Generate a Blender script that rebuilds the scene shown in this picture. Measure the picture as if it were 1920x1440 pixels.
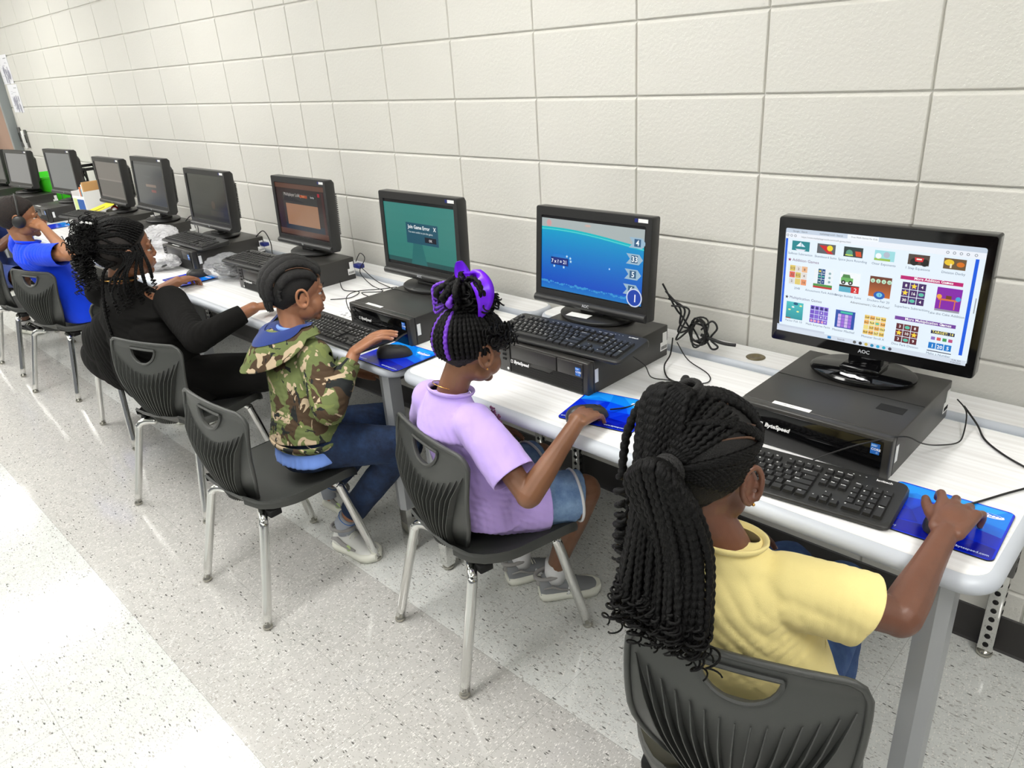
import bpy, bmesh, math, random
from mathutils import Vector, Matrix, noise
from math import pi, sin, cos, radians as RAD
for o in list(bpy.data.objects): bpy.data.objects.remove(o)
SC = bpy.context.scene
COL = SC.collection
# ---------------------------------------------------------------- camera
cam_d = bpy.data.cameras.new('camera'); cam = bpy.data.objects.new('camera', cam_d); COL.objects.link(cam)
cam_d.sensor_width = 36.0
cam_d.lens = 36.0 * 1402.11 / 1920.0
cam_d.clip_start = 0.02
_R = Matrix(((0.71613012, 0.69507639, -0.0634544), (0.23780307, -0.32845484, -0.9140936), (-0.65620678, 0.63952031, -0.40050771)))
_M = Matrix((_R[0], -_R[1], -_R[2])).transposed()
cam.matrix_world = Matrix.Translation((0.58879, -1.96473, 1.54354)) @ _M.to_4x4()
SC.camera = cam
# ---------------------------------------------------------------- view, world and ceiling lights
SC.view_settings.view_transform = 'Standard'; SC.view_settings.look = 'None'
SC.view_settings.gamma = 1.0; SC.view_settings.use_curve_mapping = False
SC.view_settings.exposure = 0.0
W = bpy.data.worlds.new('world'); SC.world = W; W.use_nodes = True
W.node_tree.nodes['Background'].inputs[0].default_value = (0.93, 0.96, 1.0, 1)
W.node_tree.nodes['Background'].inputs[1].default_value = 0.22
PANEL_POWER = 17.0
PANELS = [(-5.95, -1.42), (-3.5, -1.42), (-1.05, -1.42), (1.4, -1.42), (-5.95, -3.85), (-3.5, -3.85), (-1.05, -3.85), (1.4, -3.85), (-8.4, -1.42), (-8.4, -3.85)]  # last two, at the far left, are added to brighten that end of the wall

# ---------------------------------------------------------------- materials
def nt(name):
    m = bpy.data.materials.new(name); m.use_nodes = True
    return m, m.node_tree, m.node_tree.nodes['Principled BSDF']
def lin(c):
    return tuple((x / 12.92 if x <= 0.04045 else ((x + 0.055) / 1.055) ** 2.4) for x in c[:3]) + (1.0,)
def mat(name, rgb, rough=0.5, metal=0.0, spec=0.5, bump=0.0, bscale=200.0, coat=0.0, var=0.0, vscale=8.0, sheen=0.0, trans=0.0, alpha=1.0):
    """plain procedural surface: sRGB colour, optional noise bump and slight colour mottling"""
    m, t, b = nt(name); N = t.nodes; L = t.links
    c = lin(rgb)
    b.inputs['Base Color'].default_value = c
    b.inputs['Roughness'].default_value = rough; b.inputs['Metallic'].default_value = metal
    b.inputs['Specular IOR Level'].default_value = spec
    if coat: b.inputs['Coat Weight'].default_value = coat; b.inputs['Coat Roughness'].default_value = 0.05
    if sheen: b.inputs['Sheen Weight'].default_value = sheen; b.inputs['Sheen Roughness'].default_value = 0.5
    if trans: b.inputs['Transmission Weight'].default_value = trans
    if alpha < 1: b.inputs['Alpha'].default_value = alpha
    if bump or var:
        tc = N.new('ShaderNodeTexCoord')
    if bump:
        n = N.new('ShaderNodeTexNoise'); n.inputs['Scale'].default_value = bscale; n.inputs['Detail'].default_value = 3
        bp = N.new('ShaderNodeBump'); bp.inputs['Strength'].default_value = bump; bp.inputs['Distance'].default_value = 0.002
        L.new(tc.outputs['Object'], n.inputs['Vector']); L.new(n.outputs['Fac'], bp.inputs['Height']); L.new(bp.outputs['Normal'], b.inputs['Normal'])
    if var:
        n2 = N.new('ShaderNodeTexNoise'); n2.inputs['Scale'].default_value = vscale; n2.inputs['Detail'].default_value = 4
        rp = N.new('ShaderNodeMapRange'); rp.inputs['From Min'].default_value = 0.3; rp.inputs['From Max'].default_value = 0.7
        rp.inputs['To Min'].default_value = 1 - var; rp.inputs['To Max'].default_value = 1 + var
        mx = N.new('ShaderNodeVectorMath'); mx.operation = 'SCALE'; mx.inputs[0].default_value = c[:3]
        L.new(tc.outputs['Object'], n2.inputs['Vector']); L.new(n2.outputs['Fac'], rp.inputs['Value'])
        L.new(rp.outputs['Result'], mx.inputs['Scale']); L.new(mx.outputs[0], b.inputs['Base Color'])
    return m
MATS = {}
def M(key):
    return MATS[key]
def attr_mat(name, emit=0.0, rough=0.4, coat=0.0):
    """colour comes from the printed design stored on the mesh; a screen also emits it"""
    m, t, b = nt(name)
    a = t.nodes.new('ShaderNodeVertexColor'); a.layer_name = 'print'
    b.inputs['Roughness'].default_value = rough
    if coat: b.inputs['Coat Weight'].default_value = coat; b.inputs['Coat Roughness'].default_value = 0.08
    if emit:
        b.inputs['Base Color'].default_value = (0.01, 0.01, 0.01, 1)
        t.links.new(a.outputs['Color'], b.inputs['Emission Color']); b.inputs['Emission Strength'].default_value = emit
    else:
        t.links.new(a.outputs['Color'], b.inputs['Base Color'])
    return m
MATS['black_plastic'] = mat('black plastic', (0.15, 0.15, 0.148), 0.38, bump=0.15, bscale=900)
MATS['black_gloss'] = mat('gloss black plastic', (0.035, 0.035, 0.04), 0.08)
MATS['black_case'] = mat('black painted steel', (0.19, 0.185, 0.175), 0.36, bump=0.12, bscale=700)
MATS['dark_grey'] = mat('dark grey plastic', (0.19, 0.19, 0.185), 0.5)
MATS['key'] = mat('keycap plastic', (0.13, 0.13, 0.13), 0.38)
MATS['chrome'] = mat('chrome', (0.86, 0.86, 0.85), 0.07, metal=1.0)
MATS['nickel'] = mat('nickel glide', (0.75, 0.74, 0.70), 0.25, metal=1.0)
MATS['silver_paint'] = mat('silver painted steel', (0.64, 0.65, 0.66), 0.4, metal=0.25)
MATS['edge_band'] = mat('silver edge band', (0.75, 0.77, 0.80), 0.35)
MATS['bracket'] = mat('grey bracket steel', (0.36, 0.36, 0.35), 0.5)
MATS['chair_plastic'] = mat('charcoal chair plastic', (0.255, 0.26, 0.25), 0.36, bump=0.25, bscale=1400)
MATS['cable'] = mat('black cable', (0.05, 0.05, 0.05), 0.5)
MATS['white_label'] = mat('white label', (0.93, 0.93, 0.92), 0.5)
MATS['void'] = mat('dark opening', (0.02, 0.02, 0.02), 0.8)
MATS['print'] = attr_mat('printed colours', 0, 0.45)
MATS['pad_print'] = attr_mat('printed mouse pad', 0, 0.22)
MATS['screen_bright'] = attr_mat('lit screen', 1.0, 0.25)
MATS['blue_plug'] = mat('blue plug', (0.10, 0.15, 0.45), 0.4)

# ---------------------------------------------------------------- mesh builder
class MB:
    def __init__(s): s.v = []; s.f = []; s.m = []; s.c = []; s.sm = []
    def add(s, vs, fs, mi=0, col=None, smooth=False, mt=None):
        o = len(s.v)
        s.v += [tuple(mt @ Vector(p)) if mt else tuple(p) for p in vs]
        s.f += [tuple(i + o for i in f) for f in fs]; s.m += [mi] * len(fs); s.c += [col] * len(fs); s.sm += [smooth] * len(fs)
        return s
    def bm(s, b, mi=0, col=None, smooth=False, mt=None):
        b.verts.index_update()
        s.add([v.co for v in b.verts], [[v.index for v in f.verts] for f in b.faces], mi, col, smooth, mt); b.free(); return s
    def box(s, c, d, bev=0.0, mi=0, col=None, rot=None, seg=2, mt=None):
        b = bmesh.new(); bmesh.ops.create_cube(b, size=1.0)
        bmesh.ops.scale(b, vec=d, verts=b.verts)
        if bev: bmesh.ops.bevel(b, geom=list(b.edges), offset=min(bev, min(d) * 0.49), segments=seg, profile=0.5, affect='EDGES')
        m = Matrix.Translation(c)
        if rot is not None: m = m @ (rot if isinstance(rot, Matrix) else Matrix.Rotation(rot, 4, 'Z'))
        if mt: m = mt @ m
        return s.bm(b, mi, col, bool(bev), m)
    def prism(s, poly, z0, z1, mi=0, col=None, mt=None, smooth=False):
        n = len(poly); vs = [(x, y, z0) for x, y in poly] + [(x, y, z1) for x, y in poly]
        fs = [tuple(range(n - 1, -1, -1)), tuple(range(n, 2 * n))] + [(i, (i + 1) % n, n + (i + 1) % n, n + i) for i in range(n)]
        return s.add(vs, fs, mi, col, smooth, mt)
    def tube(s, path, r, n=8, mi=0, col=None, cap=True, flat=1.0, mt=None, closed=False):
        P = [Vector(p) for p in path]; k = len(P); vs = []
        rs = r if hasattr(r, '__len__') else [r] * k
        T = []
        for i in range(k):
            a = P[max(i - 1, 0)]; b = P[min(i + 1, k - 1)]
            if closed: a = P[(i - 1) % k]; b = P[(i + 1) % k]
            t = (b - a); T.append(t.normalized() if t.length > 1e-9 else Vector((0, 0, 1)))
        u = T[0].orthogonal().normalized()
        for i in range(k):
            u = (u - T[i] * u.dot(T[i]));
            u = u.normalized() if u.length > 1e-6 else T[i].orthogonal().normalized()
            w = T[i].cross(u)
            for j in range(n):
                a = 2 * pi * j / n; vs.append(P[i] + (u * cos(a) + w * sin(a) * flat) * rs[i])
        fs = []
        for i in range(k - (0 if closed else 1)):
            i2 = (i + 1) % k
            for j in range(n): fs.append((i * n + j, i * n + (j + 1) % n, i2 * n + (j + 1) % n, i2 * n + j))
        if cap and not closed: fs += [tuple(range(n - 1, -1, -1)), tuple(range((k - 1) * n, k * n))]
        return s.add(vs, fs, mi, col, True, mt)
    def lathe(s, prof, n=24, mi=0, col=None, mt=None, sy=1.0):
        k = len(prof); vs = [(r * cos(2 * pi * j / n), r * sy * sin(2 * pi * j / n), z) for r, z in prof for j in range(n)]
        fs = [(i * n + j, i * n + (j + 1) % n, (i + 1) * n + (j + 1) % n, (i + 1) * n + j) for i in range(k - 1) for j in range(n)]
        fs += [tuple(range(n - 1, -1, -1)), tuple(range((k - 1) * n, k * n))]
        return s.add(vs, fs, mi, col, True, mt)
    def ball(s, c, r, mi=0, col=None, mt=None, seg=10):
        b = bmesh.new(); bmesh.ops.create_uvsphere(b, u_segments=seg, v_segments=max(4, seg * 2 // 3), radius=1)
        r = r if hasattr(r, '__len__') else (r, r, r)
        m = Matrix.Translation(c) @ Matrix.Diagonal((*r, 1))
        return s.bm(b, mi, col, True, (mt @ m) if mt else m)
    def grid(s, rows, mi=0, col=None, smooth=True, closed_u=False, mt=None):
        R = len(rows); C = len(rows[0]); vs = [p for r in rows for p in r]
        fs = [(i * C + j, i * C + (j + 1) % C, (i + 1) * C + (j + 1) % C, (i + 1) * C + j) for i in range(R - 1) for j in range(C if closed_u else C - 1)]
        return s.add(vs, fs, mi, col, smooth, mt)
    def build(s, name, mats, parent=None, loc=None, autosmooth=None, fix=True):
        me = bpy.data.meshes.new(name); me.from_pydata(s.v, [], s.f)
        mats = mats if isinstance(mats, (list, tuple)) else [mats]
        for m in mats: me.materials.append(MATS[m] if isinstance(m, str) else m)
        me.polygons.foreach_set('material_index', s.m); me.polygons.foreach_set('use_smooth', s.sm)
        if any(c is not None for c in s.c):
            at = me.color_attributes.new('print', 'FLOAT_COLOR', 'CORNER'); k = 0; buf = []
            for f, c in zip(s.f, s.c): buf += list(lin(c) if c else (1, 1, 1, 1)) * len(f)
            at.data.foreach_set('color', buf)
        if fix:
            b = bmesh.new(); b.from_mesh(me); bmesh.ops.recalc_face_normals(b, faces=b.faces); b.to_mesh(me); b.free()
        if autosmooth is not None: me.set_sharp_from_angle(angle=autosmooth)
        me.update()
        o = bpy.data.objects.new(name, me); COL.objects.link(o)
        if parent is not None: o.parent = parent
        if loc is not None: o.location = loc
        return o
def arr(o, label, cat, group=None):
    o['label'] = label; o['category'] = cat
    if group: o['group'] = group
    return o
def thing(name, label, cat, loc=(0, 0, 0), rz=0.0, group=None):
    o = bpy.data.objects.new(name, None); COL.objects.link(o); o.location = loc; o.rotation_euler = (0, 0, rz)
    o.empty_display_size = 0.05
    return arr(o, label, cat, group)
def struct(o): o['kind'] = 'structure'; return o
def kids(o): return [c for c in bpy.data.objects if c.parent == o]
def dup(root, loc, rz=0.0, label=None, group=None):
    def cp(o, par):
        c = o.copy(); COL.objects.link(c)
        if par is not None: c.parent = par
        for ch in kids_of[o.name]: cp(ch, c)
        return c
    kids_of = {}
    def idx(o):
        kids_of[o.name] = [c for c in o.children]
        for c in o.children: idx(c)
    idx(root)
    r = cp(root, None); r.location = loc; r.rotation_euler = (0, 0, rz)
    if label: r['label'] = label
    if group: r['group'] = group
    return r
def spline(pts, n=8):
    """Catmull-Rom through the points"""
    P = [Vector(p) for p in pts]; out = []
    for i in range(len(P) - 1):
        a = P[max(i - 1, 0)]; b = P[i]; c = P[i + 1]; d = P[min(i + 2, len(P) - 1)]
        for k in range(n):
            t = k / n
            out.append(0.5 * ((2 * b) + (c - a) * t + (2 * a - 5 * b + 4 * c - d) * t * t + (3 * b - a - 3 * c + d) * t ** 3))
    out.append(P[-1]); return out
def rrect(w, h, r, n=6, cx=0, cy=0):
    out = []
    for (sx, sy, a0) in ((1, 1, 0), (-1, 1, 90), (-1, -1, 180), (1, -1, 270)):
        for k in range(n + 1):
            a = RAD(a0 + 90 * k / n); out.append((cx + sx * (w / 2 - r) + r * cos(a), cy + sy * (h / 2 - r) + r * sin(a)))
    return out
_tc = {}
def text_geo(txt, size, bold=0.0, shear=0.0):
    key = (txt, round(size, 5), bold, shear)
    if key in _tc: return _tc[key]
    cu = bpy.data.curves.new('t', 'FONT'); cu.body = txt; cu.size = size; cu.resolution_u = 2; cu.fill_mode = 'FRONT'; cu.offset = bold; cu.shear = shear
    ob = bpy.data.objects.new('t', cu); COL.objects.link(ob)
    dg = bpy.context.evaluated_depsgraph_get()
    me = bpy.data.meshes.new_from_object(ob.evaluated_get(dg))
    vs = [tuple(v.co) for v in me.vertices]; fs = [tuple(p.vertices) for p in me.polygons]
    bpy.data.objects.remove(ob); bpy.data.curves.remove(cu); bpy.data.meshes.remove(me)
    _tc[key] = (vs, fs); return vs, fs
class Art:
    """flat printed or displayed design: coloured polygons stacked in thin layers on one face (x right, y up)"""
    def __init__(s): s.mb = MB(); s.z = 0.0
    def up(s): s.z += 0.00004; return s.z
    def poly(s, pts, col): z = s.up(); s.mb.add([(x, y, z) for x, y in pts], [tuple(range(len(pts)))], 0, col); return s
    def rect(s, x0, y0, x1, y1, col): return s.poly([(x0, y0), (x1, y0), (x1, y1), (x0, y1)], col)
    def circ(s, x, y, r, col, n=16, sy=1.0): return s.poly([(x + r * cos(2 * pi * k / n), y + r * sy * sin(2 * pi * k / n)) for k in range(n)], col)
    def star(s, x, y, r, col): return s.poly([(x + (r if k % 2 == 0 else r * 0.45) * sin(pi * k / 5), y + (r if k % 2 == 0 else r * 0.45) * cos(pi * k / 5)) for k in range(10)], col)
    def text(s, t, x, y, size, col, bold=0.0, center=False, shear=0.0):
        vs, fs = text_geo(t, size, bold, shear)
        if not vs: return s
        w = max(v[0] for v in vs) if center else 0; z = s.up()
        s.mb.add([(v[0] + x - w / 2, v[1] + y, z) for v in vs], fs, 0, col); return s
    def grad(s, x0, y0, x1, y1, c0, c1, n=12):
        s.up()
        for k in range(n):
            a = y0 + (y1 - y0) * k / n; b = y0 + (y1 - y0) * (k + 1) / n; t = (k + .5) / n
            s.mb.add([(x0, a, s.z), (x1, a, s.z), (x1, b, s.z), (x0, b, s.z)], [(0, 1, 2, 3)], 0, tuple(c0[i] * (1 - t) + c1[i] * t for i in range(3)))
        return s
    def onto(s, mb, mt, mi=0):
        for f, c in zip(s.mb.f, s.mb.c): pass
        mb.add(s.mb.v, s.mb.f, mi, None, False, mt); mb.c[-len(s.mb.f):] = s.mb.c; return mb
# ================================================================ room
BW, BH = 0.4064, 0.2032
ZR = 1.411           # height of one mortar line
def wall_material():
    m, t, b = nt('painted concrete block'); N = t.nodes; L = t.links
    tc = N.new('ShaderNodeTexCoord')
    n1 = N.new('ShaderNodeTexNoise'); n1.inputs['Scale'].default_value = 95; n1.inputs['Detail'].default_value = 5
    n2 = N.new('ShaderNodeTexVoronoi'); n2.inputs['Scale'].default_value = 130
    r2 = N.new('ShaderNodeMapRange'); r2.inputs['From Min'].default_value = 0.0; r2.inputs['From Max'].default_value = 0.22
    ad = N.new('ShaderNodeMath'); ad.operation = 'MULTIPLY_ADD'; ad.inputs[1].default_value = 0.35
    bp = N.new('ShaderNodeBump'); bp.inputs['Strength'].default_value = 0.8; bp.inputs['Distance'].default_value = 0.0022
    for n in (n1, n2): L.new(tc.outputs['Object'], n.inputs['Vector'])
    L.new(n2.outputs['Distance'], r2.inputs['Value']); L.new(r2.outputs['Result'], ad.inputs[0]); L.new(n1.outputs['Fac'], ad.inputs[2])
    L.new(ad.outputs[0], bp.inputs['Height']); L.new(bp.outputs['Normal'], b.inputs['Normal'])
    n3 = N.new('ShaderNodeTexNoise'); n3.inputs['Scale'].default_value = 1.3; n3.inputs['Detail'].default_value = 2
    cr = N.new('ShaderNodeValToRGB'); cr.color_ramp.elements[0].color = lin((0.832, 0.824, 0.792)); cr.color_ramp.elements[1].color = lin((0.845, 0.838, 0.812))
    L.new(tc.outputs['Object'], n3.inputs['Vector']); L.new(n3.outputs['Fac'], cr.inputs['Fac']); L.new(cr.outputs['Color'], b.inputs['Base Color'])
    b.inputs['Roughness'].default_value = 0.62
    return m
MATS['wall'] = wall_material()
def block_wall(name, xs, zs, y=0.0, mt=None):
    """every block a raised face with sloped mortar joints"""
    mb = MB(); jh = 0.0062; jv = 0.0036; d = 0.0075
    for i in range(len(xs) - 1):
        for k in range(len(zs) - 1):
            x0, x1, z0, z1 = xs[i], xs[i + 1], zs[k], zs[k + 1]
            a, b, c, e = x0 + jv, x1 - jv, z0 + .0035, z1 - .0085
            dd = 0.0018
            v = [(x0, y + d, z0), (x1, y + d, z0), (x1, y + d, z1), (x0, y + d, z1),
                 (x0 + 0.0015, y + d, z0 + 0.002), (x1 - 0.0015, y + d, z0 + 0.002), (x1 - 0.0015, y + d, z1 - 0.0015), (x0 + 0.0015, y + d, z1 - 0.0015),
                 (a, y + 0.0008, c), (b, y + 0.0008, c), (b, y + 0.0008, e), (a, y + 0.0008, e),
                 (a + dd, y, c + dd), (b - dd, y, c + dd), (b - dd, y, e - dd), (a + dd, y, e - dd)]
            f = []
            for r in (0, 4, 8):
                for q in range(4): f.append((r + q, r + (q + 1) % 4, r + 4 + (q + 1) % 4, r + 4 + q))
            f.append((12, 13, 14, 15)); mb.add(v, f, 0, None, False, mt)
    x0, x1, z0, z1 = xs[0], xs[-1], zs[0], zs[-1]
    mb.add([(x0, y + .15, z0), (x1, y + .15, z0), (x1, y + .15, z1), (x0, y + .15, z1), (x0, y + d, z0), (x1, y + d, z0), (x1, y + d, z1), (x0, y + d, z1)],
           [(0, 1, 2, 3), (0, 1, 5, 4), (1, 2, 6, 5), (2, 3, 7, 6), (3, 0, 4, 7)], 0, None, False, mt)
    return mb.build(name, 'wall', fix=False)
zs = [0.0] + [ZR + BH * k for k in range(-6, 7)]
xs = [BW * c for c in (7, 6, 5, 4, 3, 2, 1, 0, -1, -2, -3, -4, -5, -6)] + [-BW * 6.656] + [-BW * (7.327 + k) for k in range(0, 12)] + [-7.55]
xs = sorted(set(round(x, 4) for x in xs))
struct(block_wall('wall_back', xs, zs))
# wall above and beyond the door
XD0, XD1 = -8.75, -7.60
struct(block_wall('wall_back_far', [-9.9, -9.5, -9.15, XD0], zs))
mb = MB(); mb.box(((XD0 - 7.55) / 2, 0.075, (2.2 + zs[-1]) / 2), (abs(XD0 + 7.55), 0.15, zs[-1] - 2.2)); struct(mb.build('wall_above_door', 'wall'))
struct(block_wall('wall_left', [BW * k for k in range(0, 16)], zs, 0, Matrix.Translation((-9.9, 0, 0)) @ Matrix.Rotation(RAD(-90), 4, 'Z') @ Matrix.Scale(-1, 4, (0, 1, 0)) @ Matrix.Scale(1, 4)))
# door with frame
fr = MB(); fr.box((-7.575, 0.03, 1.1), (0.05, 0.2, 2.2), 0.004); fr.box((XD0 + .025, 0.03, 1.1), (0.05, 0.2, 2.2), 0.004); fr.box(((XD0 + XD1) / 2, 0.03, 2.175), (1.2, 0.2, 0.05), 0.004)
MATS['door_frame'] = mat('grey door frame paint', (0.55, 0.57, 0.57), 0.45)
MATS['door_wood'] = mat('brown door wood', (0.62, 0.50, 0.43), 0.45, var=0.1, vscale=3)
MATS['door_dark'] = mat('dark brown door stile', (0.33, 0.21, 0.12), 0.45)
dr = MB(); dr.box(((XD0 + XD1) / 2, 0.06, 1.08), (1.06, 0.045, 2.14), 0.003)
d = dr.build('door_1', 'door_wood'); struct(d)
struct(fr.build('trim_1', 'door_frame'))
st = MB(); st.box((-7.70, 0.034, 1.08), (0.16, 0.012, 2.12), 0.002); s_ = st.build('door_stile', 'door_dark', d); s_['label'] = 'dark brown stile'
hd = MB(); hd.tube([(-7.78, 0.02, 1.0), (-7.78, -0.03, 1.0), (-7.90, -0.035, 1.0)], 0.009, 8); hd.build('door_handle', 'chrome', d)
# baseboards
MATS['baseboard'] = mat('black vinyl baseboard', (0.20, 0.19, 0.185), 0.45)
def baseboard(name, x0, x1, y=0.0, mt=None):
    mb = MB(); prof = [(0, 0), (-0.012, 0), (-0.008, 0.006), (-0.004, 0.02), (-0.003, 0.105), (0, 0.109)]
    rows = [[(x, y + a, b) for a, b in prof] for x in (x0, x1)]
    mb.grid(rows, smooth=False, mt=mt); struct(mb.build(name, 'baseboard'))
baseboard('baseboard_back', -7.55, 2.84)
baseboard('baseboard_left', 0, 6.0, 0, Matrix.Translation((-9.9, 0, 0)) @ Matrix.Rotation(RAD(-90), 4, 'Z') @ Matrix.Scale(-1, 4, (0, 1, 0)))
# ---- floor
def floor_material():
    m, t, b = nt('speckled vinyl tile'); N = t.nodes; L = t.links
    tc = N.new('ShaderNodeTexCoord'); sp = N.new('ShaderNodeSeparateXYZ'); L.new(tc.outputs['Object'], sp.inputs[0])
    def math(op, a, bb=None, c=None):
        n = N.new('ShaderNodeMath'); n.operation = op
        for i, v in enumerate((a, bb, c)):
            if v is None: continue
            if isinstance(v, (int, float)): n.inputs[i].default_value = v
            else: L.new(v, n.inputs[i])
        return n.outputs[0]
    Y = sp.outputs['Y']; X = sp.outputs['X']
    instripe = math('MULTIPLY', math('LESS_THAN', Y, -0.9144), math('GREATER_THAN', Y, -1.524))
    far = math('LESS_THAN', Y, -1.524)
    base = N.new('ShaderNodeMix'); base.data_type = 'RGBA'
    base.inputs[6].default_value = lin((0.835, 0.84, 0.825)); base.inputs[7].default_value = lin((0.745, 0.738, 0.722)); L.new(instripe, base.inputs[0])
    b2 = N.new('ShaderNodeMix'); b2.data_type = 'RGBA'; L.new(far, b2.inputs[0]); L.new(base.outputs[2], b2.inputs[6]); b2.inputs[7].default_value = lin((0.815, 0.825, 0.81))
    col = b2.outputs[2]
    # soft marbling
    nz = N.new('ShaderNodeTexNoise'); nz.inputs['Scale'].default_value = 26; nz.inputs['Detail'].default_value = 6; L.new(tc.outputs['Object'], nz.inputs['Vector'])
    mr = N.new('ShaderNodeMapRange'); L.new(nz.outputs['Fac'], mr.inputs['Value']); mr.inputs['From Min'].default_value = .3; mr.inputs['From Max'].default_value = .7; mr.inputs['To Min'].default_value = .95; mr.inputs['To Max'].default_value = 1.04
    sc = N.new('ShaderNodeVectorMath'); sc.operation = 'SCALE'; L.new(col, sc.inputs[0]); L.new(mr.outputs['Result'], sc.inputs['Scale']); col = sc.outputs[0]
    # flecks of several sizes and directions
    def fleck(rot, sx, sy, thr, keep, rgb, amt, seed):
        nonlocal col
        mp = N.new('ShaderNodeMapping'); mp.inputs['Rotation'].default_value = (0, 0, rot); mp.inputs['Scale'].default_value = (sx, sy, 1); mp.inputs['Location'].default_value = (seed, seed * 2, 0)
        L.new(tc.outputs['Object'], mp.inputs['Vector'])
        wn = N.new('ShaderNodeTexNoise'); wn.inputs['Scale'].default_value = 0.9; L.new(mp.outputs[0], wn.inputs['Vector'])
        av = N.new('ShaderNodeVectorMath'); av.operation = 'ADD'; L.new(mp.outputs[0], av.inputs[0]); L.new(wn.outputs['Color'], av.inputs[1])
        vo = N.new('ShaderNodeTexVoronoi'); vo.inputs['Scale'].default_value = 1.0; vo.voronoi_dimensions = '2D'; L.new(av.outputs[0], vo.inputs['Vector'])
        sv = N.new('ShaderNodeSeparateXYZ'); L.new(vo.outputs['Color'], sv.inputs[0])
        ra = math('MULTIPLY', sv.outputs['Y'], thr)
        f = math('MULTIPLY', math('LESS_THAN', vo.outputs['Distance'], ra), math('LESS_THAN', sv.outputs['X'], keep))
        mx = N.new('ShaderNodeMix'); mx.data_type = 'RGBA'; L.new(math('MULTIPLY', f, amt), mx.inputs[0]); L.new(col, mx.inputs[6]); mx.inputs[7].default_value = lin(rgb); col = mx.outputs[2]
    fleck(0.5, 75, 240, .38, .32, (.58, .57, .55), .6, 1.3)
    fleck(-0.7, 230, 90, .40, .5, (.93, .92, .90), .7, 4.1)
    fleck(1.9, 130, 300, .36, .34, (.62, .61, .59), .6, 7.7)
    fleck(0.1, 60, 170, .38, .07, (.24, .23, .22), .8, 9.2)
    fleck(2.5, 55, 110, .34, .16, (.62, .60, .58), .7, 15.2)
    # tile joints
    def joint(c):
        fr_ = math('FRACT', math('ADD', math('DIVIDE', c, 0.3048), 100.0)); dd = math('MINIMUM', fr_, math('SUBTRACT', 1.0, fr_)); return math('LESS_THAN', dd, 0.0022)
    jn = math('MAXIMUM', joint(Y), joint(math('ADD', X, 0.12)))
    jm = N.new('ShaderNodeMix'); jm.data_type = 'RGBA'; L.new(math('MULTIPLY', jn, .45), jm.inputs[0]); L.new(col, jm.inputs[6]); jm.inputs[7].default_value = lin((.45, .44, .42)); col = jm.outputs[2]
    L.new(col, b.inputs['Base Color'])
    b.inputs['Roughness'].default_value = 0.10; b.inputs['Specular IOR Level'].default_value = 0.45
    wv = N.new('ShaderNodeTexNoise'); wv.inputs['Scale'].default_value = 9; wv.inputs['Detail'].default_value = 2; L.new(tc.outputs['Object'], wv.inputs['Vector'])
    w2 = N.new('ShaderNodeTexNoise'); w2.inputs['Scale'].default_value = 220; L.new(tc.outputs['Object'], w2.inputs['Vector'])
    ah = math('ADD', wv.outputs['Fac'], math('MULTIPLY', w2.outputs['Fac'], 0.03))
    bp = N.new('ShaderNodeBump'); bp.inputs['Strength'].default_value = 0.18; bp.inputs['Distance'].default_value = 0.003; L.new(ah, bp.inputs['Height']); L.new(bp.outputs['Normal'], b.inputs['Normal'])
    return m
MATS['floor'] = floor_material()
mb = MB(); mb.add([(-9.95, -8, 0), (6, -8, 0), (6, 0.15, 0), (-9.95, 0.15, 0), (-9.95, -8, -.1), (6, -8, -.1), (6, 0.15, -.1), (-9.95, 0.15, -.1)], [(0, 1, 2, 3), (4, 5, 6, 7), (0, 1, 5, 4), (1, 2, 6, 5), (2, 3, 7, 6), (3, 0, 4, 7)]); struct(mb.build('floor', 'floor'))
# ---- ceiling with light panels
MATS['ceiling'] = mat('white ceiling tile', (0.9, 0.9, 0.88), 0.8, bump=0.3, bscale=300)
ZC = ZR + BH * 6 + 0.02
mb = MB(); mb.box((-1.95, -3.9, ZC + 0.05), (16, 8.2, 0.1)); struct(mb.build('ceiling', 'ceiling'))
m, t, b = nt('lit diffuser'); b.inputs['Base Color'].default_value = (0.9, 0.9, 0.9, 1); b.inputs['Emission Color'].default_value = (1.0, 0.985, 0.955, 1); b.inputs['Emission Strength'].default_value = PANEL_POWER; MATS['diffuser'] = m
p0 = None
for i, (px, py) in enumerate(PANELS):
    if p0 is None:
        p0 = thing('ceiling_light', 'flat white ceiling light panel in a grid of identical panels', 'ceiling light', (px, py, ZC - 0.03), 0, 'ceiling light panels')
        f = MB()
        for (cx, cy, dx, dy) in ((0.30, 0, .02, 1.24), (-0.30, 0, .02, 1.24), (0, .61, .58, .02), (0, -.61, .58, .02)): f.box((cx, cy, 0.015), (dx, dy, 0.03))
        f.build('frame', 'silver_paint', p0)
        g = MB(); g.box((0, 0, 0.012), (0.575, 1.195, 0.012)); g.build('diffuser', 'diffuser', p0)
    else: dup(p0, (px, py, ZC - 0.03))
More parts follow.
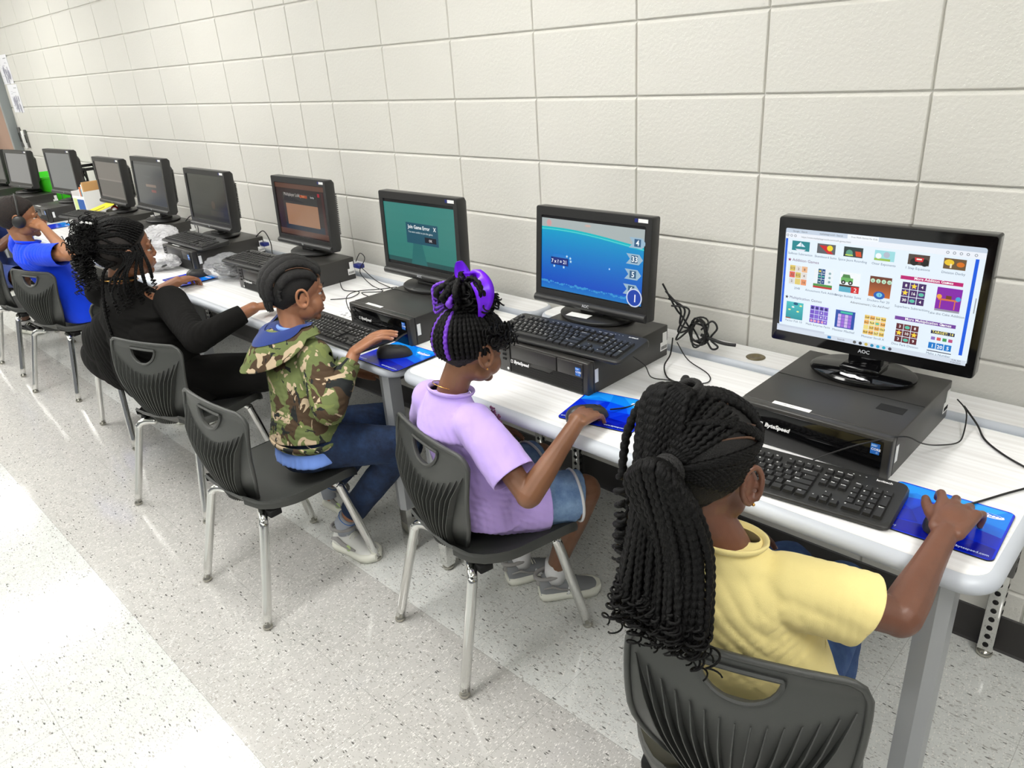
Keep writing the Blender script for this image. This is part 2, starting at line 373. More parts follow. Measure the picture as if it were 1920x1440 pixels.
# ---- papers and switches on the wall by the door
def wall_paper(x0, x1, z0, z1, label, seed, title):
    a = Art(); w = x1 - x0; h = z1 - z0; a.rect(0, 0, w, h, (.93, .93, .95)); rnd = random.Random(seed)
    for k in range(4): a.rect(w * .62 + k * w * .07, h * .86, w * .66 + k * w * .07, h * .89, (.3, .3, .33))
    for k in range(22):
        y = h * rnd.uniform(.08, .75); x = w * rnd.uniform(.1, .7); a.rect(x, y, x + w * rnd.uniform(.05, .25), y + h * .008, (.55, .55, .6))
    for k in range(16):
        cx, cy = w * rnd.uniform(.3, .85), h * rnd.uniform(.12, .55); r = w * rnd.uniform(.02, .07)
        a.poly([(cx + r * cos(q) * rnd.uniform(.6, 1.4), cy + r * 2 * sin(q)) for q in [i * pi / 4 for i in range(8)]], (.62, .62, .68)); 
    mb = MB(); mb.box((w / 2, h / 2, -0.0006), (w, h, 0.001), 0, 0, (.93, .93, .95)); a.onto(mb, Matrix.Identity(4))
    o = mb.build('paper_sheet', 'print', fix=False); o.matrix_world = Matrix.Translation((x0, -0.002, z0)) @ Matrix.Rotation(RAD(90), 4, 'X')
    arr(o, label, 'paper', None)
wall_paper(-7.52, -7.22, 1.60, 1.83, 'white drawing sheet taped to the block wall, the upper of two near the door', 3, '')
wall_paper(-7.46, -7.17, 1.37, 1.595, 'white drawing sheet taped to the block wall just above the switches', 8, '')
def plate(x, z, w, h, label, dark, cat, name):
    r = thing(name, label, cat, (x, -0.001, z)); mb = MB(); mb.box((0, -0.006, 0), (w, 0.012, h), 0.003); mb.build('plate', 'bracket' if dark else 'white_label', r)
    q = MB(); q.box((0, -0.015, 0), (w * .35, 0.008, h * .45), 0.002); q.build('switch' if not dark else 'panel_window', 'white_label' if not dark else 'dark_grey', r)
plate(-7.50, 1.16, 0.07, 0.17, 'grey control panel on the wall right beside the door frame', True, 'wall panel', 'control_panel')
plate(-7.42, 1.14, 0.06, 0.15, 'white light switch plate between two grey wall plates', False, 'light switch', 'switch_plate')
plate(-7.33, 1.15, 0.045, 0.15, 'narrow grey outlet plate, the rightmost plate on the far wall', True, 'outlet', 'outlet_plate')
# ================================================================ tables
ZT = 0.705
def laminate():
    m, t, b = nt('white streaked laminate'); N = t.nodes; L = t.links
    tc = N.new('ShaderNodeTexCoord'); mp = N.new('ShaderNodeMapping'); mp.inputs['Scale'].default_value = (1.6, 95, 1); L.new(tc.outputs['Object'], mp.inputs['Vector'])
    n = N.new('ShaderNodeTexNoise'); n.inputs['Scale'].default_value = 1.0; n.inputs['Detail'].default_value = 5; L.new(mp.outputs[0], n.inputs['Vector'])
    cr = N.new('ShaderNodeValToRGB'); e = cr.color_ramp.elements; e[0].position = .33; e[0].color = lin((.895, .89, .885)); e[1].position = .62; e[1].color = lin((.955, .955, .955))
    L.new(n.outputs['Fac'], cr.inputs['Fac']); L.new(cr.outputs['Color'], b.inputs['Base Color']); b.inputs['Roughness'].default_value = .32
    return m
MATS['laminate'] = laminate()
def slab(parent, name_top, name_band, x0, x1, y0, y1, zt, th=0.036, r=0.06, band=0.020):
    """laminate inset in a thick rounded band"""
    w, d = x1 - x0, y1 - y0; cx, cy = (x0 + x1) / 2, (y0 + y1) / 2
    t = MB(); t.prism(rrect(w - 2 * band, d - 2 * band, max(r - band, .01), 8, cx, cy), zt - th + .004, zt); t.build(name_top, 'laminate', parent)
    b = MB(); prof = []
    for k in range(9):
        a = RAD(-90 + 180 * k / 8); prof.append((band * (1 - cos(a)) * 0.0 + (-band + band * cos(a)), (zt - th / 2 - 0.0004) + th / 2 * sin(a)))
    rows = []
    for off, z in [(-band - .004, zt - th)] + prof + [(-band - .0005, zt - .0006)]:
        rows.append([(x, y, z) for x, y in rrect(w + 2 * off, d + 2 * off, max(r + off, .008), 8, cx, cy)])
    b.grid(rows, closed_u=True); b.build(name_band, 'edge_band', parent)
def make_table(x0, x1, yshift, label):
    L_ = x1 - x0
    r = thing('computer_table', label, 'table', (x0, yshift, 0))
    slab(r, 'tabletop', 'edge_band', 0, L_, -0.765, -0.150, ZT)
    slab(r, 'rear_shelf', 'shelf_band', 0.0, L_, -0.143, -0.006, ZT + .006, 0.036, 0.05, 0.012)
    for sx, px in ((1, 0.085), (-1, L_ - 0.085)):
        # front leg: angled sheet column, chrome inner tube, glide
        g = MB(); w = .026
        g.prism([(px - w, -.745 + .012), (px + w * .2, -.745), (px + w, -.735), (px + w, -.690), (px - w, -.690)], 0.175, ZT - .036)
        leg = g.build('leg', 'silver_paint', r)
        q = MB(); q.prism([(px - .018, -.735), (px + .018, -.735), (px + .018, -.700), (px - .018, -.700)], 0.018, 0.20); q.build('leg_insert', 'chrome', leg)
        q = MB(); q.lathe([(.006, 0), (.018, .001), (.020, .008), (.016, .016), (.006, .02)], 16, mt=Matrix.Translation((px, -.718, 0.001))); q.build('glide', 'nickel', leg)
        # rear leg: punched channel and punched chrome insert
        for (nm, mt_, hw, z0, z1) in (('leg', 'bracket', .024, .27, ZT - .036), ('leg_insert', 'chrome', .018, .02, .30)):
            c = MB(); c.box((px, -.045 + (0 if nm == 'leg' else .004), (z0 + z1) / 2), (2 * hw, .034 if nm == 'leg' else .026, z1 - z0), .003)
            hs = int((z1 - z0 - .03) / .028)
            for k in range(hs):
                zz = z0 + .02 + k * .028
                if nm == 'leg_insert' and zz > .26: continue
                for ax in (0, 1):
                    rot = Matrix.Rotation(RAD(90), 4, 'X') if ax == 0 else Matrix.Rotation(RAD(90), 4, 'Y')
                    yy = (-.0625 if nm == 'leg' else -.0545)
                    pos = (px, yy, zz) if ax == 0 else (px + hw + .0003, -.045, zz)
                    c.lathe([(.0072, -.0006), (.0072, .0006)], 10, 1, mt=Matrix.Translation(pos) @ rot)
            o = c.build(nm, [mt_, 'void'], r if nm == 'leg' else rl)
            if nm == 'leg': rl = o
        q = MB(); q.lathe([(.006, 0), (.018, .001), (.020, .008), (.016, .016), (.006, .02)], 16, mt=Matrix.Translation((px, -.042, 0.001))); q.build('glide', 'nickel', rl)
        c = MB(); c.box((px, -.38, ZT - .055), (.03, .62, .036), .003); c.build('cross_rail', 'bracket', r)
    c = MB(); c.box((L_ / 2, -.10, ZT - .08), (L_ - .2, .012, .10), .002); c.build('back_rail', 'bracket', r)
    return r
make_table(-1.138, 0.436, 0.0, 'white laminate computer table nearest the camera, with silver rounded edge')
make_table(-2.712, -1.146, -0.012, 'white laminate computer table in the middle, at which the camouflage jacket child sits')
make_table(-4.286, -2.722, 0.0, 'white laminate computer table beyond the girl in black')
make_table(-5.862, -4.296, 0.0, 'white laminate computer table by the boy in the blue shirt')
make_table(-7.30, -5.872, 0.0, 'farthest white laminate computer table, beside the door')
# ================================================================ computers
ZC1 = ZT + 0.095      # top of a desktop case
def make_case(x, y, rz, label, style='mesh'):
    """case 0.335 wide, 0.37 deep, 0.095 high; origin at the centre of its underside"""
    w, d, h = .335, .37, .0945
    r = thing('desktop_computer', label, 'desktop computer', (x, y, ZT + .0003), rz, 'desktop computers lying flat under the monitors')
    b = MB(); b.box((0, .012, h / 2), (w, d - .024, h), .0025)
    b.box((0, .004, h + .0003), (w - .004, .002, .0006), 0, 1)
    if style == 'near':
        b.box((.115, -.045, h + .0003), (.055, .032, .0008), .0, 1)
    b.build('case_body', ['black_case', 'void'], r)
    f = MB(); yf = -d / 2
    f.box((0, yf + .012, h / 2), (w, .024, h), .004)
    fp = f.build('front_panel', 'black_case' if style != 'gloss' else 'black_case', r)
    if style == 'gloss' or style == 'near':
        g = MB(); g.box((.002, yf - .0006, h / 2 - .003), (w - .036, .0016, h - .012), .0006)
        g.box((.04, yf - .0016, h * .48), (.20, .0012, .0012), 0)
        g.build('glossy_fascia', 'black_gloss', fp)
    else:
        g = MB()
        g.box((-.118 + .0, yf - .001, h / 2), (.002, .003, h - .01), 0, 1)
        g.box((-.025, yf - .002, .070), (.170, .005, .040), .0015)
        g.box((.108, yf - .002, .070), (.088, .005, .040), .0015)
        g.prism([(-.115, .006), (.150, .006), (.150, .05), (.050, .05), (.030, .034), (-.115, .034)], 0, .003, 1, mt=Matrix.Translation((0, yf + .001, 0)) @ Matrix.Rotation(RAD(90), 4, 'X'))
        for i in range(33):
            for k in range(6):
                px = -.110 + i * .008 + (k % 2) * .004; pz = .010 + k * .0072
                if px > .148 or (px < .045 and pz > .034): continue
                hx = [(px + .0034 * cos(a * pi / 3), pz + .0030 * sin(a * pi / 3)) for a in range(6)]
                hx2 = [(px + .0026 * cos(a * pi / 3), pz + .0023 * sin(a * pi / 3)) for a in range(6)]
                vs = [(a, yf - .0026, c) for a, c in hx + hx2]; g.add(vs, [(q, (q + 1) % 6, 6 + (q + 1) % 6, 6 + q) for q in range(6)], 0)
        g.build('vented_fascia', ['black_case', 'void'], fp)
    for k in range(4):
        q = MB(); q.box((-.141, yf - .0012, .080 - k * .0135), (.014, .0016, .0062), .0005); q.box((-.141, yf - .0026, .080 - k * .0135), (.011, .0016, .002), 0); q.build('port', ['void'], r)
    q = MB(); q.lathe([(.003, 0), (.0045, .001), (.003, .002)], 12, mt=Matrix.Translation((-.128, yf - .0005, .012)) @ Matrix.Rotation(RAD(90), 4, 'X')); q.build('power_button', 'white_label', r)
    a = Art(); a.text('ByteSpeed', 0, 0, .0135, (.93, .93, .93), .0006, shear=.25); a.rect(-.012, -.001, -.004, .009, (.9, .9, .9)); a.rect(-.010, .001, -.006, .007, (.1, .1, .1))
    q = MB(); a.onto(q, Matrix.Translation((-.100, yf - .0052 - (0 if style == 'mesh' else -.003), .046 if style != 'mesh' else .036)) @ Matrix.Rotation(RAD(90), 4, 'X')); q.build('maker_lettering', 'print', r, fix=False)
    a = Art(); a.rect(0, 0, .018, .024, (.12, .42, .78)); a.rect(.001, .016, .010, .0225, (.30, .62, .92)); a.text('intel', .0012, .0175, .0065, (1, 1, 1)); a.text('CORE', .0012, .0085, .0072, (1, 1, 1), .0002); a.text('i5', .011, .002, .006, (.8, .9, 1))
    q = MB(); a.onto(q, Matrix.Translation((.128, yf - .0052 - (0 if style == 'mesh' else -.003), .055)) @ Matrix.Rotation(RAD(90), 4, 'X')); o = q.build('badge', 'print', r, fix=False); o['label'] = 'blue square badge'
    q = MB(); q.box((-.055, yf + .028, h + .0008), (.085, .014, .0008)); a = Art()
    a.text('ME - 327', -.02, -.003, .007, (.45, .45, .45)); o = q.build('asset_label', ['white_label'], r)
    q = MB(); a.onto(q, Matrix.Translation((-.055, yf + .028, h + .0014))); q.build('label_lettering', 'print', o, fix=False)
    q = MB(); q.box((w / 2 + .0004, yf + .035, .05), (.0008, .014, .038)); q.build('side_sticker', 'white_label', r)
    q = MB(); q.box((w / 2 + .0004, d / 2 - .02, .035), (.0008, .034, .026)); q.box((w / 2 + .0004, d / 2 - .016, .062), (.0008, .02, .028))
    for k in range(9): q.box((w / 2 + .001, d / 2 - .033 + k * .0032, .031), (.0006, .0014, .010), 0, 1)
    q.build('barcode_sticker', ['white_label', 'void'], r)
    return r
def make_monitor(x, y, zc, yaw, tilt, w, h, basey, label, art, style='office', emit='screen_bright', logo='AOC', base=(.13, .10)):
    """x, y, zc = centre of the panel front; the base stands on the case top"""
    z0 = ZC1 + .0013
    r = thing('computer_monitor', label, 'computer monitor', (x, y, z0), RAD(yaw), 'computer monitors along the wall')
    T = Matrix.Translation((0, 0, zc - z0)) @ Matrix.Rotation(-RAD(tilt), 4, 'X')   # panel frame: x right, z up, -y to viewer
    fr = MB()
    def ring(x0, z0_, x1, z1, a, b, yy0, yy1, rr):
        pass
    bz = (.020, .020, .026, .040) if style == 'office' else (.017, .017, .026, .030)   # left right top bottom
    iw0, iw1, iz0, iz1 = -w / 2 + bz[0], w / 2 - bz[1], -h / 2 + bz[3], h / 2 - bz[2]
    outer = rrect(w, h, .006, 4); n = len(outer)
    innr = []
    for px, pz in outer:
        innr.append((iw0 + (px + w / 2) / w * (iw1 - iw0), iz0 + (pz + h / 2) / h * (iz1 - iz0)))
    rows = [[(a, .050, b) for a, b in rrect(w - .02, h - .02, .006, 4)], [(a, .036, b) for a, b in outer], [(a, .003, b) for a, b in outer], [(a * .994, 0, b * .992) for a, b in outer], [(a, .001, b) for a, b in innr], [(a, .005, b) for a, b in innr]]
    fr.grid(rows, closed_u=True, smooth=False, mt=T)
    if style == 'office': fr.tube([(-w / 2 + .003, .0, -h / 2 + .012), (w / 2 - .003, .0, -h / 2 + .012)], .0125, 12, mt=T)
    frame = fr.build('bezel', 'black_plastic' if style == 'office' else 'black_gloss', r, autosmooth=RAD(40))
    bk = MB(); hw = w * .40; hh = h * .36
    bk.grid([[(a, .047, b) for a, b in rrect(w * .94, h * .92, .01, 4)], [(a, .060, b) for a, b in rrect(hw * 2, hh * 2, .02, 4)], [(a, .078, b) for a, b in rrect(hw * 1.9, hh * 1.9, .03, 4)], [(a * .2, .080, b * .2) for a, b in rrect(hw * 1.7, hh * 1.7, .03, 4)]], closed_u=True, smooth=False, mt=T)
    bk.add([(sx * hw * .18, .080, sz * hh * .18) for sx, sz in ((-1, -1), (1, -1), (1, 1), (-1, 1))], [(0, 1, 2, 3)], mt=T)
    back = bk.build('back_housing', 'black_plastic', r, autosmooth=RAD(40))
    v = MB()
    for k in range(22):
        zz = -h * .28 + k * h * .56 / 21; v.box((hw * .985, .068, zz), (.012, .016, .004), 0, 0, mt=T)
    v.build('vent_fins', 'dark_grey', back)
    sc = MB(); sc.box(((iw0 + iw1) / 2, .0062, (iz0 + iz1) / 2), (iw1 - iw0 + .004, .002, iz1 - iz0 + .004), 0, 0, (.03, .03, .035), mt=T)
    a = Art(); art(a, iw1 - iw0, iz1 - iz0); a.onto(sc, T @ Matrix.Translation((iw0, .0048, iz0)) @ Matrix.Rotation(RAD(90), 4, 'X'))
    s = sc.build('screen', emit, r, fix=False)
    if logo:
        a = Art(); a.text(logo, 0, 0, .012, (.75, .76, .78), .0003, center=True); q = MB(); a.onto(q, T @ Matrix.Translation((0, -.0006 - (.0125 if style == 'office' else 0), -h / 2 + (.010 if style != 'office' else .012))) @ Matrix.Rotation(RAD(90), 4, 'X')); q.build('maker_logo', 'print', r, fix=False)
    q = MB(); q.box((w / 2 - .03, -.0004, h / 2 - .012), (.032, .0008, .010), 0, mt=T); q.box((w / 2 - .053, -.0004, h / 2 - .012), (.010, .0008, .010), 0, 1, mt=T)
    if style == 'office': q.build('sticker', ['white_label', 'blue_plug'], r)
    # stand
    nk = MB(); zb = zc - z0 - h / 2
    nk.box((0, basey + .005, zb / 2 + .018), (.075, .03, zb + .022), .006); nk.box((0, basey + .03, zb + .03), (.06, .05, .08), .006); nk.box((0, basey - .004, .018), (.09, .07, .012), .004)
    nk.build('stand_neck', 'black_gloss' if style == 'gloss' else 'black_plastic', r)
    bs = MB(); bs.lathe([(.01, 0), (base[0] - .004, 0), (base[0], .004), (base[0], .009), (base[0] - .006, .013), (.01, .015)], 48, mt=Matrix.Translation((0, basey - .01, 0)), sy=base[1] / base[0])
    bo = bs.build('stand_base', 'black_gloss' if style == 'gloss' else 'black_plastic', r, autosmooth=RAD(40))
    return r, bo
# ---- what the screens show
def art_web(a, w, h):
    W_ = w; H_ = h; U = w / 100.0
    def Y(t): return H_ * (1 - t)
    a.rect(0, 0, W_, H_, (.90, .95, .99))
    a.rect(0, Y(.045), W_, H_, (.78, .83, .89)); a.rect(0, Y(.095), W_, Y(.045), (.93, .95, .98)); a.rect(U * 34, Y(.05), U * 50, Y(.006), (.95, .97, .99))
    for x, t in ((4, 'Google - Search'), (19, 'mathplayground - Search'), (36, 'Free Math Games for Kids')): a.text(t, U * x, Y(.034), U * 1.25, (.25, .25, .28))
    a.text('https://www.mathplayground.com/math-games.html', U * 9, Y(.082), U * 1.3, (.35, .38, .42))
    for x in (1.2, 3.4, 5.6, 83, 86, 89, 92, 95.5): a.circ(U * x, Y(.07), U * .7, (.45, .48, .52)); a.circ(U * x, Y(.07), U * .45, (.93, .95, .98))
    a.rect(U * .3, Y(.93), U * 1.6, Y(.10), (.05, .36, .88)); a.rect(U * 95.6, Y(.93), U * 97.2, Y(.10), (.05, .36, .88)); a.rect(U * 98.6, Y(.55), U * 99.1, Y(.42), (.6, .63, .66))
    cx = [9.2, 23.5, 38, 54, 70.5, 87]
    def cap(i, t, y): a.text(t, U * cx[i], Y(y), U * 1.75, (.35, .42, .52), center=True)
    top = [('Sailboat Subtraction', (.10, .52, .55)), ('Skateboard Sums', (.35, .36, .38)), ('Space Jaunt Rounding', (.16, .22, .22)), ('Otter Exponents', (.62, .86, .88)), ('1 Step Equations', (.30, .25, .22)), ('Division Derby', (.42, .33, .22))]
    for i, (t, c) in enumerate(top):
        x0, x1 = U * (cx[i] - 5), U * (cx[i] + 5); a.rect(x0, Y(.205), x1, Y(.115), c); cap(i, t, .245)
        m = (x0 + x1) / 2
        if i == 0: a.poly([(m - U * 3, Y(.19)), (m + U * 3, Y(.19)), (m + U * 2, Y(.205)), (m - U * 2, Y(.205))], (.9, .9, .95)); a.poly([(m - U * 2.6, Y(.165)), (m, Y(.12)), (m, Y(.165))], (.95, .97, 1)); a.poly([(m + .3 * U, Y(.165)), (m + U * .3, Y(.13)), (m + U * 2.6, Y(.165))], (.85, .92, 1))
        if i == 1: a.poly([(x0 + U, Y(.13)), (m, Y(.13)), (x1 - U, Y(.2)), (m + U, Y(.2))], (.80, .08, .12)); a.circ(m + U * 2, Y(.15), U * 1.6, (.95, .85, .15))
        if i == 2: a.circ(m - U * 2, Y(.17), U * 1.8, (.35, .60, .50)); a.rect(m - U * 4, Y(.195), m, Y(.183), (.75, .85, .35)); a.poly([(m + U, Y(.15)), (m + 4 * U, Y(.15)), (m + 4.5 * U, Y(.195)), (m + 1.6 * U, Y(.195))], (.85, .30, .12))
        if i == 3: a.rect(x0, Y(.205), x1 - 2 * U, Y(.185), (.60, .75, .30)); a.circ(m - 3 * U, Y(.165), U * 1.5, (.95, .97, .98)); a.circ(m + U, Y(.15), U * 1.6, (.70, .74, .80))
        if i == 4: a.circ(m - 2 * U, Y(.18), U * 1.9, (.08, .08, .08)); a.circ(m + 3 * U, Y(.18), U * 1.9, (.08, .08, .08)); a.poly([(m - U * 2, Y(.14)), (m + 2.5 * U, Y(.14)), (m + 2 * U, Y(.175)), (m - 1.5 * U, Y(.175))], (.85, .15, .2)); a.rect(m - U, Y(.16), m + 1.5 * U, Y(.148), (.97, .95, .9))
        if i == 5: a.circ(m - 2.5 * U, Y(.15), U * 2.2, (.93, .78, .2), sy=.7); a.circ(m + 2.6 * U, Y(.16), U * 1.8, (.85, .45, .12), sy=.7); a.rect(m - 2 * U, Y(.195), m - 1.2 * U, Y(.16), (.95, .9, .8))
    a.star(U * 3.6, Y(.297), U * 1.1, (.55, .1, .35)); a.text('Addition Games', U * 5.2, Y(.307), U * 2.3, (.45, .22, .42))
    a.star(U * 3.6, Y(.663), U * 1.1, (.2, .22, .3)); a.text('Multiplication Games', U * 5.2, Y(.673), U * 2.2, (.38, .35, .50))
    ty0, ty1 = .53, .345
    def cells(i, n, cols, nums, y0, y1, half=5.2, ncol=(1, 1, 1)):
        x0 = U * (cx[i] - half); s = U * 2 * half / n; hh = (Y(y1) - Y(y0)) / n
        for r in range(n):
            for c in range(n):
                k = (r * n + c); a.rect(x0 + c * s + s * .04, Y(y1) - (r + 1) * hh + hh * .04, x0 + (c + 1) * s - s * .04, Y(y1) - r * hh - hh * .04, cols[k % len(cols)])
                t = nums[k % len(nums)]
                if t == '*': a.star(x0 + (c + .5) * s, Y(y1) - (r + .5) * hh, s * .42, (.98, .85, .25))
                elif t == 'o': a.circ(x0 + (c + .5) * s, Y(y1) - (r + .5) * hh, s * .34, (.35, .75, .65), sy=.7)
                elif t: a.text(t, x0 + (c + .5) * s, Y(y1) - (r + .68) * hh, s * .55, ncol, s * .01, center=True)
    cells(0, 3, [(.88, .78, .40), (.88, .86, .84), (.92, .72, .55), (.88, .38, .32), (.85, .76, .38), (.88, .86, .84), (.86, .86, .86), (.88, .80, .45), (.92, .60, .42)], ['512', '2', '8', '32', '512', '4', '2', '', '16'], ty0, ty1, 5.2, (.45, .35, .3)); cap(0, '2048', .575)
    x = U * (cx[1] - 5.2); a.rect(x, Y(.53), x + U * 10.6, Y(ty1), (.92, .95, .97)); cells(1, 3, [(.05, .33, .45), (.06, .28, .52), (.04, .38, .42)], ['*', '10', '', 'o', 'o', '', '14', '7', ''], .49, ty1, 3.0); a.rect(x + U * 6.2, Y(.49), x + U * 10.6, Y(ty1), (.92, .95, .97)); a.rect(x, Y(.515), x + U * 10.6, Y(.49), (.30, .58, .28)); a.rect(x, Y(.53), x + U * 10.6, Y(.512), (.75, .2, .2))
    for k in range(3): a.circ(x + U * (8.8), Y(.38 + k * .04), U * .7, (.55, .68, .70))
    cap(1, 'Amusement Park Addition', .575)
    x = U * (cx[2] - 5.2); a.rect(x, Y(.53), x + U * 10.6, Y(ty1), (.95, .97, .98)); a.rect(x, Y(.53), x + U * 6.4, Y(.475), (.35, .68, .78)); a.rect(x, Y(.48), x + U * 10.6, Y(.462), (.25, .17, .13)); a.rect(x + U * 6.4, Y(.53), x + U * 10.6, Y(.47), (.83, .12, .14)); a.text('2', x + U * 7.8, Y(.52), U * 3.4, (1, 1, 1))
    a.rect(x + U * .6, Y(.435), x + U * 7, Y(.395), (.42, .70, .38)); a.poly([(x + U * 1, Y(.395)), (x + U * 1.6, Y(.365)), (x + U * 5, Y(.365)), (x + U * 5.6, Y(.395))], (.30, .52, .28)); a.circ(x + U * 2, Y(.44), U * 1.2, (.1, .1, .1)); a.circ(x + U * 5.8, Y(.44), U * 1.2, (.1, .1, .1)); a.circ(x + U * 2, Y(.44), U * .5, (.85, .85, .85)); a.circ(x + U * 5.8, Y(.44), U * .5, (.85, .85, .85)); cap(2, 'Bridge Builder Sums', .575)
    x = U * (cx[3] - 5.5); a.grad(x, Y(.53), x + U * 11, Y(ty1), (.80, .42, .16), (.40, .20, .14)); 
    for k, t in enumerate(('6', '5', '9', '10')): a.circ(x + U * (1.5 + k * 2.8), Y(.385), U * 1.15, (.75, .90, .78)); a.text(t, x + U * (1.5 + k * 2.8), Y(.397), U * 1.5, (.1, .2, .2), center=True)
    a.circ(x + U * 5.6, Y(.512), U * 2.9, (.12, .35, .70), sy=.75); a.circ(x + U * 5.6, Y(.508), U * 1.5, (.45, .80, .90), sy=.8); a.text('1', x + U * 5.6, Y(.52), U * 2, (.1, .2, .4), center=True); cap(3, 'Dockers Pair 20', .575)
    cells(4, 3, [(.25, .12, .38), (.30, .16, .45)], ['8', '*', '4', '*', '16', 'o', '30', 'o', '4'], .55, .355, 5.8); cap(4, 'Superhero Subtraction', .59)
    x = U * (cx[5] - 5.6); a.rect(x, Y(.565), x + U * 11.4, Y(.36), (.52, .12, .66)); a.rect(x, Y(.565), x + U * 11.4, Y(.548), (.6, .6, .65)); a.rect(x + U * 1, Y(.47), x + U * 10, Y(.455), (.85, .45, .25)); a.rect(x + U * 2, Y(.54), x + U * 2.5, Y(.47), (.85, .45, .25)); a.rect(x + U * 8.5, Y(.54), x + U * 9, Y(.47), (.85, .45, .25)); a.circ(x + U * 1.4, Y(.44), U * 1.2, (.93, .65, .25)); a.circ(x + U * 10, Y(.445), U * 1.2, (.25, .65, .85)); a.rect(x + U * 4.4, Y(.455), x + U * 7, Y(.425), (.45, .25, .12)); cap(5, 'Take the Cake Addition', .60)
    a.rect(U * 63.5, Y(.335), U * 92.5, Y(.303), (.74, .10, .44)); a.text('More Addition Games', U * 70, Y(.327), U * 2.0, (1, 1, 1), U * .03); a.poly([(U * 85, Y(.328)), (U * 86.6, Y(.319)), (U * 85, Y(.31))], (1, 1, 1))
    a.rect(U * 63.5, Y(.70), U * 92.5, Y(.668), (.45, .25, .62)); a.text('More Multiplication Games', U * 68.5, Y(.693), U * 2.0, (1, 1, 1), U * .03); a.poly([(U * 86, Y(.694)), (U * 87.6, Y(.685)), (U * 86, Y(.676))], (1, 1, 1))
    a.text('Advertisement | Go Ad-Free!', U * 50, Y(.62), U * 1.7, (.15, .15, .2), center=True)
    y0, y1 = .87, .70
    x = U * (cx[0] - 5); a.grad(x, Y(y0), x + U * 10, Y(y1), (.15, .58, .62), (.30, .75, .76), 8)
    for q in ((2, .78), (4, .75), (7, .79), (8.5, .73)): a.circ(x + U * q[0], Y(q[1]), U * .8, (.9, .93, .6) if q[0] != 4 else (.95, .97, .98), sy=.6)
    a.circ(x + U * 5.5, Y(.715), U * 1.4, (.05, .35, .5), sy=.6); a.rect(x, Y(.87), x + U * 3, Y(.86), (.6, .25, .15)); cap(0, 'Factor Fish 10', .90)
    cells(1, 4, [(.45, .32, .78), (.50, .38, .82)], ['', '', '', '', '', '', '4', '', '', '', '8', '7', '', '', '', '4'], y0, y1, 5.2)
    for k in range(4): a.circ(U * (cx[1] - 3.9 + k * 2.6), Y(.722), U * .8, (.15, .15, .45)); a.circ(U * (cx[1] - 3.9 + k * 2.6 * .8), Y(.85), U * .7, (.92, .62, .72))
    cap(1, 'Math Surprise Facts', .90)
    x = U * (cx[2] - 5.2); a.rect(x, Y(y0), x + U * 10.6, Y(y1), (.14, .30, .66)); a.rect(x + U * 2.6, Y(.728), x + U * 9.2, Y(.708), (.25, .75, .65)); cells(2, 4, [(.82, .72, .92), (.62, .42, .85)], [''], .862, .735, 3.8); cap(2, 'Monster Mischief', .905)
    cells(3, 4, [(.93, .80, .42), (.95, .72, .38), (.93, .86, .52)], ['3x4', '6x6', '3x6', '4x4', '6x2', '9x4', 'o', '3x8', '', '3x9', '5x5', '10x3', '8x4', '4x8', '2x7', '2x8'], .885, .70, 5.6, (.3, .2, .1)); cap(3, 'Monster Stroll X', .915)
    cells(4, 3, [(.38, .16, .20), (.45, .20, .25)], ['3', 'o', '8', '*', '10', '*', '3', 'o', '9'], .90, .725, 5.6); cap(4, 'Dino Park Division', .93)
    x = U * (cx[5] - 5.6); a.rect(x + U * .5, Y(.765), x + U * 11.5, Y(.735), (.10, .13, .30)); a.text('TARGET: 14', x + U * 6, Y(.76), U * 1.9, (.98, .93, .5), U * .03, center=True)
    for k, c in enumerate(((.55, .45, .75), (.85, .35, .35), (.25, .6, .35), (.75, .3, .5))): a.rect(x + U * (1 + k * 2.7), Y(.82), x + U * (2.9 + k * 2.7), Y(.792), c)
    for k, t in enumerate(('1', '20', '5')): a.rect(x + U * (.3 + k * 3.7), Y(.90), x + U * (3.6 + k * 3.7), Y(.845), (.10, .48, .80)); a.text(t, x + U * (1.95 + k * 3.7), Y(.89), U * 2.6, (1, 1, 1), U * .05, center=True)
    a.rect(x, Y(.925), x + U * 11.4, Y(.918), (.15, .1, .2)); cap(5, 'Make a Number', .955)
    a.rect(0, 0, W_, Y(.955), (.83, .87, .92)); a.rect(0, Y(.955), U * 28, Y(.935), (.78, .82, .88)); 
    a.rect(U * 30, Y(.99), U * 32, Y(.965), (.15, .5, .75)); a.text('Search', U * 35.5, Y(.985), U * 1.5, (.4, .4, .45))
    for k, c in enumerate(((.4, .4, .4), (.2, .2, .2), (.80, .72, .35), (.15, .55, .72), (.2, .68, .85), (.2, .7, .8), (.3, .3, .35))): a.circ(U * (45 + k * 3.1), Y(.977), U * .9, c)
    a.text('9:36 AM', U * 93.5, Y(.973), U * 1.2, (.35, .35, .4)); a.text('9/30/2025', U * 93, Y(.993), U * 1.2, (.35, .35, .4))
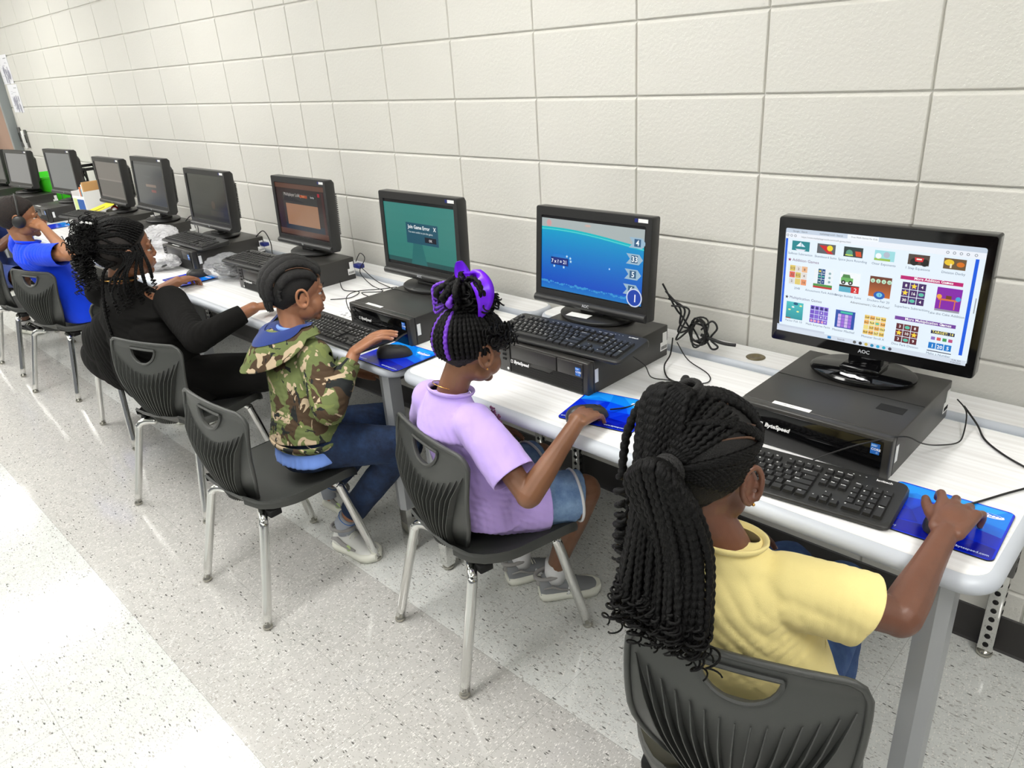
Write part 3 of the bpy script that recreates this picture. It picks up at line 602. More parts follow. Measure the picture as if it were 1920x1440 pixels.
def art_fish(a, w, h):
    U = w / 100.0; a.rect(0, 0, w, h, (.02, .02, .03)); y1 = h * .96; y0 = h * .02; H_ = y1 - y0; xr = w * .985
    a.grad(0, y0, xr, y0 + H_ * .86, (.02, .25, .75), (.0, .62, .80), 26)
    n = 24
    def wave(t, k): return y0 + H_ * (t - k * .0) + H_ * .045 * sin(pi * .9 * 1) * 0 - H_ * .085 * (lambda u: (u - .12) ** 2 * 1.1)(0)
    up = [(xr * i / n, y0 + H_ * (.88 - .10 * (i / n) ** 2 + .01 * sin(i / n * 5))) for i in range(n + 1)]
    a.poly([(0, y1)] + [p for p in up] + [(xr, y1)], (.66, .70, .70))
    lo = [(x, y - H_ * .045) for x, y in up]; a.poly(up + lo[::-1], (.02, .72, .76))
    lo2 = [(x, y - H_ * .028) for x, y in up]; a.poly(lo2 + [(x, y - H_ * .006) for x, y in lo2][::-1], (.45, .88, .90))
    a.grad(0, y0, xr, y0 + H_ * .10, (.10, .48, .78), (.05, .38, .78), 4)
    rnd = random.Random(5)
    for k in range(42):
        x = xr * (k + .5) / 42; a.circ(x, y0 + H_ * (.10 - .03 * k / 42 + rnd.uniform(-.01, .015)), U * rnd.uniform(.7, 1.8), (.22, .58, .82), 7, .6)
    a.circ(U * 8, h * .90, U * 2.6, (.80, .62, .62)); a.circ(U * 47, h * .92, U * 3, (.78, .68, .64), sy=.3)
    a.circ(U * 20, h * .475, U * 8, (.10, .48, .80), sy=.26); a.rect(U * 10.5, h * .36, U * 28.5, h * .46, (.04, .16, .48)); a.text('7 x ? = 21', U * 11, h * .385, U * 4.0, (.95, .97, 1), U * .06)
    for (x, y) in ((27, .49), (30.5, .47), (31, .43), (14, .34), (24, .34)): a.star(U * x, h * y, U * 1.3, (.75, .90, .95))
    for k, (t, y) in enumerate((('4', .79), ('33', .59), ('5', .40), ('6', .21))):
        xx = U * (84.5 - k * .8 + (1.2 if k == 0 else 0)); yy = h * y; s = U * 3.8
        a.poly([(xx, yy + s), (xx + 3 * s, yy + s), (xx + 3.9 * s, yy), (xx + 3 * s, yy - s), (xx, yy - s), (xx + .9 * s, yy)], (.60, .72, .80)); a.rect(xx + 1.2 * s, yy - s * .7, xx + 2.7 * s, yy + s * .75, (.20, .36, .50)); a.text(t, xx + 1.95 * s, yy - s * .48, s * 1.5, (.93, .96, .98), s * .03, center=True)
    a.circ(U * 92.5, h * .115, U * 7.0, (.80, .84, .92), 28); a.circ(U * 92.5, h * .115, U * 6.0, (.08, .25, .66), 28); a.text('1', U * 92.5, h * .065, U * 8, (.97, .97, 1), U * .1, center=True)
    a.circ(U * 69, h * .42, U * .7, (.7, .85, 1))
def art_teal(a, w, h):
    U = w / 100.0; a.rect(0, 0, w, h, (.03, .04, .05)); y0 = h * .05; y1 = h * .95
    a.grad(0, y0, w, y1, (.17, .46, .43), (.20, .50, .47), 6)
    a.rect(0, y0, w, h * .12, (.10, .30, .30))
    a.poly([(U * 35, y0), (U * 42, h * .52), (U * 50, h * .52), (U * 58, y0)], (.12, .40, .40))
    x0, x1, z0, z1 = U * 31, U * 76, h * .37, h * .68; a.rect(x0, z0, x1, z1, (.07, .30, .38))
    a.text('Join Game Error', x0 + U * 3, z1 - h * .085, U * 4.6, (.95, .97, .97), U * .08); a.text('X', x1 - U * 6, z1 - h * .085, U * 4.8, (.95, .97, .97), U * .1)
    a.text('You were unable to join the game.', x0 + U * 3, z1 - h * .15, U * 2.5, (.85, .9, .9)); a.rect(x1 - U * 19, z0 + h * .04, x1 - U * 3, z0 + h * .12, (.02, .05, .12)); a.text('OK', x1 - U * 11, z0 + h * .06, U * 3, (.9, .9, .9), U * .05, center=True)
def art_brown(a, w, h):
    U = w / 100.0; a.rect(0, 0, w, h, (.13, .07, .08)); a.rect(0, h * .90, w, h * .985, (.36, .23, .18)); a.rect(0, h * .03, w, h * .13, (.34, .22, .18)); a.rect(U * 14, h * .13, w * .97, h * .25, (.07, .13, .20))
    a.rect(U * 14, h * .25, U * 84, h * .82, (.17, .17, .17)); a.poly([(U * 14, h * .66), (U * 22, h * .80), (U * 45, h * .70), (U * 58, h * .66)], (.05, .07, .11))
    a.rect(U * 19, h * .22, U * 84, h * .62, (.62, .46, .35)); a.text('Multiplayer Lobby', U * 17, h * .76, U * 5, (.75, .72, .70)); a.rect(U * 50, h * .75, U * 65, h * .80, (.62, .25, .08)); a.rect(U * 68, h * .75, U * 82, h * .80, (.08, .08, .10)); a.text('Start', U * 57, h * .76, U * 3.4, (.9, .6, .4), center=True); a.text('Invite', U * 75, h * .76, U * 3.4, (.85, .85, .85), center=True)
    a.rect(U * 86, h * .80, U * 90, h * .86, (.65, .08, .18)); a.rect(U * 93, h * .13, U * 97, h * .88, (.24, .08, .09))
def art_dim(a, w, h, v=0):
    U = w / 100.0; base = [(.17, .18, .16), (.30, .31, .315), (.40, .375, .355), (.44, .45, .45), (.50, .50, .50), (.37, .37, .36)][v]
    a.rect(0, 0, w, h, base)
    if v == 0:
        a.rect(0, h * .03, w, h * .10, (.12, .12, .12)); a.rect(0, h * .30, w, h * .94, (.14, .15, .13)); a.rect(U * 22, h * .60, U * 58, h * .82, (.12, .13, .11)); a.rect(U * 52, h * .12, U * 85, h * .24, (.23, .22, .19)); a.circ(U * 62, h * .36, U * 5, (.26, .22, .18))
    if v == 1:
        a.rect(0, h * .93, w, h, (.2, .21, .22)); a.text('Ready to play?', U * 32, h * .64, U * 4, (.4, .41, .42)); a.text('Enter your code', U * 34, h * .56, U * 3.4, (.38, .39, .4)); a.rect(U * 35, h * .42, U * 70, h * .48, (.52, .46, .42)); a.rect(U * 52, h * .30, U * 68, h * .36, (.52, .32, .31))
    if v == 2: a.rect(0, h * .48, w, h * .52, (.46, .43, .41)); a.rect(0, h * .05, w, h * .48, (.31, .29, .275))
cases = {}
CS = [(1, .017, -.345, 0, 'near', 'black desktop computer under the big bright monitor, nearest the camera'),
      (2, -.725, -.383, 0, 'mesh', 'black desktop computer with honeycomb vents, a keyboard lying across its top'),
      (3, -1.422, -.42, 0, 'gloss', 'black desktop computer with glossy front, behind the camouflage child\'s keyboard and hand'),
      (4, -2.305, -.39, 0, 'mesh', 'black desktop computer beside the plastic bag at the left end of the middle table'),
      (5, -3.105, -.38, 0, 'mesh', 'black desktop computer with a keyboard on top, behind the black-sleeved girl\'s mouse hand'),
      (6, -3.935, -.36, 0, 'mesh', 'black desktop computer with no keyboard on it, behind the braided girl in black'),
      (7, -4.50, -.365, 0, 'mesh', 'black desktop computer carrying a keyboard, yellow card and books'),
      (8, -5.44, -.36, 4, 'mesh', 'black desktop computer just beyond the blue shirt boy\'s head, next to the book box'),
      (9, -6.27, -.42, 6, 'mesh', 'black desktop computer in front of the green bin'),
      (10, -7.10, -.40, 6, 'mesh', 'black desktop computer at the far end by the door')]
for k, x, y, rz, st, lb in CS: cases[k] = make_case(x, y, RAD(rz), lb, st)
MN = [(1, .012, -.251, 1.001, .6, -1.0, .457, .311, .02, 'large glossy black monitor showing a bright page of maths games', art_web, 'gloss', 'AOC', (.12, .085)),
      (2, -.775, -.285, .977, 0, 4.8, .424, .295, .045, 'black monitor showing a blue underwater maths game', art_fish, 'office', 'AOC', (.125, .095)),
      (3, -1.476, -.356, .985, 0, 1.9, .424, .30, .045, 'black monitor showing a teal screen with an error box', art_teal, 'office', 'AOC', (.12, .09)),
      (4, -2.385, -.276, .978, 0, 2.2, .44, .298, .04, 'black monitor showing a brown and tan game lobby', art_brown, 'office', 'hp', (.12, .09)),
      (5, -3.165, -.335, .987, 0, 2.9, .45, .289, .04, 'black monitor with a dim olive screen above the keyboard-topped computer', lambda a, w, h: art_dim(a, w, h, 0), 'office', 'hp', (.12, .09)),
      (6, -3.955, -.305, 1.005, 0, 4.0, .45, .303, .04, 'black monitor with a grey screen showing faint text and an orange bar', lambda a, w, h: art_dim(a, w, h, 1), 'office', 'hp', (.12, .09)),
      (7, -4.579, -.31, .989, 0, 1.9, .46, .284, .04, 'black monitor with a two-tone brown-grey screen beside the black crate', lambda a, w, h: art_dim(a, w, h, 2), 'office', 'hp', (.12, .09)),
      (8, -5.44, -.333, 1.005, 4, 2, .47, .304, .04, 'black monitor with a blank grey screen, its stand right of the green bin', lambda a, w, h: art_dim(a, w, h, 3), 'office', 'hp', (.12, .09)),
      (9, -6.43, -.356, .981, 5, 5, .48, .285, .04, 'black monitor with a blank grey screen, left of the green bin', lambda a, w, h: art_dim(a, w, h, 4), 'office', 'hp', (.12, .09)),
      (10, -7.30, -.35, .96, 10, 3, .46, .285, .04, 'farthest black monitor at the left edge, beside the door', lambda a, w, h: art_dim(a, w, h, 5), 'office', 'hp', (.12, .09))]
MATS['screen_dim'] = attr_mat('dim screen', 0.85, 0.15)
mons = {}
for (k, x, y, z, yw, tl, w, h, by, lb, art, st, lg, bs) in MN:
    mons[k], bo = make_monitor(x, y, z, yw, tl, w, h, by, lb, art, st, 'screen_bright' if k <= 2 else 'screen_dim' if k > 3 else 'screen_bright', lg, bs)
    if k == 2: q = MB(); q.box((-.02, by - .075, .016), (.075, .032, .0012), 0, rot=.08); q.build('white_sticker', 'white_label', bo)
    if k == 1:
        a = Art(); rnd = random.Random(2); pts = [(.040 * cos(t) * rnd.uniform(.6, 1.1), .009 * sin(t) * rnd.uniform(.5, 1.2)) for t in [i * pi / 14 for i in range(28)]]
        a.poly(pts, (.92, .92, .93)); q = MB(); a.onto(q, Matrix.Translation((.0, by - .072, .0152)) @ Matrix.Rotation(-.2, 4, 'Z')); q.build('torn_sticker', 'print', bo, fix=False)
# ---------------------------------------------------------------- keyboards
# rows of (x, width, legend) in key units of 19 mm
def key_rows():
    R = []
    top = [(0, 'Esc')] + [(2 + i, 'F%d' % (i + 1)) for i in range(4)] + [(6.5 + i, 'F%d' % (i + 5)) for i in range(4)] + [(11 + i, 'F%d' % (i + 9)) for i in range(4)] + [(15.25, 'PrtSc'), (16.25, 'ScrLk'), (17.25, 'Pause')]
    for x, t in top: R.append((x, 5.25, 1, 1, t))
    for i, t in enumerate('`1234567890-='): R.append((i, 4, 1, 1, t))
    R.append((13, 4, 2, 1, 'Backspace'))
    R.append((0, 3, 1.5, 1, 'Tab'))
    for i, t in enumerate('QWERTYUIOP[]'): R.append((1.5 + i, 3, 1, 1, t))
    R.append((13.5, 3, 1.5, 1, '\\'))
    R.append((0, 2, 1.75, 1, 'Caps'))
    for i, t in enumerate("ASDFGHJKL;'"): R.append((1.75 + i, 2, 1, 1, t))
    R.append((12.75, 2, 2.25, 1, 'Enter')); R.append((0, 1, 2.25, 1, 'Shift'))
    for i, t in enumerate('ZXCVBNM,./'): R.append((2.25 + i, 1, 1, 1, t))
    R.append((12.25, 1, 2.75, 1, 'Shift'))
    for x, w, t in ((0, 1.25, 'Ctrl'), (1.25, 1.25, ''), (2.5, 1.25, 'Alt'), (3.75, 6.25, ''), (10, 1.25, 'Alt'), (11.25, 1.25, ''), (12.5, 1.25, ''), (13.75, 1.25, 'Ctrl')): R.append((x, 0, w, 1, t))
    for i, t in enumerate(('Ins', 'Home', 'PgUp')): R.append((15.25 + i, 4, 1, 1, t))
    for i, t in enumerate(('Del', 'End', 'PgDn')): R.append((15.25 + i, 3, 1, 1, t))
    R += [(16.25, 1, 1, 1, '^'), (15.25, 0, 1, 1, '<'), (16.25, 0, 1, 1, 'v'), (17.25, 0, 1, 1, '>')]
    for i, t in enumerate(('Num', '/', '*', '-')): R.append((18.5 + i, 4, 1, 1, t))
    for r, s in ((3, '789'), (2, '456'), (1, '123')):
        for i, t in enumerate(s): R.append((18.5 + i, r, 1, 1, t))
    R += [(18.5, 0, 2, 1, '0'), (20.5, 0, 1, 1, '.'), (21.5, 2, 1, 2, '+'), (21.5, 0, 1, 2, 'Enter')]
    return R
def keycap(w, h, legend):
    mb = MB(); g = .0009; z1 = .0085; a, b = w / 2 - g, h / 2 - g; c, d = a - .0024, b - .0022
    v = [(-a, -b, 0), (a, -b, 0), (a, b, 0), (-a, b, 0), (-c, -d - .0006, z1), (c, -d - .0006, z1), (c, d + .0012, z1), (-c, d + .0012, z1)]
    mb.add(v, [(0, 1, 5, 4), (1, 2, 6, 5), (2, 3, 7, 6), (3, 0, 4, 7), (4, 5, 6, 7)], 0, (.145, .145, .145))
    if legend:
        art = Art(); art.z = z1 + .0001; s = .0062 if len(legend) == 1 else .0042; art.text(legend, -c + .0008, d - s * .55, s, (.86, .86, .86), .00015); art.onto(mb, Matrix.Identity(4))
    return mb
kb_proto = {}
def make_keyboard(loc, rz, pitch, roll, label, detail):
    r = thing('keyboard', label, 'keyboard', loc, 0, 'black full-size keyboards')
    r.rotation_euler = (pitch, roll, rz)
    if detail in kb_proto:
        for ch in kb_proto[detail]:
            c = ch.copy(); COL.objects.link(c); c.parent = r
        return r
    parts = []
    W_, D_ = .450, .156; th = RAD(3.2)
    b = MB(); prof = []
    out = rrect(W_, D_, .016, 6)
    def top(y): return .011 + (y + D_ / 2) * .075
    rows = [[(x * .975, y * .95, 0.0) for x, y in out], [(x, y, .004) for x, y in out], [(x, y, top(y) * .75) for x, y in out], [(x * .988, y * .965, top(y)) for x, y in out], [(x * .955, y * .86, top(y) - .0005) for x, y in out]]
    b.grid(rows, closed_u=True)
    i = len(b.v) - len(out); b.f.append(tuple(range(i, i + len(out)))); b.m.append(0); b.c.append(None); b.sm.append(False)
    b.box((0, D_ / 2 - .013, .003), (.38, .012, .006)); 
    o = b.build('keyboard_body', 'black_plastic', r, autosmooth=RAD(50)); parts.append(o)
    u = .0187; x0 = -.2135; y0 = -.0605
    one = MB(); n = 0; tilt = Matrix.Rotation(math.atan(.075), 4, 'X')
    for (kx, ky, kw, kh, t) in key_rows():
        cx = x0 + (kx + kw / 2) * u; cy = y0 + (ky + kh / 2) * .0184; m = Matrix.Translation((cx, cy, top(cy) - .003)) @ tilt
        k = keycap(kw * u, kh * .0184, t if detail == 'full' else '')
        if detail == 'full' and n < 100:
            ko = k.build('keycap', 'print', r, fix=False); ko.matrix_local = m; parts.append(ko); n += 1
        else: one.add(k.v, k.f, 0, None, False, m); one.c[-len(k.f):] = k.c
    if detail == 'full':
        ko = one.build('keycap_cluster', 'print', r, fix=False); ko['kind'] = 'stuff'; parts.append(ko)
    else:
        parts.append(one.build('keycaps', 'print', r, fix=False))
    if detail == 'full':
        a = Art(); a.text('logitech', 0, 0, .0095, (.9, .9, .9), .0003)
        for k in range(3): a.rect(-.045 + k * .012, .002, -.042 + k * .012, .004, (.85, .85, .85))
        q = MB(); a.onto(q, Matrix.Translation((.165, .060, top(.066) + .0004)) @ tilt); parts.append(q.build('maker_logo', 'print', r, fix=False))
    kb_proto[detail] = parts
    return r
zt_ = ZT + .001
make_keyboard((.020, -.652, zt_), RAD(5.5), 0, 0, 'black keyboard lying on the table in front of the near yellow-shirted girl', 'full')
make_keyboard((-.707, -.476, ZC1 + .004), RAD(3.0), RAD(1.0), 0, 'black keyboard resting across the front of the honeycomb-vented desktop computer', 'full')
make_keyboard((-1.575, -.675, zt_), RAD(-1), 0, 0, 'black keyboard on the table under the camouflage child\'s right wrist', 'full')
make_keyboard((-2.37, -.50, ZC1 + .003), RAD(2), 0, 0, 'black keyboard on the computer behind the camouflage child\'s head', 'far')
make_keyboard((-3.11, -.465, ZC1 + .003), RAD(0), 0, 0, 'black keyboard across the computer in front of the olive-screened monitor', 'far')
make_keyboard((-4.55, -.495, ZC1 + .003), RAD(9), 0, 0, 'black keyboard on the computer left of the braided girl\'s head, by the yellow card', 'far')
# ---------------------------------------------------------------- mouse pads and mice
def make_pad(x, y, rz, label, z=ZT + .0006):
    r = thing('mouse_pad', label, 'mouse pad', (x, y, z), rz, 'blue printed mouse pads')
    w, d = .205, .180; b = MB(); b.prism(rrect(w, d, .012, 5), 0, .0022); b.build('rubber_base', 'cable', r)
    a = Art(); rr = rrect(w - .0008, d - .0008, .012, 5); a.poly(rr, (.0, .16, .82)); rnd = random.Random(11)
    def clipy(pts): return pts
    e = w / 2 - .004; f = d / 2 - .004
    for pts, c in (([(-e, f), (e, f), (e, .02), (.03, .035), (-.02, .045), (-e, .03)], (.03, .50, .92)), ([(-e, .03), (-.06, .06), (-.02, .045), (-.03, f), (-e, f)], (.10, .58, .97)), ([(.0, f), (.05, .035), (.09, f)], (.10, .62, .97)), ([(-.02, .045), (.03, .035), (.05, .0), (-.01, -.005)], (.02, .30, .90)), ([(.03, .035), (e, .02), (e, -.01), (.05, 0)], (.04, .42, .90)), ([(-e, .03), (-.03, .045), (-.05, -.005)], (.03, .26, .86)), ([(-e, -.02), (-.05, -.005), (-.03, -.04), (-e, -.055)], (.0, .12, .72)), ([(-.01, -.005), (.05, 0), (.02, -.04)], (.02, .20, .84)), ([(.05, 0), (e, -.01), (e, -.045), (.04, -.035)], (.02, .16, .78)), ([(-e, -.055), (.02, -.04), (e, -.05), (e, -f), (-e, -f)], (.0, .05, .60)), ([(.01, -.055), (.07, -.045), (.05, -.07)], (.0, .09, .68))):
        a.poly(pts, c)
    a.circ(.062, .057, .028, (.95, .97, 1), 24, .30); a.circ(.060, .058, .0265, (.05, .45, .9), 24, .27); a.text('ByteSpeed', .034, .0535, .0125, (1, 1, 1), .0004, shear=.2)
    a.text('www.bytespeed.com', .022, -.079, .0085, (.85, .92, 1), .0001); a.text('877.553.0777', -.097, -.079, .0075, (.8, .88, 1), .0001)
    m = MB(); a.onto(m, Matrix.Translation((0, 0, .0024))); m.build('printed_surface', 'pad_print', r, fix=False)
    return r
def make_mouse(x, y, rz, label, z):
    r = thing('computer_mouse', label, 'computer mouse', (x, y, z), rz, 'black wired computer mice')
    rows = []; n = 20
    for k in range(11):
        t = k / 10.0; zz = .034 * sin(t * pi / 2); s = cos(t * pi / 2) ** .55 if k < 10 else .02
        rows.append([((.030 - .004 * cos(2 * a)) * cos(a) * s, (.056) * sin(a) * s - .010 * t, .001 + zz * (1 - .12 * sin(a) * t)) for a in [2 * pi * j / n for j in range(n)]])
    b = MB(); b.grid(rows, closed_u=True); b.add(rows[0], [tuple(range(n))]); b.build('mouse_body', 'black_plastic', r)
    q = MB(); q.lathe([(.0055, -.003), (.007, -.0015), (.007, .0015), (.0055, .003)], 14, mt=Matrix.Translation((0, .032, .0235)) @ Matrix.Rotation(RAD(90), 4, 'Y')); q.build('scroll_wheel', 'dark_grey', r)
    q = MB(); q.tube([(0, .020, .0335), (0, .044, .020), (0, .053, .010)], .0008, 6); q.build('button_seam', 'void', r)
    return r
ZP = ZT + .0036
make_pad(.307, -.600, RAD(2), 'blue mouse pad under the yellow-shirted girl\'s hand at the near table end')
make_pad(-.462, -.603, RAD(11), 'blue mouse pad partly behind the hanging braids, under the lilac-shirted child\'s hand')
make_pad(-1.232, -.685, RAD(1), 'blue mouse pad on the corner of the middle table, beside a free mouse')
make_pad(-2.83, -.640, RAD(0), 'blue mouse pad under the hand of the girl in black')
make_pad(-5.08, -.56, RAD(0), 'blue mouse pad in front of the blue shirt boy\'s elbow')
make_mouse(.322, -.618, RAD(-18), 'black mouse under the yellow-shirted girl\'s fingers', ZP)
make_mouse(-.478, -.672, RAD(-28), 'black mouse gripped by the lilac-shirted child', ZP)
make_mouse(-1.235, -.690, RAD(-42), 'black mouse lying free on the blue pad at the table corner', ZP)
make_mouse(-2.82, -.600, RAD(-10), 'black mouse under the hand of the girl in black', ZP)
# ================================================================ chairs
SH = .385     # seat height
def shell_back(u, v):
    """backrest surface, u -1..1 across, v 0..1 up; chair faces +y"""
    wd = .150 + .033 * sin(min(1, v / .85) * pi / 2)
    if v < .50: wd *= (.50 + .50 * sin(v / .50 * pi / 2))
    x = u * wd; z = SH - .025 + v * .325
    y = -.150 + .002 * v - .022 * sin(pi * min(1, v * 1.1)) + .034 * (u * u) * (1 - .55 * v) + .02 * (1 - v) ** 2
    return Vector((x, y, z))
def make_chair(label, loc, rz):
    r = thing('school_chair', label, 'chair', loc, rz, 'charcoal school chairs with chrome legs')
    # backrest: panel with hand slot, solidified
    def hole(u, v): return (u / .35) ** 2 + ((.925 - v) / .165) ** 2 < 1 and v < .925
    NU, NV = 56, 56; b = bmesh.new(); vs = {}
    for j in range(NV + 1):
        for i in range(NU + 1):
            u = -1 + 2 * i / NU; v = j / NV
            p = shell_back(u, v)
            # round the upper corners
            if abs(u) > .80 and v > .88:
                cu, cv = .80, .88; du, dv = (abs(u) - cu) / .20, (v - cv) / .12
                q = math.hypot(du, dv); mx_ = max(du, dv)
                if q > 1e-6: du, dv = du / q * mx_, dv / q * mx_
                p = shell_back(math.copysign(cu + du * .20, u), cv + dv * .12)
            p.z -= .0 * u
            vs[i, j] = b.verts.new(p)
    for j in range(NV):
        for i in range(NU):
            u = -1 + 2 * (i + .5) / NU; v = (j + .5) / NV
            if hole(u, v): continue
            b.faces.new((vs[i, j], vs[i + 1, j], vs[i + 1, j + 1], vs[i, j + 1]))
    for v in list(b.verts):
        if not v.link_faces: b.verts.remove(v)
    for _ in range(3):   # soften the slot outline
        bd = [v for v in b.verts if v.is_boundary and abs(v.co.x) < .09 and v.co.z > SH + .21 and v.co.z < SH + .305]
        new = {v: (sum((e.other_vert(v).co for e in v.link_edges if e.is_boundary), Vector()) / max(1, sum(1 for e in v.link_edges if e.is_boundary))) for v in bd}
        for v, c in new.items(): v.co = v.co.lerp(c, .5)
    bmesh.ops.recalc_face_normals(b, faces=b.faces)
    g = bmesh.ops.solidify(b, geom=list(b.faces), thickness=.007)
    bk = MB(); bk.bm(b, smooth=True)
    # rolled rim along the top and sides
    rim = [shell_back(-1, t / 12) for t in range(0, 11)] + [shell_back(-.995, .90), shell_back(-.94, .965), shell_back(-.86, .993)] + [shell_back(-.8 + 1.6 * t / 12, 1.0) for t in range(0, 13)] + [shell_back(.86, .993), shell_back(.94, .965), shell_back(.995, .90)] + [shell_back(1, t / 12) for t in range(10, -1, -1)]
    bk.tube([p + Vector((0, -.001, 0)) for p in rim], .0062, 8)
    ring = []
    for k in range(28):
        a = 2 * pi * k / 28; u = .35 * cos(a); v = min(.925, .925 + .165 * sin(a)); ring.append(shell_back(u, v) + Vector((0, -.002, 0)))
    bk.tube(ring, .0048, 6, closed=True)
    back = bk.build('backrest', 'chair_plastic', r, autosmooth=RAD(50))
    # vertical fins on the rear face, fanning outward, tops on a smile curve
    fn = MB(); nf = 15
    for k in range(nf):
        u0 = -1 + 2 * (k + .5) / nf; vt = .64 + .22 * abs(u0) ** 1.7; pts = []; wid = []
        for t in range(15):
            v = vt * (1 - t / 14.0); uu = u0 * (.55 + .45 * (v / vt) ** 1.2) * (1.0 if abs(u0) < .9 else .98)
            if v < .40: uu *= 1 / (.72 + .28 * sin(max(v, .02) / .40 * pi / 2))
            hgt = .017 * min(1, t / 3.0) * (1 - .15 * (t / 14.0)); p = shell_back(uu, v); pts.append((p, hgt))
        L_ = []
        for p, hh in pts:
            tw = .0013; L_.append([p + Vector((-tw, -.002, 0)), p + Vector((-tw * .8 + .006 * u0 * 0, -.004 - hh, 0)), p + Vector((tw * .8, -.004 - hh, 0)), p + Vector((tw, -.002, 0))])
        fn.grid(L_, smooth=False)
        a, c = L_[0], L_[-1]; fn.add(a, [(0, 1, 2, 3)]); fn.add(c, [(0, 1, 2, 3)])
    fn.build('rear_fins', 'chair_plastic', back)
    # seat
    NU, NV = 28, 28; rows = []
    def seat(u, v):
        wd = .092 + .103 * sin(min(1, v * 2.2 + .12) * pi / 2); y = -.158 + v * .368
        z = SH - .012 + .012 * abs(u) ** 3 - .016 * (1 - u * u) * sin(pi * min(1, v * 1.05)) - .030 * max(0, (v - .8) / .2) ** 2 + (.028 * max(0, (.14 - v) / .14) ** 2)
        return Vector((u * wd, y, z))
    b = bmesh.new(); vs = {}
    for j in range(NV + 1):
        for i in range(NU + 1):
            u = -1 + 2 * i / NU; v = j / NV
            if abs(u) > .7 and v > .8:
                du, dv = (abs(u) - .7) / .3, (v - .8) / .2; q = math.hypot(du, dv); m_ = max(du, dv)
                if q > 1e-6: du, dv = du / q * m_, dv / q * m_
                u = math.copysign(.7 + .3 * du, u); v = .8 + .2 * dv
            vs[i, j] = b.verts.new(seat(u, v))
    for j in range(NV):
        for i in range(NU): b.faces.new((vs[i, j], vs[i + 1, j], vs[i + 1, j + 1], vs[i, j + 1]))
    bmesh.ops.recalc_face_normals(b, faces=b.faces); bmesh.ops.solidify(b, geom=list(b.faces), thickness=.008)
    st = MB(); st.bm(b, smooth=True)
    def seatrim(t):   # around left side, front, right side
        if t < .38: return seat(-1, t / .38 * .8)
        if t < .62:
            s = (t - .38) / .24; a = pi - s * pi; return None
    rim = [seat(-1, k / 10 * .8) for k in range(11)]
    for k in range(1, 7): a = k / 6 * pi / 2; rim.append(seat(-(.7 + .3 * cos(a)), .8 + .2 * sin(a)))
    for k in range(1, 8): rim.append(seat(-.7 + 1.4 * k / 8, 1.0))
    for k in range(0, 7): a = pi / 2 - k / 6 * pi / 2; rim.append(seat(.7 + .3 * cos(a), .8 + .2 * sin(a)))
    rim += [seat(1, .8 - k / 10 * .8) for k in range(1, 11)]
    sk = []
    for p in rim: sk.append([p + Vector((0, 0, .002)), p + Vector((0, 0, -.012)) + Vector((p.x, p.y - .02, 0)).normalized() * .004, p + Vector((0, 0, -.026)) + Vector((p.x, p.y - .02, 0)).normalized() * .003, p + Vector((0, 0, -.026)) - Vector((p.x, p.y - .02, 0)).normalized() * .004])
    st.grid(sk)
    st.build('seat', 'chair_plastic', r, autosmooth=RAD(50))
    # frame and legs
    fr = MB(); zr = SH - .048
    for s in (-1, 1): fr.tube([(s * .125, -.12, zr), (s * .125, .12, zr)], .011, 10)
    fr.tube([(-.13, .03, zr), (.13, .03, zr)], .009, 8); fr.box((0, .0, zr + .012), (.26, .2, .006), .002, 1)
    for s in (-1, 1): fr.box((s * .150, -.095, zr + .006), (.03, .04, .022), .004, 1)
    fr.build('seat_frame', ['chrome', 'void'], r)
    for s in (-1, 1):
        for f_ in (-1, 1):
            top = (s * .10, f_ * .10, zr)
            path = spline([(s * .09, f_ * .105, zr), (s * .130, f_ * .122, zr + .001), (s * .152, f_ * .135, zr - .012), (s * .160, f_ * .145, zr - .05), (s * .187, f_ * .210, .018)], 6)
            lg = MB(); lg.tube(path, .0140, 14); leg = lg.build('leg', 'chrome', r)
            q = MB(); q.lathe([(.004, 0), (.013, .001), (.0155, .006), (.014, .012), (.0105, .017), (.0105, .024)], 14, mt=Matrix.Translation((s * .188, f_ * .212, 0.0005))); q.build('glide', 'nickel', leg)
    return r
CH = [(.143, -.992, 19, 'charcoal chair of the yellow-shirted girl, nearest the camera and cut by the frame'),
      (-.75, -.81, -11, 'charcoal chair carrying the child in the lilac shirt'),
      (-1.456, -1.065, 2.5, 'charcoal chair carrying the child in the camouflage jacket, half its seat empty'),
      (-2.22, -.985, 18.5, 'charcoal chair holding the girl in black, its back turned to the camera'),
      (-3.045, -.878, 90, 'sideways charcoal chair almost hidden behind the girl in black, only its two chrome legs showing'),
      (-3.92, -.90, 17.5, 'charcoal chair of the boy in the bright blue shirt'),
      (-4.58, -.93, 3.5, 'empty-looking charcoal chair left of the blue-shirted boy\'s chair'),
      (-5.32, -.95, 4, 'charcoal chair at the left edge of the view under the child in navy')]
ch0 = None
for x, y, a, lb in CH:
    if ch0 is None: ch0 = make_chair(lb, (x, y, 0), RAD(a))
    else: dup(ch0, (x, y, 0), RAD(a), lb)
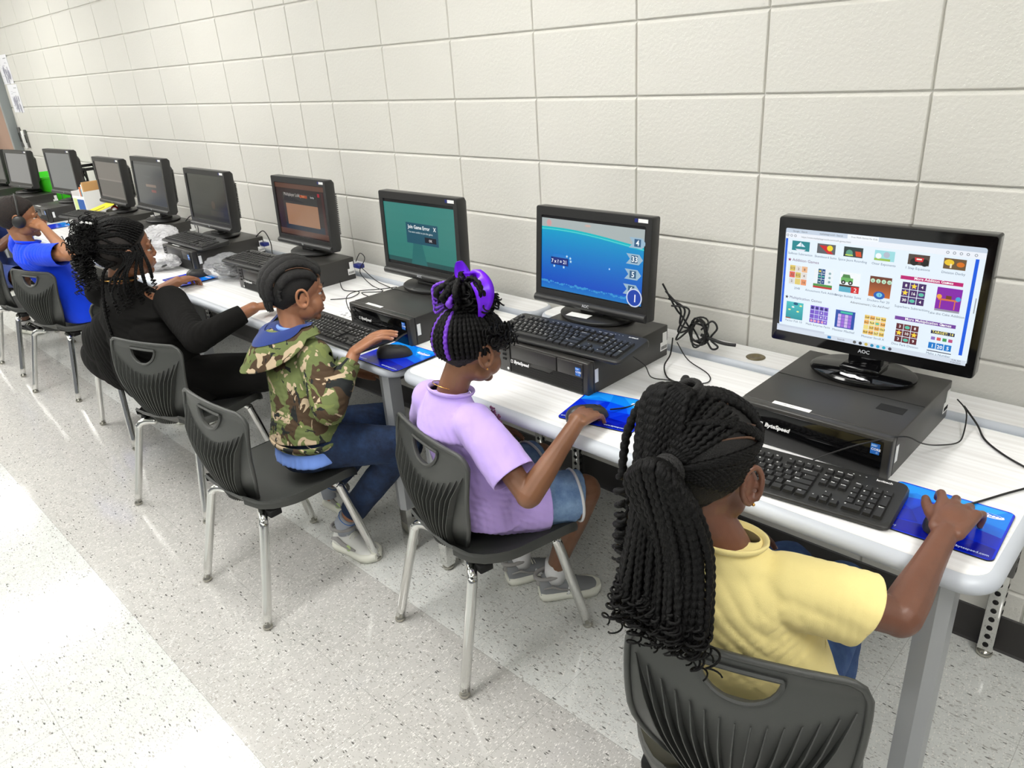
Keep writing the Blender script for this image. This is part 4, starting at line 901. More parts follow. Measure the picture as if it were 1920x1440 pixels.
# ================================================================ people: shared builders
V = Vector
def skin_mat(name, rgb, dark):
    m, t, b = nt(name); N = t.nodes; L = t.links
    tc = N.new('ShaderNodeTexCoord'); n = N.new('ShaderNodeTexNoise'); n.inputs['Scale'].default_value = 14; n.inputs['Detail'].default_value = 5
    cr = N.new('ShaderNodeValToRGB'); cr.color_ramp.elements[0].position = .3; cr.color_ramp.elements[0].color = lin(dark); cr.color_ramp.elements[1].position = .7; cr.color_ramp.elements[1].color = lin(rgb)
    L.new(tc.outputs['Object'], n.inputs['Vector']); L.new(n.outputs['Fac'], cr.inputs['Fac']); L.new(cr.outputs['Color'], b.inputs['Base Color'])
    b.inputs['Roughness'].default_value = .42; b.inputs['Specular IOR Level'].default_value = .45
    b.inputs['Subsurface Weight'].default_value = .08; b.inputs['Subsurface Radius'].default_value = (.012, .005, .003); b.inputs['Subsurface Scale'].default_value = .4
    n2 = N.new('ShaderNodeTexNoise'); n2.inputs['Scale'].default_value = 420; bp = N.new('ShaderNodeBump'); bp.inputs['Strength'].default_value = .2; bp.inputs['Distance'].default_value = .001
    L.new(tc.outputs['Object'], n2.inputs['Vector']); L.new(n2.outputs['Fac'], bp.inputs['Height']); L.new(bp.outputs['Normal'], b.inputs['Normal'])
    MATS[name] = m
def cloth_mat(name, rgb, rough=.9, weave=900, bump=.35, var=.05):
    MATS[name] = mat(name, rgb, rough, spec=.25, bump=bump, bscale=weave, var=var, vscale=10, sheen=.15)
def voxel(mb, size, smooth=4, noise_amp=0.0, noise_sc=14.0, fn=None):
    """union of closed shapes as one continuous surface"""
    me = bpy.data.meshes.new('tmp'); me.from_pydata(mb.v, [], mb.f)
    b = bmesh.new(); b.from_mesh(me); bmesh.ops.recalc_face_normals(b, faces=b.faces); b.to_mesh(me); b.free()
    ob = bpy.data.objects.new('tmp', me); COL.objects.link(ob)
    r = ob.modifiers.new('r', 'REMESH'); r.mode = 'VOXEL'; r.voxel_size = size; r.adaptivity = 0
    if smooth: s = ob.modifiers.new('s', 'SMOOTH'); s.factor = .5; s.iterations = smooth
    dg = bpy.context.evaluated_depsgraph_get(); out = bpy.data.meshes.new_from_object(ob.evaluated_get(dg))
    bpy.data.objects.remove(ob); bpy.data.meshes.remove(me)
    if noise_amp or fn:
        nn = [v.normal.copy() for v in out.vertices]
        for v, n in zip(out.vertices, nn):
            d = 0.0
            if noise_amp: d += noise_amp * noise.noise(v.co * noise_sc)
            if fn: d += fn(v.co, n)
            v.co += n * d
    out.polygons.foreach_set('use_smooth', [True] * len(out.polygons)); out.update()
    return out
def finish(me, name, mats, parent, attr=None):
    me.name = name
    for m in (mats if isinstance(mats, (list, tuple)) else [mats]): me.materials.append(MATS[m])
    o = bpy.data.objects.new(name, me); COL.objects.link(o); o.parent = parent
    return o
def cap(mb, a, b, ra, rb, n=14, flat=1.0, side=None, mid=None):
    """tapered limb with round ends; mid = (t, factor) adds a muscle swell"""
    a = V(a); b = V(b); d = (b - a); L = d.length; d = d / L if L > 1e-6 else V((0, 0, 1))
    rows = []; u = (V(side) - d * V(side).dot(d)).normalized() if side is not None else d.orthogonal().normalized(); w = d.cross(u)
    prof = [(-ra * cos(x), ra * sin(x)) for x in [pi / 10 * k for k in range(1, 5)]]
    for k in range(11):
        t = k / 10.0; r = ra + (rb - ra) * t
        if mid: r *= 1 + (mid[1] - 1) * math.exp(-((t - mid[0]) / .28) ** 2)
        prof.append((L * t, r))
    prof += [(L + rb * cos(x), rb * sin(x)) for x in [pi / 2 - pi / 10 * k for k in range(1, 5)]]
    for x, r in prof: rows.append([a + d * x + (u * cos(2 * pi * j / n) + w * sin(2 * pi * j / n) * flat) * r for j in range(n)])
    o = len(mb.v); mb.grid(rows, closed_u=True)
    mb.add(rows[0], [tuple(range(n))]); mb.add(rows[-1], [tuple(range(n))])
    # weld duplicates of the end rings
    return mb
def capc(mb, a, b, ra, rb, **k):
    """as cap, but with welded closed ends so the surface is watertight"""
    t = MB(); cap(t, a, b, ra, rb, **k)
    bm_ = bmesh.new(); vs = [bm_.verts.new(p) for p in t.v]
    for f in t.f:
        try: bm_.faces.new([vs[i] for i in f])
        except ValueError: pass
    bmesh.ops.remove_doubles(bm_, verts=bm_.verts, dist=1e-6)
    mb.bm(bm_, smooth=True)
def loft(mb, secs, n=28):
    """closed trunk through (centre, right vector, half width, front vector, half depth)"""
    rows = []
    for c, r, hw, f, hd in secs: rows.append([V(c) + V(r) * hw * cos(2 * pi * j / n) + V(f) * hd * sin(2 * pi * j / n) for j in range(n)])
    t = MB(); t.grid(rows, closed_u=True); t.f.append(tuple(range(n))); t.f.append(tuple(range(len(t.v) - n, len(t.v)))); t.m += [0, 0]; t.c += [None, None]; t.sm += [True, True]
    mb.add(t.v, t.f, 0, None, True)
def ell(mb, c, r, R=None, mt=None, seg=18):
    m = Matrix.Translation(c) @ (R.to_4x4() if R is not None else Matrix.Identity(4)) @ Matrix.Diagonal((*r, 1))
    b = bmesh.new(); bmesh.ops.create_uvsphere(b, u_segments=seg, v_segments=seg * 2 // 3, radius=1); mb.bm(b, smooth=True, mt=(mt @ m) if mt else m)
def head_shapes(mb, H, s=1.0):
    S = H @ Matrix.Scale(s, 4)
    def e(c, r): ell(mb, c, r, mt=S)
    e((0, -.012, .020), (.070, .086, .078)); e((0, .028, .028), (.058, .050, .056)); e((0, .034, -.030), (.053, .050, .066)); e((0, .038, -.070), (.036, .036, .026))
    e((0, .0, -.05), (.050, .055, .045))
    for q in (-1, 1):
        e((q * .030, .050, -.040), (.029, .028, .032)); e((q * .029, .0645, .0035), (.0140, .0130, .0085)); e((q * .009, .087, -.032), (.0085, .008, .0065)); e((q * .040, .020, -.06), (.018, .03, .022))
        capc(mb, S @ V((q * .010, .079, .014)), S @ V((q * .042, .066, .014)), .0075 * s, .006 * s)
        capc(mb, S @ V((q * .020, .0785, -.0135)), S @ V((q * .040, .069, -.012)), .0035 * s, .003 * s)
        # ear
        pts = []
        for k in range(14):
            a = RAD(-70 + 300 * k / 13); pts.append(S @ V((q * (.070 + .011 * (.5 - .5 * cos(a)) + .004), -.006 - .017 * cos(a - .2), -.010 + .028 * sin(a))))
        for k in range(13): capc(mb, pts[k], pts[k + 1], .0046 * s, .0046 * s, n=8)
        e((q * .073, -.002, -.012), (.005, .012, .020)); e((q * .076, .002, -.036), (.0055, .008, .009)); e((q * .077, .008, -.012), (.004, .005, .006))
    capc(mb, S @ V((0, .080, .006)), S @ V((0, .0915, -.028)), .0068 * s, .0092 * s)
    e((0, .066, -.056), (.028, .024, .024))
    for z, r, w in ((-.0505, .0052, .017), (-.0600, .0062, .015)):
        capc(mb, S @ V((-w, .083, z)), S @ V((0, .0895, z)), r * .7 * s, r * s); capc(mb, S @ V((w, .083, z)), S @ V((0, .0895, z)), r * .7 * s, r * s)
    e((0, .070, -.084), (.017, .015, .014))
def head_extras(H, s, parent, iris=(.12, .07, .04)):
    S = H @ Matrix.Scale(s, 4)
    for q in (-1, 1):
        m = MB(); m.ball((q * .029, .0640, -.0030), .0108, mt=S, seg=16); m.ball((q * .0295, .0738, -.0028), (.0060, .0028, .0055), 1, mt=S, seg=12); m.build('eye', ['eye_white', 'eye_iris'], parent)
    m = MB()
    for q in (-1, 1): m.tube([S @ V((q * .010, .0872, .020)), S @ V((q * .026, .0818, .0245)), S @ V((q * .044, .0715, .020))], [.0012, .0024, .0008], 8)
    
    for q in (-1, 1): m.tube([S @ V((q * .018, .0770, .0005)), S @ V((q * .030, .0775, .0022)), S @ V((q * .042, .0690, .0000))], [.0010, .0022, .0010], 8)
    m.build('eyebrows', 'hair', parent)
    m = MB()
    for z, r in ((-.0505, .0040), (-.0600, .0050)): m.tube([S @ V((-.016, .0835, z)), S @ V((-.008, .0880, z + .0005)), S @ V((0, .0896, z)), S @ V((.008, .0880, z + .0005)), S @ V((.016, .0835, z))], [r * .5 * s, r * s, r * s, r * s, r * .5 * s], 10)
    m.build('lips', 'lips', parent)
MATS['eye_white'] = mat('eye white', (.9, .88, .86), .2); MATS['eye_iris'] = mat('dark iris', (.10, .06, .04), .15); MATS['lips'] = mat('lip skin', (.42, .24, .20), .4)
MATS['nail'] = mat('fingernail', (.86, .68, .60), .3)
def hand(mb, nails, wrist, fdir, back, side, s=1.0, curls=((12, 20, 15),) * 4, spread=5, thumb=(35, -10), tcurl=15):
    """palm, four bent fingers and a thumb; fdir points from wrist to knuckles, back is the back of the hand,
    side = +1 when the thumb lies on the fdir x back side"""
    f = V(fdir).normalized(); bk = V(back); bk = (bk - f * bk.dot(f)).normalized(); sd = f.cross(bk).normalized() * side   # sd points to the thumb
    w = V(wrist); pl = .064 * s; pw = .029 * s
    for k in range(4):
        o = (1.5 - k) * .0155 * s   # index nearest the thumb
        capc(mb, w + sd * o * .55 + bk * .001, w + f * (pl - abs(k - 1) * .003 * s) + sd * o, .0125 * s, .0092 * s, n=12, flat=.85, side=sd)
    ell(mb, w + f * pl * .5, (.5 * pl, pw, .0125 * s), R=Matrix((f, sd, f.cross(sd))).transposed())
    lens = [(.026, .018, .014), (.029, .020, .015), (.027, .019, .014), (.021, .014, .012)]
    for k in range(4):
        o = (1.5 - k) * .0158 * s; p = w + f * (pl - abs(k - 1) * .003 * s) + sd * o
        a = RAD((1.5 - k) * spread); d = (f * cos(a) + sd * sin(a)).normalized(); ax = d.cross(bk).normalized(); b_ = bk.copy(); r = [.0080, .0072, .0066, .0058]
        if k == 3: r = [x * .88 for x in r]
        for q in range(3):
            M_ = Matrix.Rotation(-RAD(curls[k][q]), 3, ax); d = (M_ @ d).normalized(); b_ = (M_ @ b_).normalized()
            e = p + d * lens[k][q] * s; capc(mb, p, e, r[q] * s, r[q + 1] * s, n=10); p = e
        if nails is not None: nails.box(p + b_ * r[3] * .72 * s + d * .0005, (.0085 * s, .0070 * s, .0022 * s), .001, rot=Matrix((d, d.cross(b_), b_)).transposed().to_4x4())
    a = RAD(thumb[0]); d = (f * cos(a) + sd * sin(a) - bk * sin(RAD(-thumb[1]))).normalized(); p = w + f * .014 * s + sd * .014 * s - bk * .003 * s
    for L_, r0, r1 in ((.030, .0125, .0095), (.024, .0092, .0080), (.018, .0080, .0066)):
        e = p + d * L_ * s; capc(mb, p, e, r0 * s, r1 * s, n=10); p = e
        ax = bk; d = (Matrix.Rotation(RAD(tcurl) * side, 3, ax) @ d).normalized()
    return mb
def cutter(me, cuts, thick=.0022, relax=True):
    """open a garment at neck, cuffs and hem: cuts = (point, outward normal, radius)"""
    b = bmesh.new(); b.from_mesh(me)
    for p, n, rad in cuts:
        p = V(p); n = V(n).normalized()
        vs = [v for v in b.verts if (v.co - p).length < rad]; S = set(vs)
        fs = [f for f in b.faces if all(v in S for v in f.verts)]; es = [e for e in b.edges if all(v in S for v in e.verts)]
        r = bmesh.ops.bisect_plane(b, geom=vs + es + fs, plane_co=p, plane_no=n, clear_outer=False, clear_inner=False)
        dl = [f for f in b.faces if (f.calc_center_median() - p).dot(n) > 0 and (f.calc_center_median() - p).length < rad * .98]
        bmesh.ops.delete(b, geom=dl, context='FACES')
    # keep largest island
    b.verts.ensure_lookup_table(); seen = set(); best = []
    for v in b.verts:
        if v in seen: continue
        st = [v]; seen.add(v); isl = []
        while st:
            x = st.pop(); isl.append(x)
            for e in x.link_edges:
                y = e.other_vert(x)
                if y not in seen: seen.add(y); st.append(y)
        if len(isl) > len(best): best = isl
    B = set(best); bmesh.ops.delete(b, geom=[v for v in b.verts if v not in B], context='VERTS')
    if thick:
        bmesh.ops.recalc_face_normals(b, faces=b.faces)
        bmesh.ops.solidify(b, geom=list(b.faces), thickness=thick)
    for f in b.faces: f.smooth = True
    b.to_mesh(me); b.free(); me.update(); return me
def folds(dirs, amp=.004, sc=16, fine=.0012):
    """creases that run along given directions around given centres: (centre, direction, radius, wavelength)"""
    def fn(co, n):
        d = fine * noise.noise(co * 42) + amp * .5 * noise.noise(co * sc)
        for c, u, rad, wl, am in dirs:
            q = co - V(c); t = math.exp(-(q.length / rad) ** 2)
            if t < .02: continue
            ph = q.dot(V(u)) / wl * 2 * pi + 2.2 * noise.noise(co * 9)
            d += am * t * (abs(sin(ph)) ** .6 - .6)
        return d
    return fn
# ---- hair
MATS['hair'] = mat('black braided hair', (.030, .027, .027), .5, spec=.18, bump=.6, bscale=700)
MATS['hair_fuzz'] = mat('soft black hair', (.05, .042, .038), .7, bump=1.0, bscale=500, var=.2, vscale=60)
MATS['scalp'] = mat('scalp between the rows', (.115, .085, .07), .6, bump=.8, bscale=600, var=.3, vscale=40)
MATS['hair_purple'] = mat('purple braided hair', (.42, .18, .74), .45, bump=.5, bscale=700)
def resample(P, step):
    out = [P[0].copy()]; acc = 0.0
    for i in range(1, len(P)):
        a = P[i - 1]; b = P[i]; L = (b - a).length
        while acc + L >= step and L > 1e-9:
            t = (step - acc) / L; a = a.lerp(b, t); out.append(a.copy()); L = (b - a).length; acc = 0.0
        acc += L
    return out
def braid(mb, pts, r=.005, pitch=.011, r_end=None, n=10, raw=False, mi=0):
    """plaited strand: chevron lobes run down a tapering cord"""
    P = pts if raw else spline(pts, 10); P = resample(P, pitch / 5.0)
    if len(P) < 3: return
    k = len(P); T = []
    for i in range(k): T.append((P[min(i + 1, k - 1)] - P[max(i - 1, 0)]).normalized())
    u = T[0].orthogonal().normalized(); vs = []; r_end = r if r_end is None else r_end
    for i in range(k):
        u = (u - T[i] * u.dot(T[i])).normalized(); w = T[i].cross(u); rr = r + (r_end - r) * i / k
        for j in range(n):
            th = 2 * pi * j / n; q = abs(((th / pi) % 1.0) * 2 - 1)
            lobe = abs(sin(pi * (i / 5.0) + q * 1.3 + (0 if th < pi else pi / 2)))
            R_ = rr * (.66 + .50 * lobe); vs.append(P[i] + (u * cos(th) + w * sin(th) * .85) * R_)
    fs = [(i * n + j, i * n + (j + 1) % n, (i + 1) * n + (j + 1) % n, (i + 1) * n + j) for i in range(k - 1) for j in range(n)]
    fs += [tuple(range(n)), tuple(range((k - 1) * n, k * n))]
    mb.add(vs, fs, mi, None, True)
def curl(mb, start, d, L, rad, turns, r=.0022, rnd=random, taper=.5, mi=0, n=7):
    d = V(d).normalized(); u = d.orthogonal().normalized(); w = d.cross(u); ph = rnd.uniform(0, 6.28); N_ = int(turns * 14); pts = []
    for k in range(N_ + 1):
        t = k / N_; a = ph + t * turns * 2 * pi; R_ = rad * min(1, t * 5) * (1 - taper * t) ; pts.append(V(start) + d * L * t + (u * cos(a) + w * sin(a)) * R_)
    mb.tube(pts, [r * (1 - .45 * k / N_) for k in range(N_ + 1)], n, mi)
def skull(d, off=.0):
    """point on the skull in the head frame in direction d"""
    d = V(d).normalized(); o = V((0, -.005, .012)); best = 0
    for c, r in (((0, -.012, .020), (.070, .086, .078)), ((0, .028, .028), (.058, .050, .056)), ((0, 0, -.05), (.050, .055, .045))):
        p = V(((o.x - c[0]) / r[0], (o.y - c[1]) / r[1], (o.z - c[2]) / r[2])); q = V((d.x / r[0], d.y / r[1], d.z / r[2]))
        A = q.dot(q); B = p.dot(q); Cc = p.dot(p) - 1; D = B * B - A * Cc
        if D > 0: best = max(best, (-B + math.sqrt(D)) / A)
    return o + d * (best + off)
def hairline(y):
    if y >= .055: return .046 + (y - .055) * .5
    if y >= .0: return -.006 + .052 * (y / .055)
    if y >= -.05: return -.006 - .056 * (-y / .05)
    return -.062
def hair_cap(H, s, parent, mats, off=.004, name='hair', extra=0.0, fn=None):
    b = bmesh.new(); bmesh.ops.create_uvsphere(b, u_segments=96, v_segments=64, radius=1)
    for v in b.verts: v.co = skull(v.co, off)
    dl = [f for f in b.faces if f.calc_center_median().z < hairline(f.calc_center_median().y) + extra]
    bmesh.ops.delete(b, geom=dl, context='FACES')
    for _ in range(4):
        bd = [v for v in b.verts if v.is_boundary]; new = {}
        for v in bd:
            o_ = [e.other_vert(v).co for e in v.link_edges if e.is_boundary]; new[v] = sum(o_, V()) / len(o_)
        for v, c in new.items(): v.co = v.co.lerp(c, .6)
    for v in b.verts:
        e = max(0, min(1, (v.co.z - hairline(v.co.y) - extra) / .018)); v.co = v.co - (v.co - V((0, 0, 0))).normalized() * off * 1.2 * (1 - e)
        if fn: v.co += (v.co).normalized() * fn(v.co)
    m = MB(); m.bm(b, smooth=True, mt=H @ Matrix.Scale(s, 4)); return m.build(name, mats, parent)
def arc_on_skull(H, s, d0, d1, off=.004, n=10, via=None):
    """path over the skull from direction d0 to d1, in world space"""
    d0 = V(d0).normalized(); d1 = V(d1).normalized(); out = []; S = H @ Matrix.Scale(s, 4)
    seq = [d0] + ([V(via).normalized()] if via else []) + [d1]
    for i in range(len(seq) - 1):
        for k in range(n + 1):
            if i and k == 0: continue
            d = seq[i].slerp(seq[i + 1], k / n) if seq[i].dot(seq[i + 1]) > -.99 else seq[i].lerp(seq[i + 1], k / n)
            out.append(S @ skull(d, off))
    return out
# ---- shoes
def shoe(parent, heel, toe, s, upper, sole, accent, name='sneaker', tilt=0.0, emblem=None):
    heel = V(heel); toe = V(toe); f = (toe - heel); L = f.length; f = f / L; up0 = V((0, 0, 1)); r = f.cross(up0).normalized(); up = r.cross(f).normalized()
    Mx = Matrix((r, f, up)).transposed().to_4x4(); Mx.translation = heel
    prof = [(0, .030, .060), (.08, .036, .078), (.2, .037, .082), (.34, .036, .074), (.5, .038, .058), (.65, .042, .045), (.8, .042, .036), (.92, .034, .030), (1.0, .014, .022)]
    rows = []
    for t, w, h in prof:
        w *= s; h *= s; rows.append([(w * cos(a) * (1.0 if sin(a) < .2 else .86), t * L, .020 * s + (h - .020 * s) * max(0, sin(a)) ** .8 + min(0, sin(a)) * .004) for a in [2 * pi * k / 20 for k in range(20)]])
    b = MB(); b.grid(rows, closed_u=True, mt=Mx); b.add(rows[0], [tuple(range(20))], mt=Mx); b.add(rows[-1], [tuple(range(20))], mt=Mx)
    sh = b.build(name, upper, parent)
    so = MB(); rows = []
    for t, w in ((-.02, .022), (.02, .036), (.12, .041), (.3, .040), (.45, .038), (.62, .044), (.8, .046), (.93, .038), (1.03, .014)):
        w *= s; rows.append([(w * cos(a), t * L, .013 * s + .013 * s * (1 if sin(a) > 0 else -1) * min(1, abs(sin(a)) * 3)) for a in [2 * pi * k / 16 for k in range(16)]])
    so.grid(rows, closed_u=True, mt=Mx); so.add(rows[0], [tuple(range(16))], mt=Mx); so.add(rows[-1], [tuple(range(16))], mt=Mx); so.build('sole', sole, sh)
    ac = MB()
    for q in (-1, 1):
        ac.tube([Mx @ V((q * .036 * s, L * t, s * z)) for t, z in ((.05, .048), (.2, .052), (.33, .040), (.5, .034), (.66, .033))], [.004 * s, .008 * s, .007 * s, .006 * s, .003 * s], 8, flat=.5)
    ac.tube([Mx @ V((x * s, -.001, z * s)) for x, z in ((-.02, .03), (0, .045), (0, .068))], [.008 * s, .010 * s, .008 * s], 8)
    ac.build('overlay', accent, sh)
    la = MB()
    for k in range(6):
        t = .36 + .055 * k; z = (.078 - .075 * (t - .34) / .4) * s
        la.tube([Mx @ V((-.020 * s, L * t, z * .92)), Mx @ V((-.008 * s, L * (t + .01), z + .004)), Mx @ V((.008 * s, L * (t + .02), z + .004)), Mx @ V((.020 * s, L * (t + .03), z * .90))], .0022 * s, 6)
    la.build('laces', sole if sole != 'sole_dark' else 'white_label', sh)
    cl = MB(); cl.tube([Mx @ V((.030 * s * cos(a), L * .17 + .045 * s * sin(a), .080 * s + .006 * sin(a))) for a in [2 * pi * k / 18 for k in range(18)]], .0065 * s, 8, closed=True); cl.build('collar', accent, sh)
    if emblem: 
        a = Art(); emblem(a); q = MB(); a.onto(q, Mx @ Matrix.Translation((.0405 * s, L * .50, .026 * s)) @ Matrix.Rotation(RAD(90), 4, 'Z') @ Matrix.Rotation(RAD(78), 4, 'X')); q.build('emblem', 'print', sh, fix=False)
    return sh
def tube_cuff(parent, name, m, path, radii, flat=1.0, n=20):
    t = MB(); t.tube(path, radii, n, flat=flat); return t.build(name, m, parent)
def limb_skin(mb, J, s):
    capc(mb, J['N'] + V((0, 0, -.02)), J['Hd'] @ V((0, -.020, -.055)) , .040 * s, .038 * s, n=20)
    up = (J['N'] - J['P']).normalized()
    for q in ('R', 'L'):
        capc(mb, J['N'] - up * .045, J[q + 'S'] - up * .012, .024 * s, .025 * s)
        capc(mb, J[q + 'S'] - up * .008, J[q + 'E'], .030 * s, .029 * s, mid=(.5, 1.05)); capc(mb, J[q + 'E'], J[q + 'W'], .0305 * s, .0195 * s, mid=(.22, 1.12))
        capc(mb, J[q + 'H'], J[q + 'K'], .062 * s, .047 * s); capc(mb, J[q + 'K'], J[q + 'A'], .046 * s, .027 * s, mid=(.3, 1.08)); 
        a_ = J[q + 'A']; ft = a_ + (J[q + 'T'] - a_) * .30; capc(mb, a_, a_ - V((0, 0, .045)), .027 * s, .024 * s); capc(mb, a_ - V((0, 0, .050)), V((ft.x, ft.y, max(.026, a_.z - .065))), .020 * s, .014 * s)
    r = J['r']; f = J['f']
    loft(mb, [(J['P'] - up * .05, r, .07 * s, f, .06 * s), (J['P'], r, .115 * s, f, .085 * s), (J['P'].lerp(J['N'], .45), r, .092 * s, f, .066 * s), (J['P'].lerp(J['N'], .75), r, .092 * s, f, .060 * s), (J['N'] - up * .035, r, .055 * s, f, .042 * s)])
def frame_of(yaw):
    return V((cos(yaw), sin(yaw), 0)), V((-sin(yaw), cos(yaw), 0))
def headM(c, yaw, pitch, roll=0.0):
    return Matrix.Translation(c) @ Matrix.Rotation(yaw, 4, 'Z') @ Matrix.Rotation(pitch, 4, 'X') @ Matrix.Rotation(roll, 4, 'Y')
def torso_cloth(mb, J, s, waist=1.0, chest=1.0, hem=.0, belly=0.0, ease=.012):
    up = (J['N'] - J['P']).normalized(); r = J['r']; f = J['f']; P = J['P']; N_ = J['N']; e = ease
    sr = (J['RS'] - J['LS']).normalized(); hw = (J['RS'] - J['LS']).length / 2; C_ = (J['RS'] + J['LS']) / 2
    loft(mb, [(P - up * (.03 + hem), r, (.125 * waist) * s + e, f, .095 * s + e), (P + up * .03, r, (.128 * waist) * s + e, f, .098 * s + e), (P.lerp(N_, .4), r, (.108 * waist) * s + e, f, (.080 + belly) * s + e),
              (P.lerp(N_, .66), (r + sr) / 2, hw * .93 * chest, f, .082 * s + e), (C_ - up * .045, sr, hw * 1.02 * chest, f, .076 * s + e), (C_ - up * .012, sr, hw * .96, f, .060 * s + e), (C_ + up * .015, sr, hw * .70, f, .050 * s + e * .6), (N_ + up * .005, sr, .052 * s, f, .048 * s)])
# ================================================================ child in the yellow shirt (nearest)
skin_mat('skin_a', (.46, .305, .235), (.40, .26, .20)); skin_mat('skin_b', (.52, .36, .265), (.46, .31, .22)); skin_mat('skin_c', (.68, .47, .34), (.60, .41, .30)); skin_mat('skin_d', (.60, .40, .28), (.52, .34, .24)); skin_mat('skin_e', (.66, .46, .33), (.58, .40, .28))
cloth_mat('yellow_cotton', (.95, .88, .60)); cloth_mat('lilac_cotton', (.76, .66, .93)); MATS['black_cotton'] = mat('black cotton', (.085, .082, .078), .92, spec=.15, bump=.35, bscale=900); cloth_mat('blue_cotton', (.07, .27, .93)); cloth_mat('light_blue_cotton', (.48, .62, .93)); cloth_mat('navy_cloth', (.17, .24, .48))
def denim(name, rgb, dark):
    m, t, b = nt(name); N = t.nodes; L = t.links
    tc = N.new('ShaderNodeTexCoord'); n = N.new('ShaderNodeTexNoise'); n.inputs['Scale'].default_value = 22; n.inputs['Detail'].default_value = 8; n.inputs['Roughness'].default_value = .7
    cr = N.new('ShaderNodeValToRGB'); cr.color_ramp.elements[0].position = .35; cr.color_ramp.elements[0].color = lin(dark); cr.color_ramp.elements[1].position = .68; cr.color_ramp.elements[1].color = lin(rgb)
    L.new(tc.outputs['Object'], n.inputs['Vector']); L.new(n.outputs['Fac'], cr.inputs['Fac']); L.new(cr.outputs['Color'], b.inputs['Base Color']); b.inputs['Roughness'].default_value = .9
    w = N.new('ShaderNodeTexWave'); w.inputs['Scale'].default_value = 300; w.inputs['Distortion'].default_value = 1; bp = N.new('ShaderNodeBump'); bp.inputs['Strength'].default_value = .3; bp.inputs['Distance'].default_value = .001
    L.new(tc.outputs['Object'], w.inputs['Vector']); L.new(w.outputs['Fac'], bp.inputs['Height']); L.new(bp.outputs['Normal'], b.inputs['Normal']); MATS[name] = m
denim('denim_light', (.56, .68, .82), (.38, .50, .68)); denim('denim_dark', (.13, .22, .36), (.06, .11, .21)); denim('denim_mid', (.30, .42, .62), (.20, .30, .50)); denim('denim_pale', (.58, .66, .73), (.45, .54, .62))
for nm, c in (('sole_white', (.93, .93, .88)), ('sole_dark', (.10, .10, .10)), ('shoe_grey', (.55, .56, .57)), ('shoe_white', (.88, .88, .86)), ('shoe_taupe', (.62, .61, .60)), ('sock_white', (.90, .90, .90)), ('sock_grey', (.66, .68, .72))): MATS[nm] = mat(nm.replace('_', ' '), c, .7, bump=.3, bscale=600)
MATS['gold'] = mat('gold', (.85, .65, .35), .25, metal=1.0)
VOX = .0028
def person(name_label, loc, J, s, skin, hands_, cat='child'):
    root = thing('person', name_label, 'person', loc)
    hs = J.get('hs', s); mb = MB(); limb_skin(mb, J, s); head_shapes(mb, J['Hd'], hs)
    nl = MB()
    for h in hands_: hand(mb, nl, **h)
    me = voxel(mb, VOX, 3); body = finish(me, 'body', skin, root)
    nl.build('fingernails', 'nail', root)
    head_extras(J['Hd'], hs, root)
    return root
def inv(root, *objs):
    pass
def pants(root, J, s, m, rad=(.078, .062, .052, .050), end=1.0, fn=None, cuts=True, name='trousers', vs=.0055):
    mb = MB(); up = (J['N'] - J['P']).normalized()
    loft(mb, [(J['P'] - V((0, 0, .048)), J['r'], .10 * s, J['f'], .085 * s), (J['P'] - V((0, 0, .02)), J['r'], .128 * s, J['f'], .10 * s), (J['P'] + up * .04, J['r'], .122 * s, J['f'], .092 * s), (J['P'] + up * .075, J['r'], .108 * s, J['f'], .08 * s)])
    ct = []
    for q in 'RL':
        capc(mb, J[q + 'H'], J[q + 'K'], rad[0] * s, rad[1] * s, n=18)
        if end > 0:
            e = J[q + 'K'].lerp(J[q + 'A'], end); capc(mb, J[q + 'K'], e, rad[2] * s, rad[3] * s, n=18)
            d = (J[q + 'A'] - J[q + 'K']).normalized(); ct.append((e - d * .002, d, rad[3] * s * 1.7))
        else:
            d = (J[q + 'K'] - J[q + 'H']).normalized(); ct.append((J[q + 'H'].lerp(J[q + 'K'], 1 + end), d, rad[1] * s * 2.0))
    me = voxel(mb, vs, 2, fn=fn or folds([(J['RK'], (0, .3, 1), .08, .022, .004), (J['LK'], (0, .3, 1), .08, .022, .004), (J['RH'], (.3, 1, 0), .09, .03, .004), (J['LH'], (.3, 1, 0), .09, .03, .004)], .004))
    me = cutter(me, ct, .002); return finish(me, name, m, root)
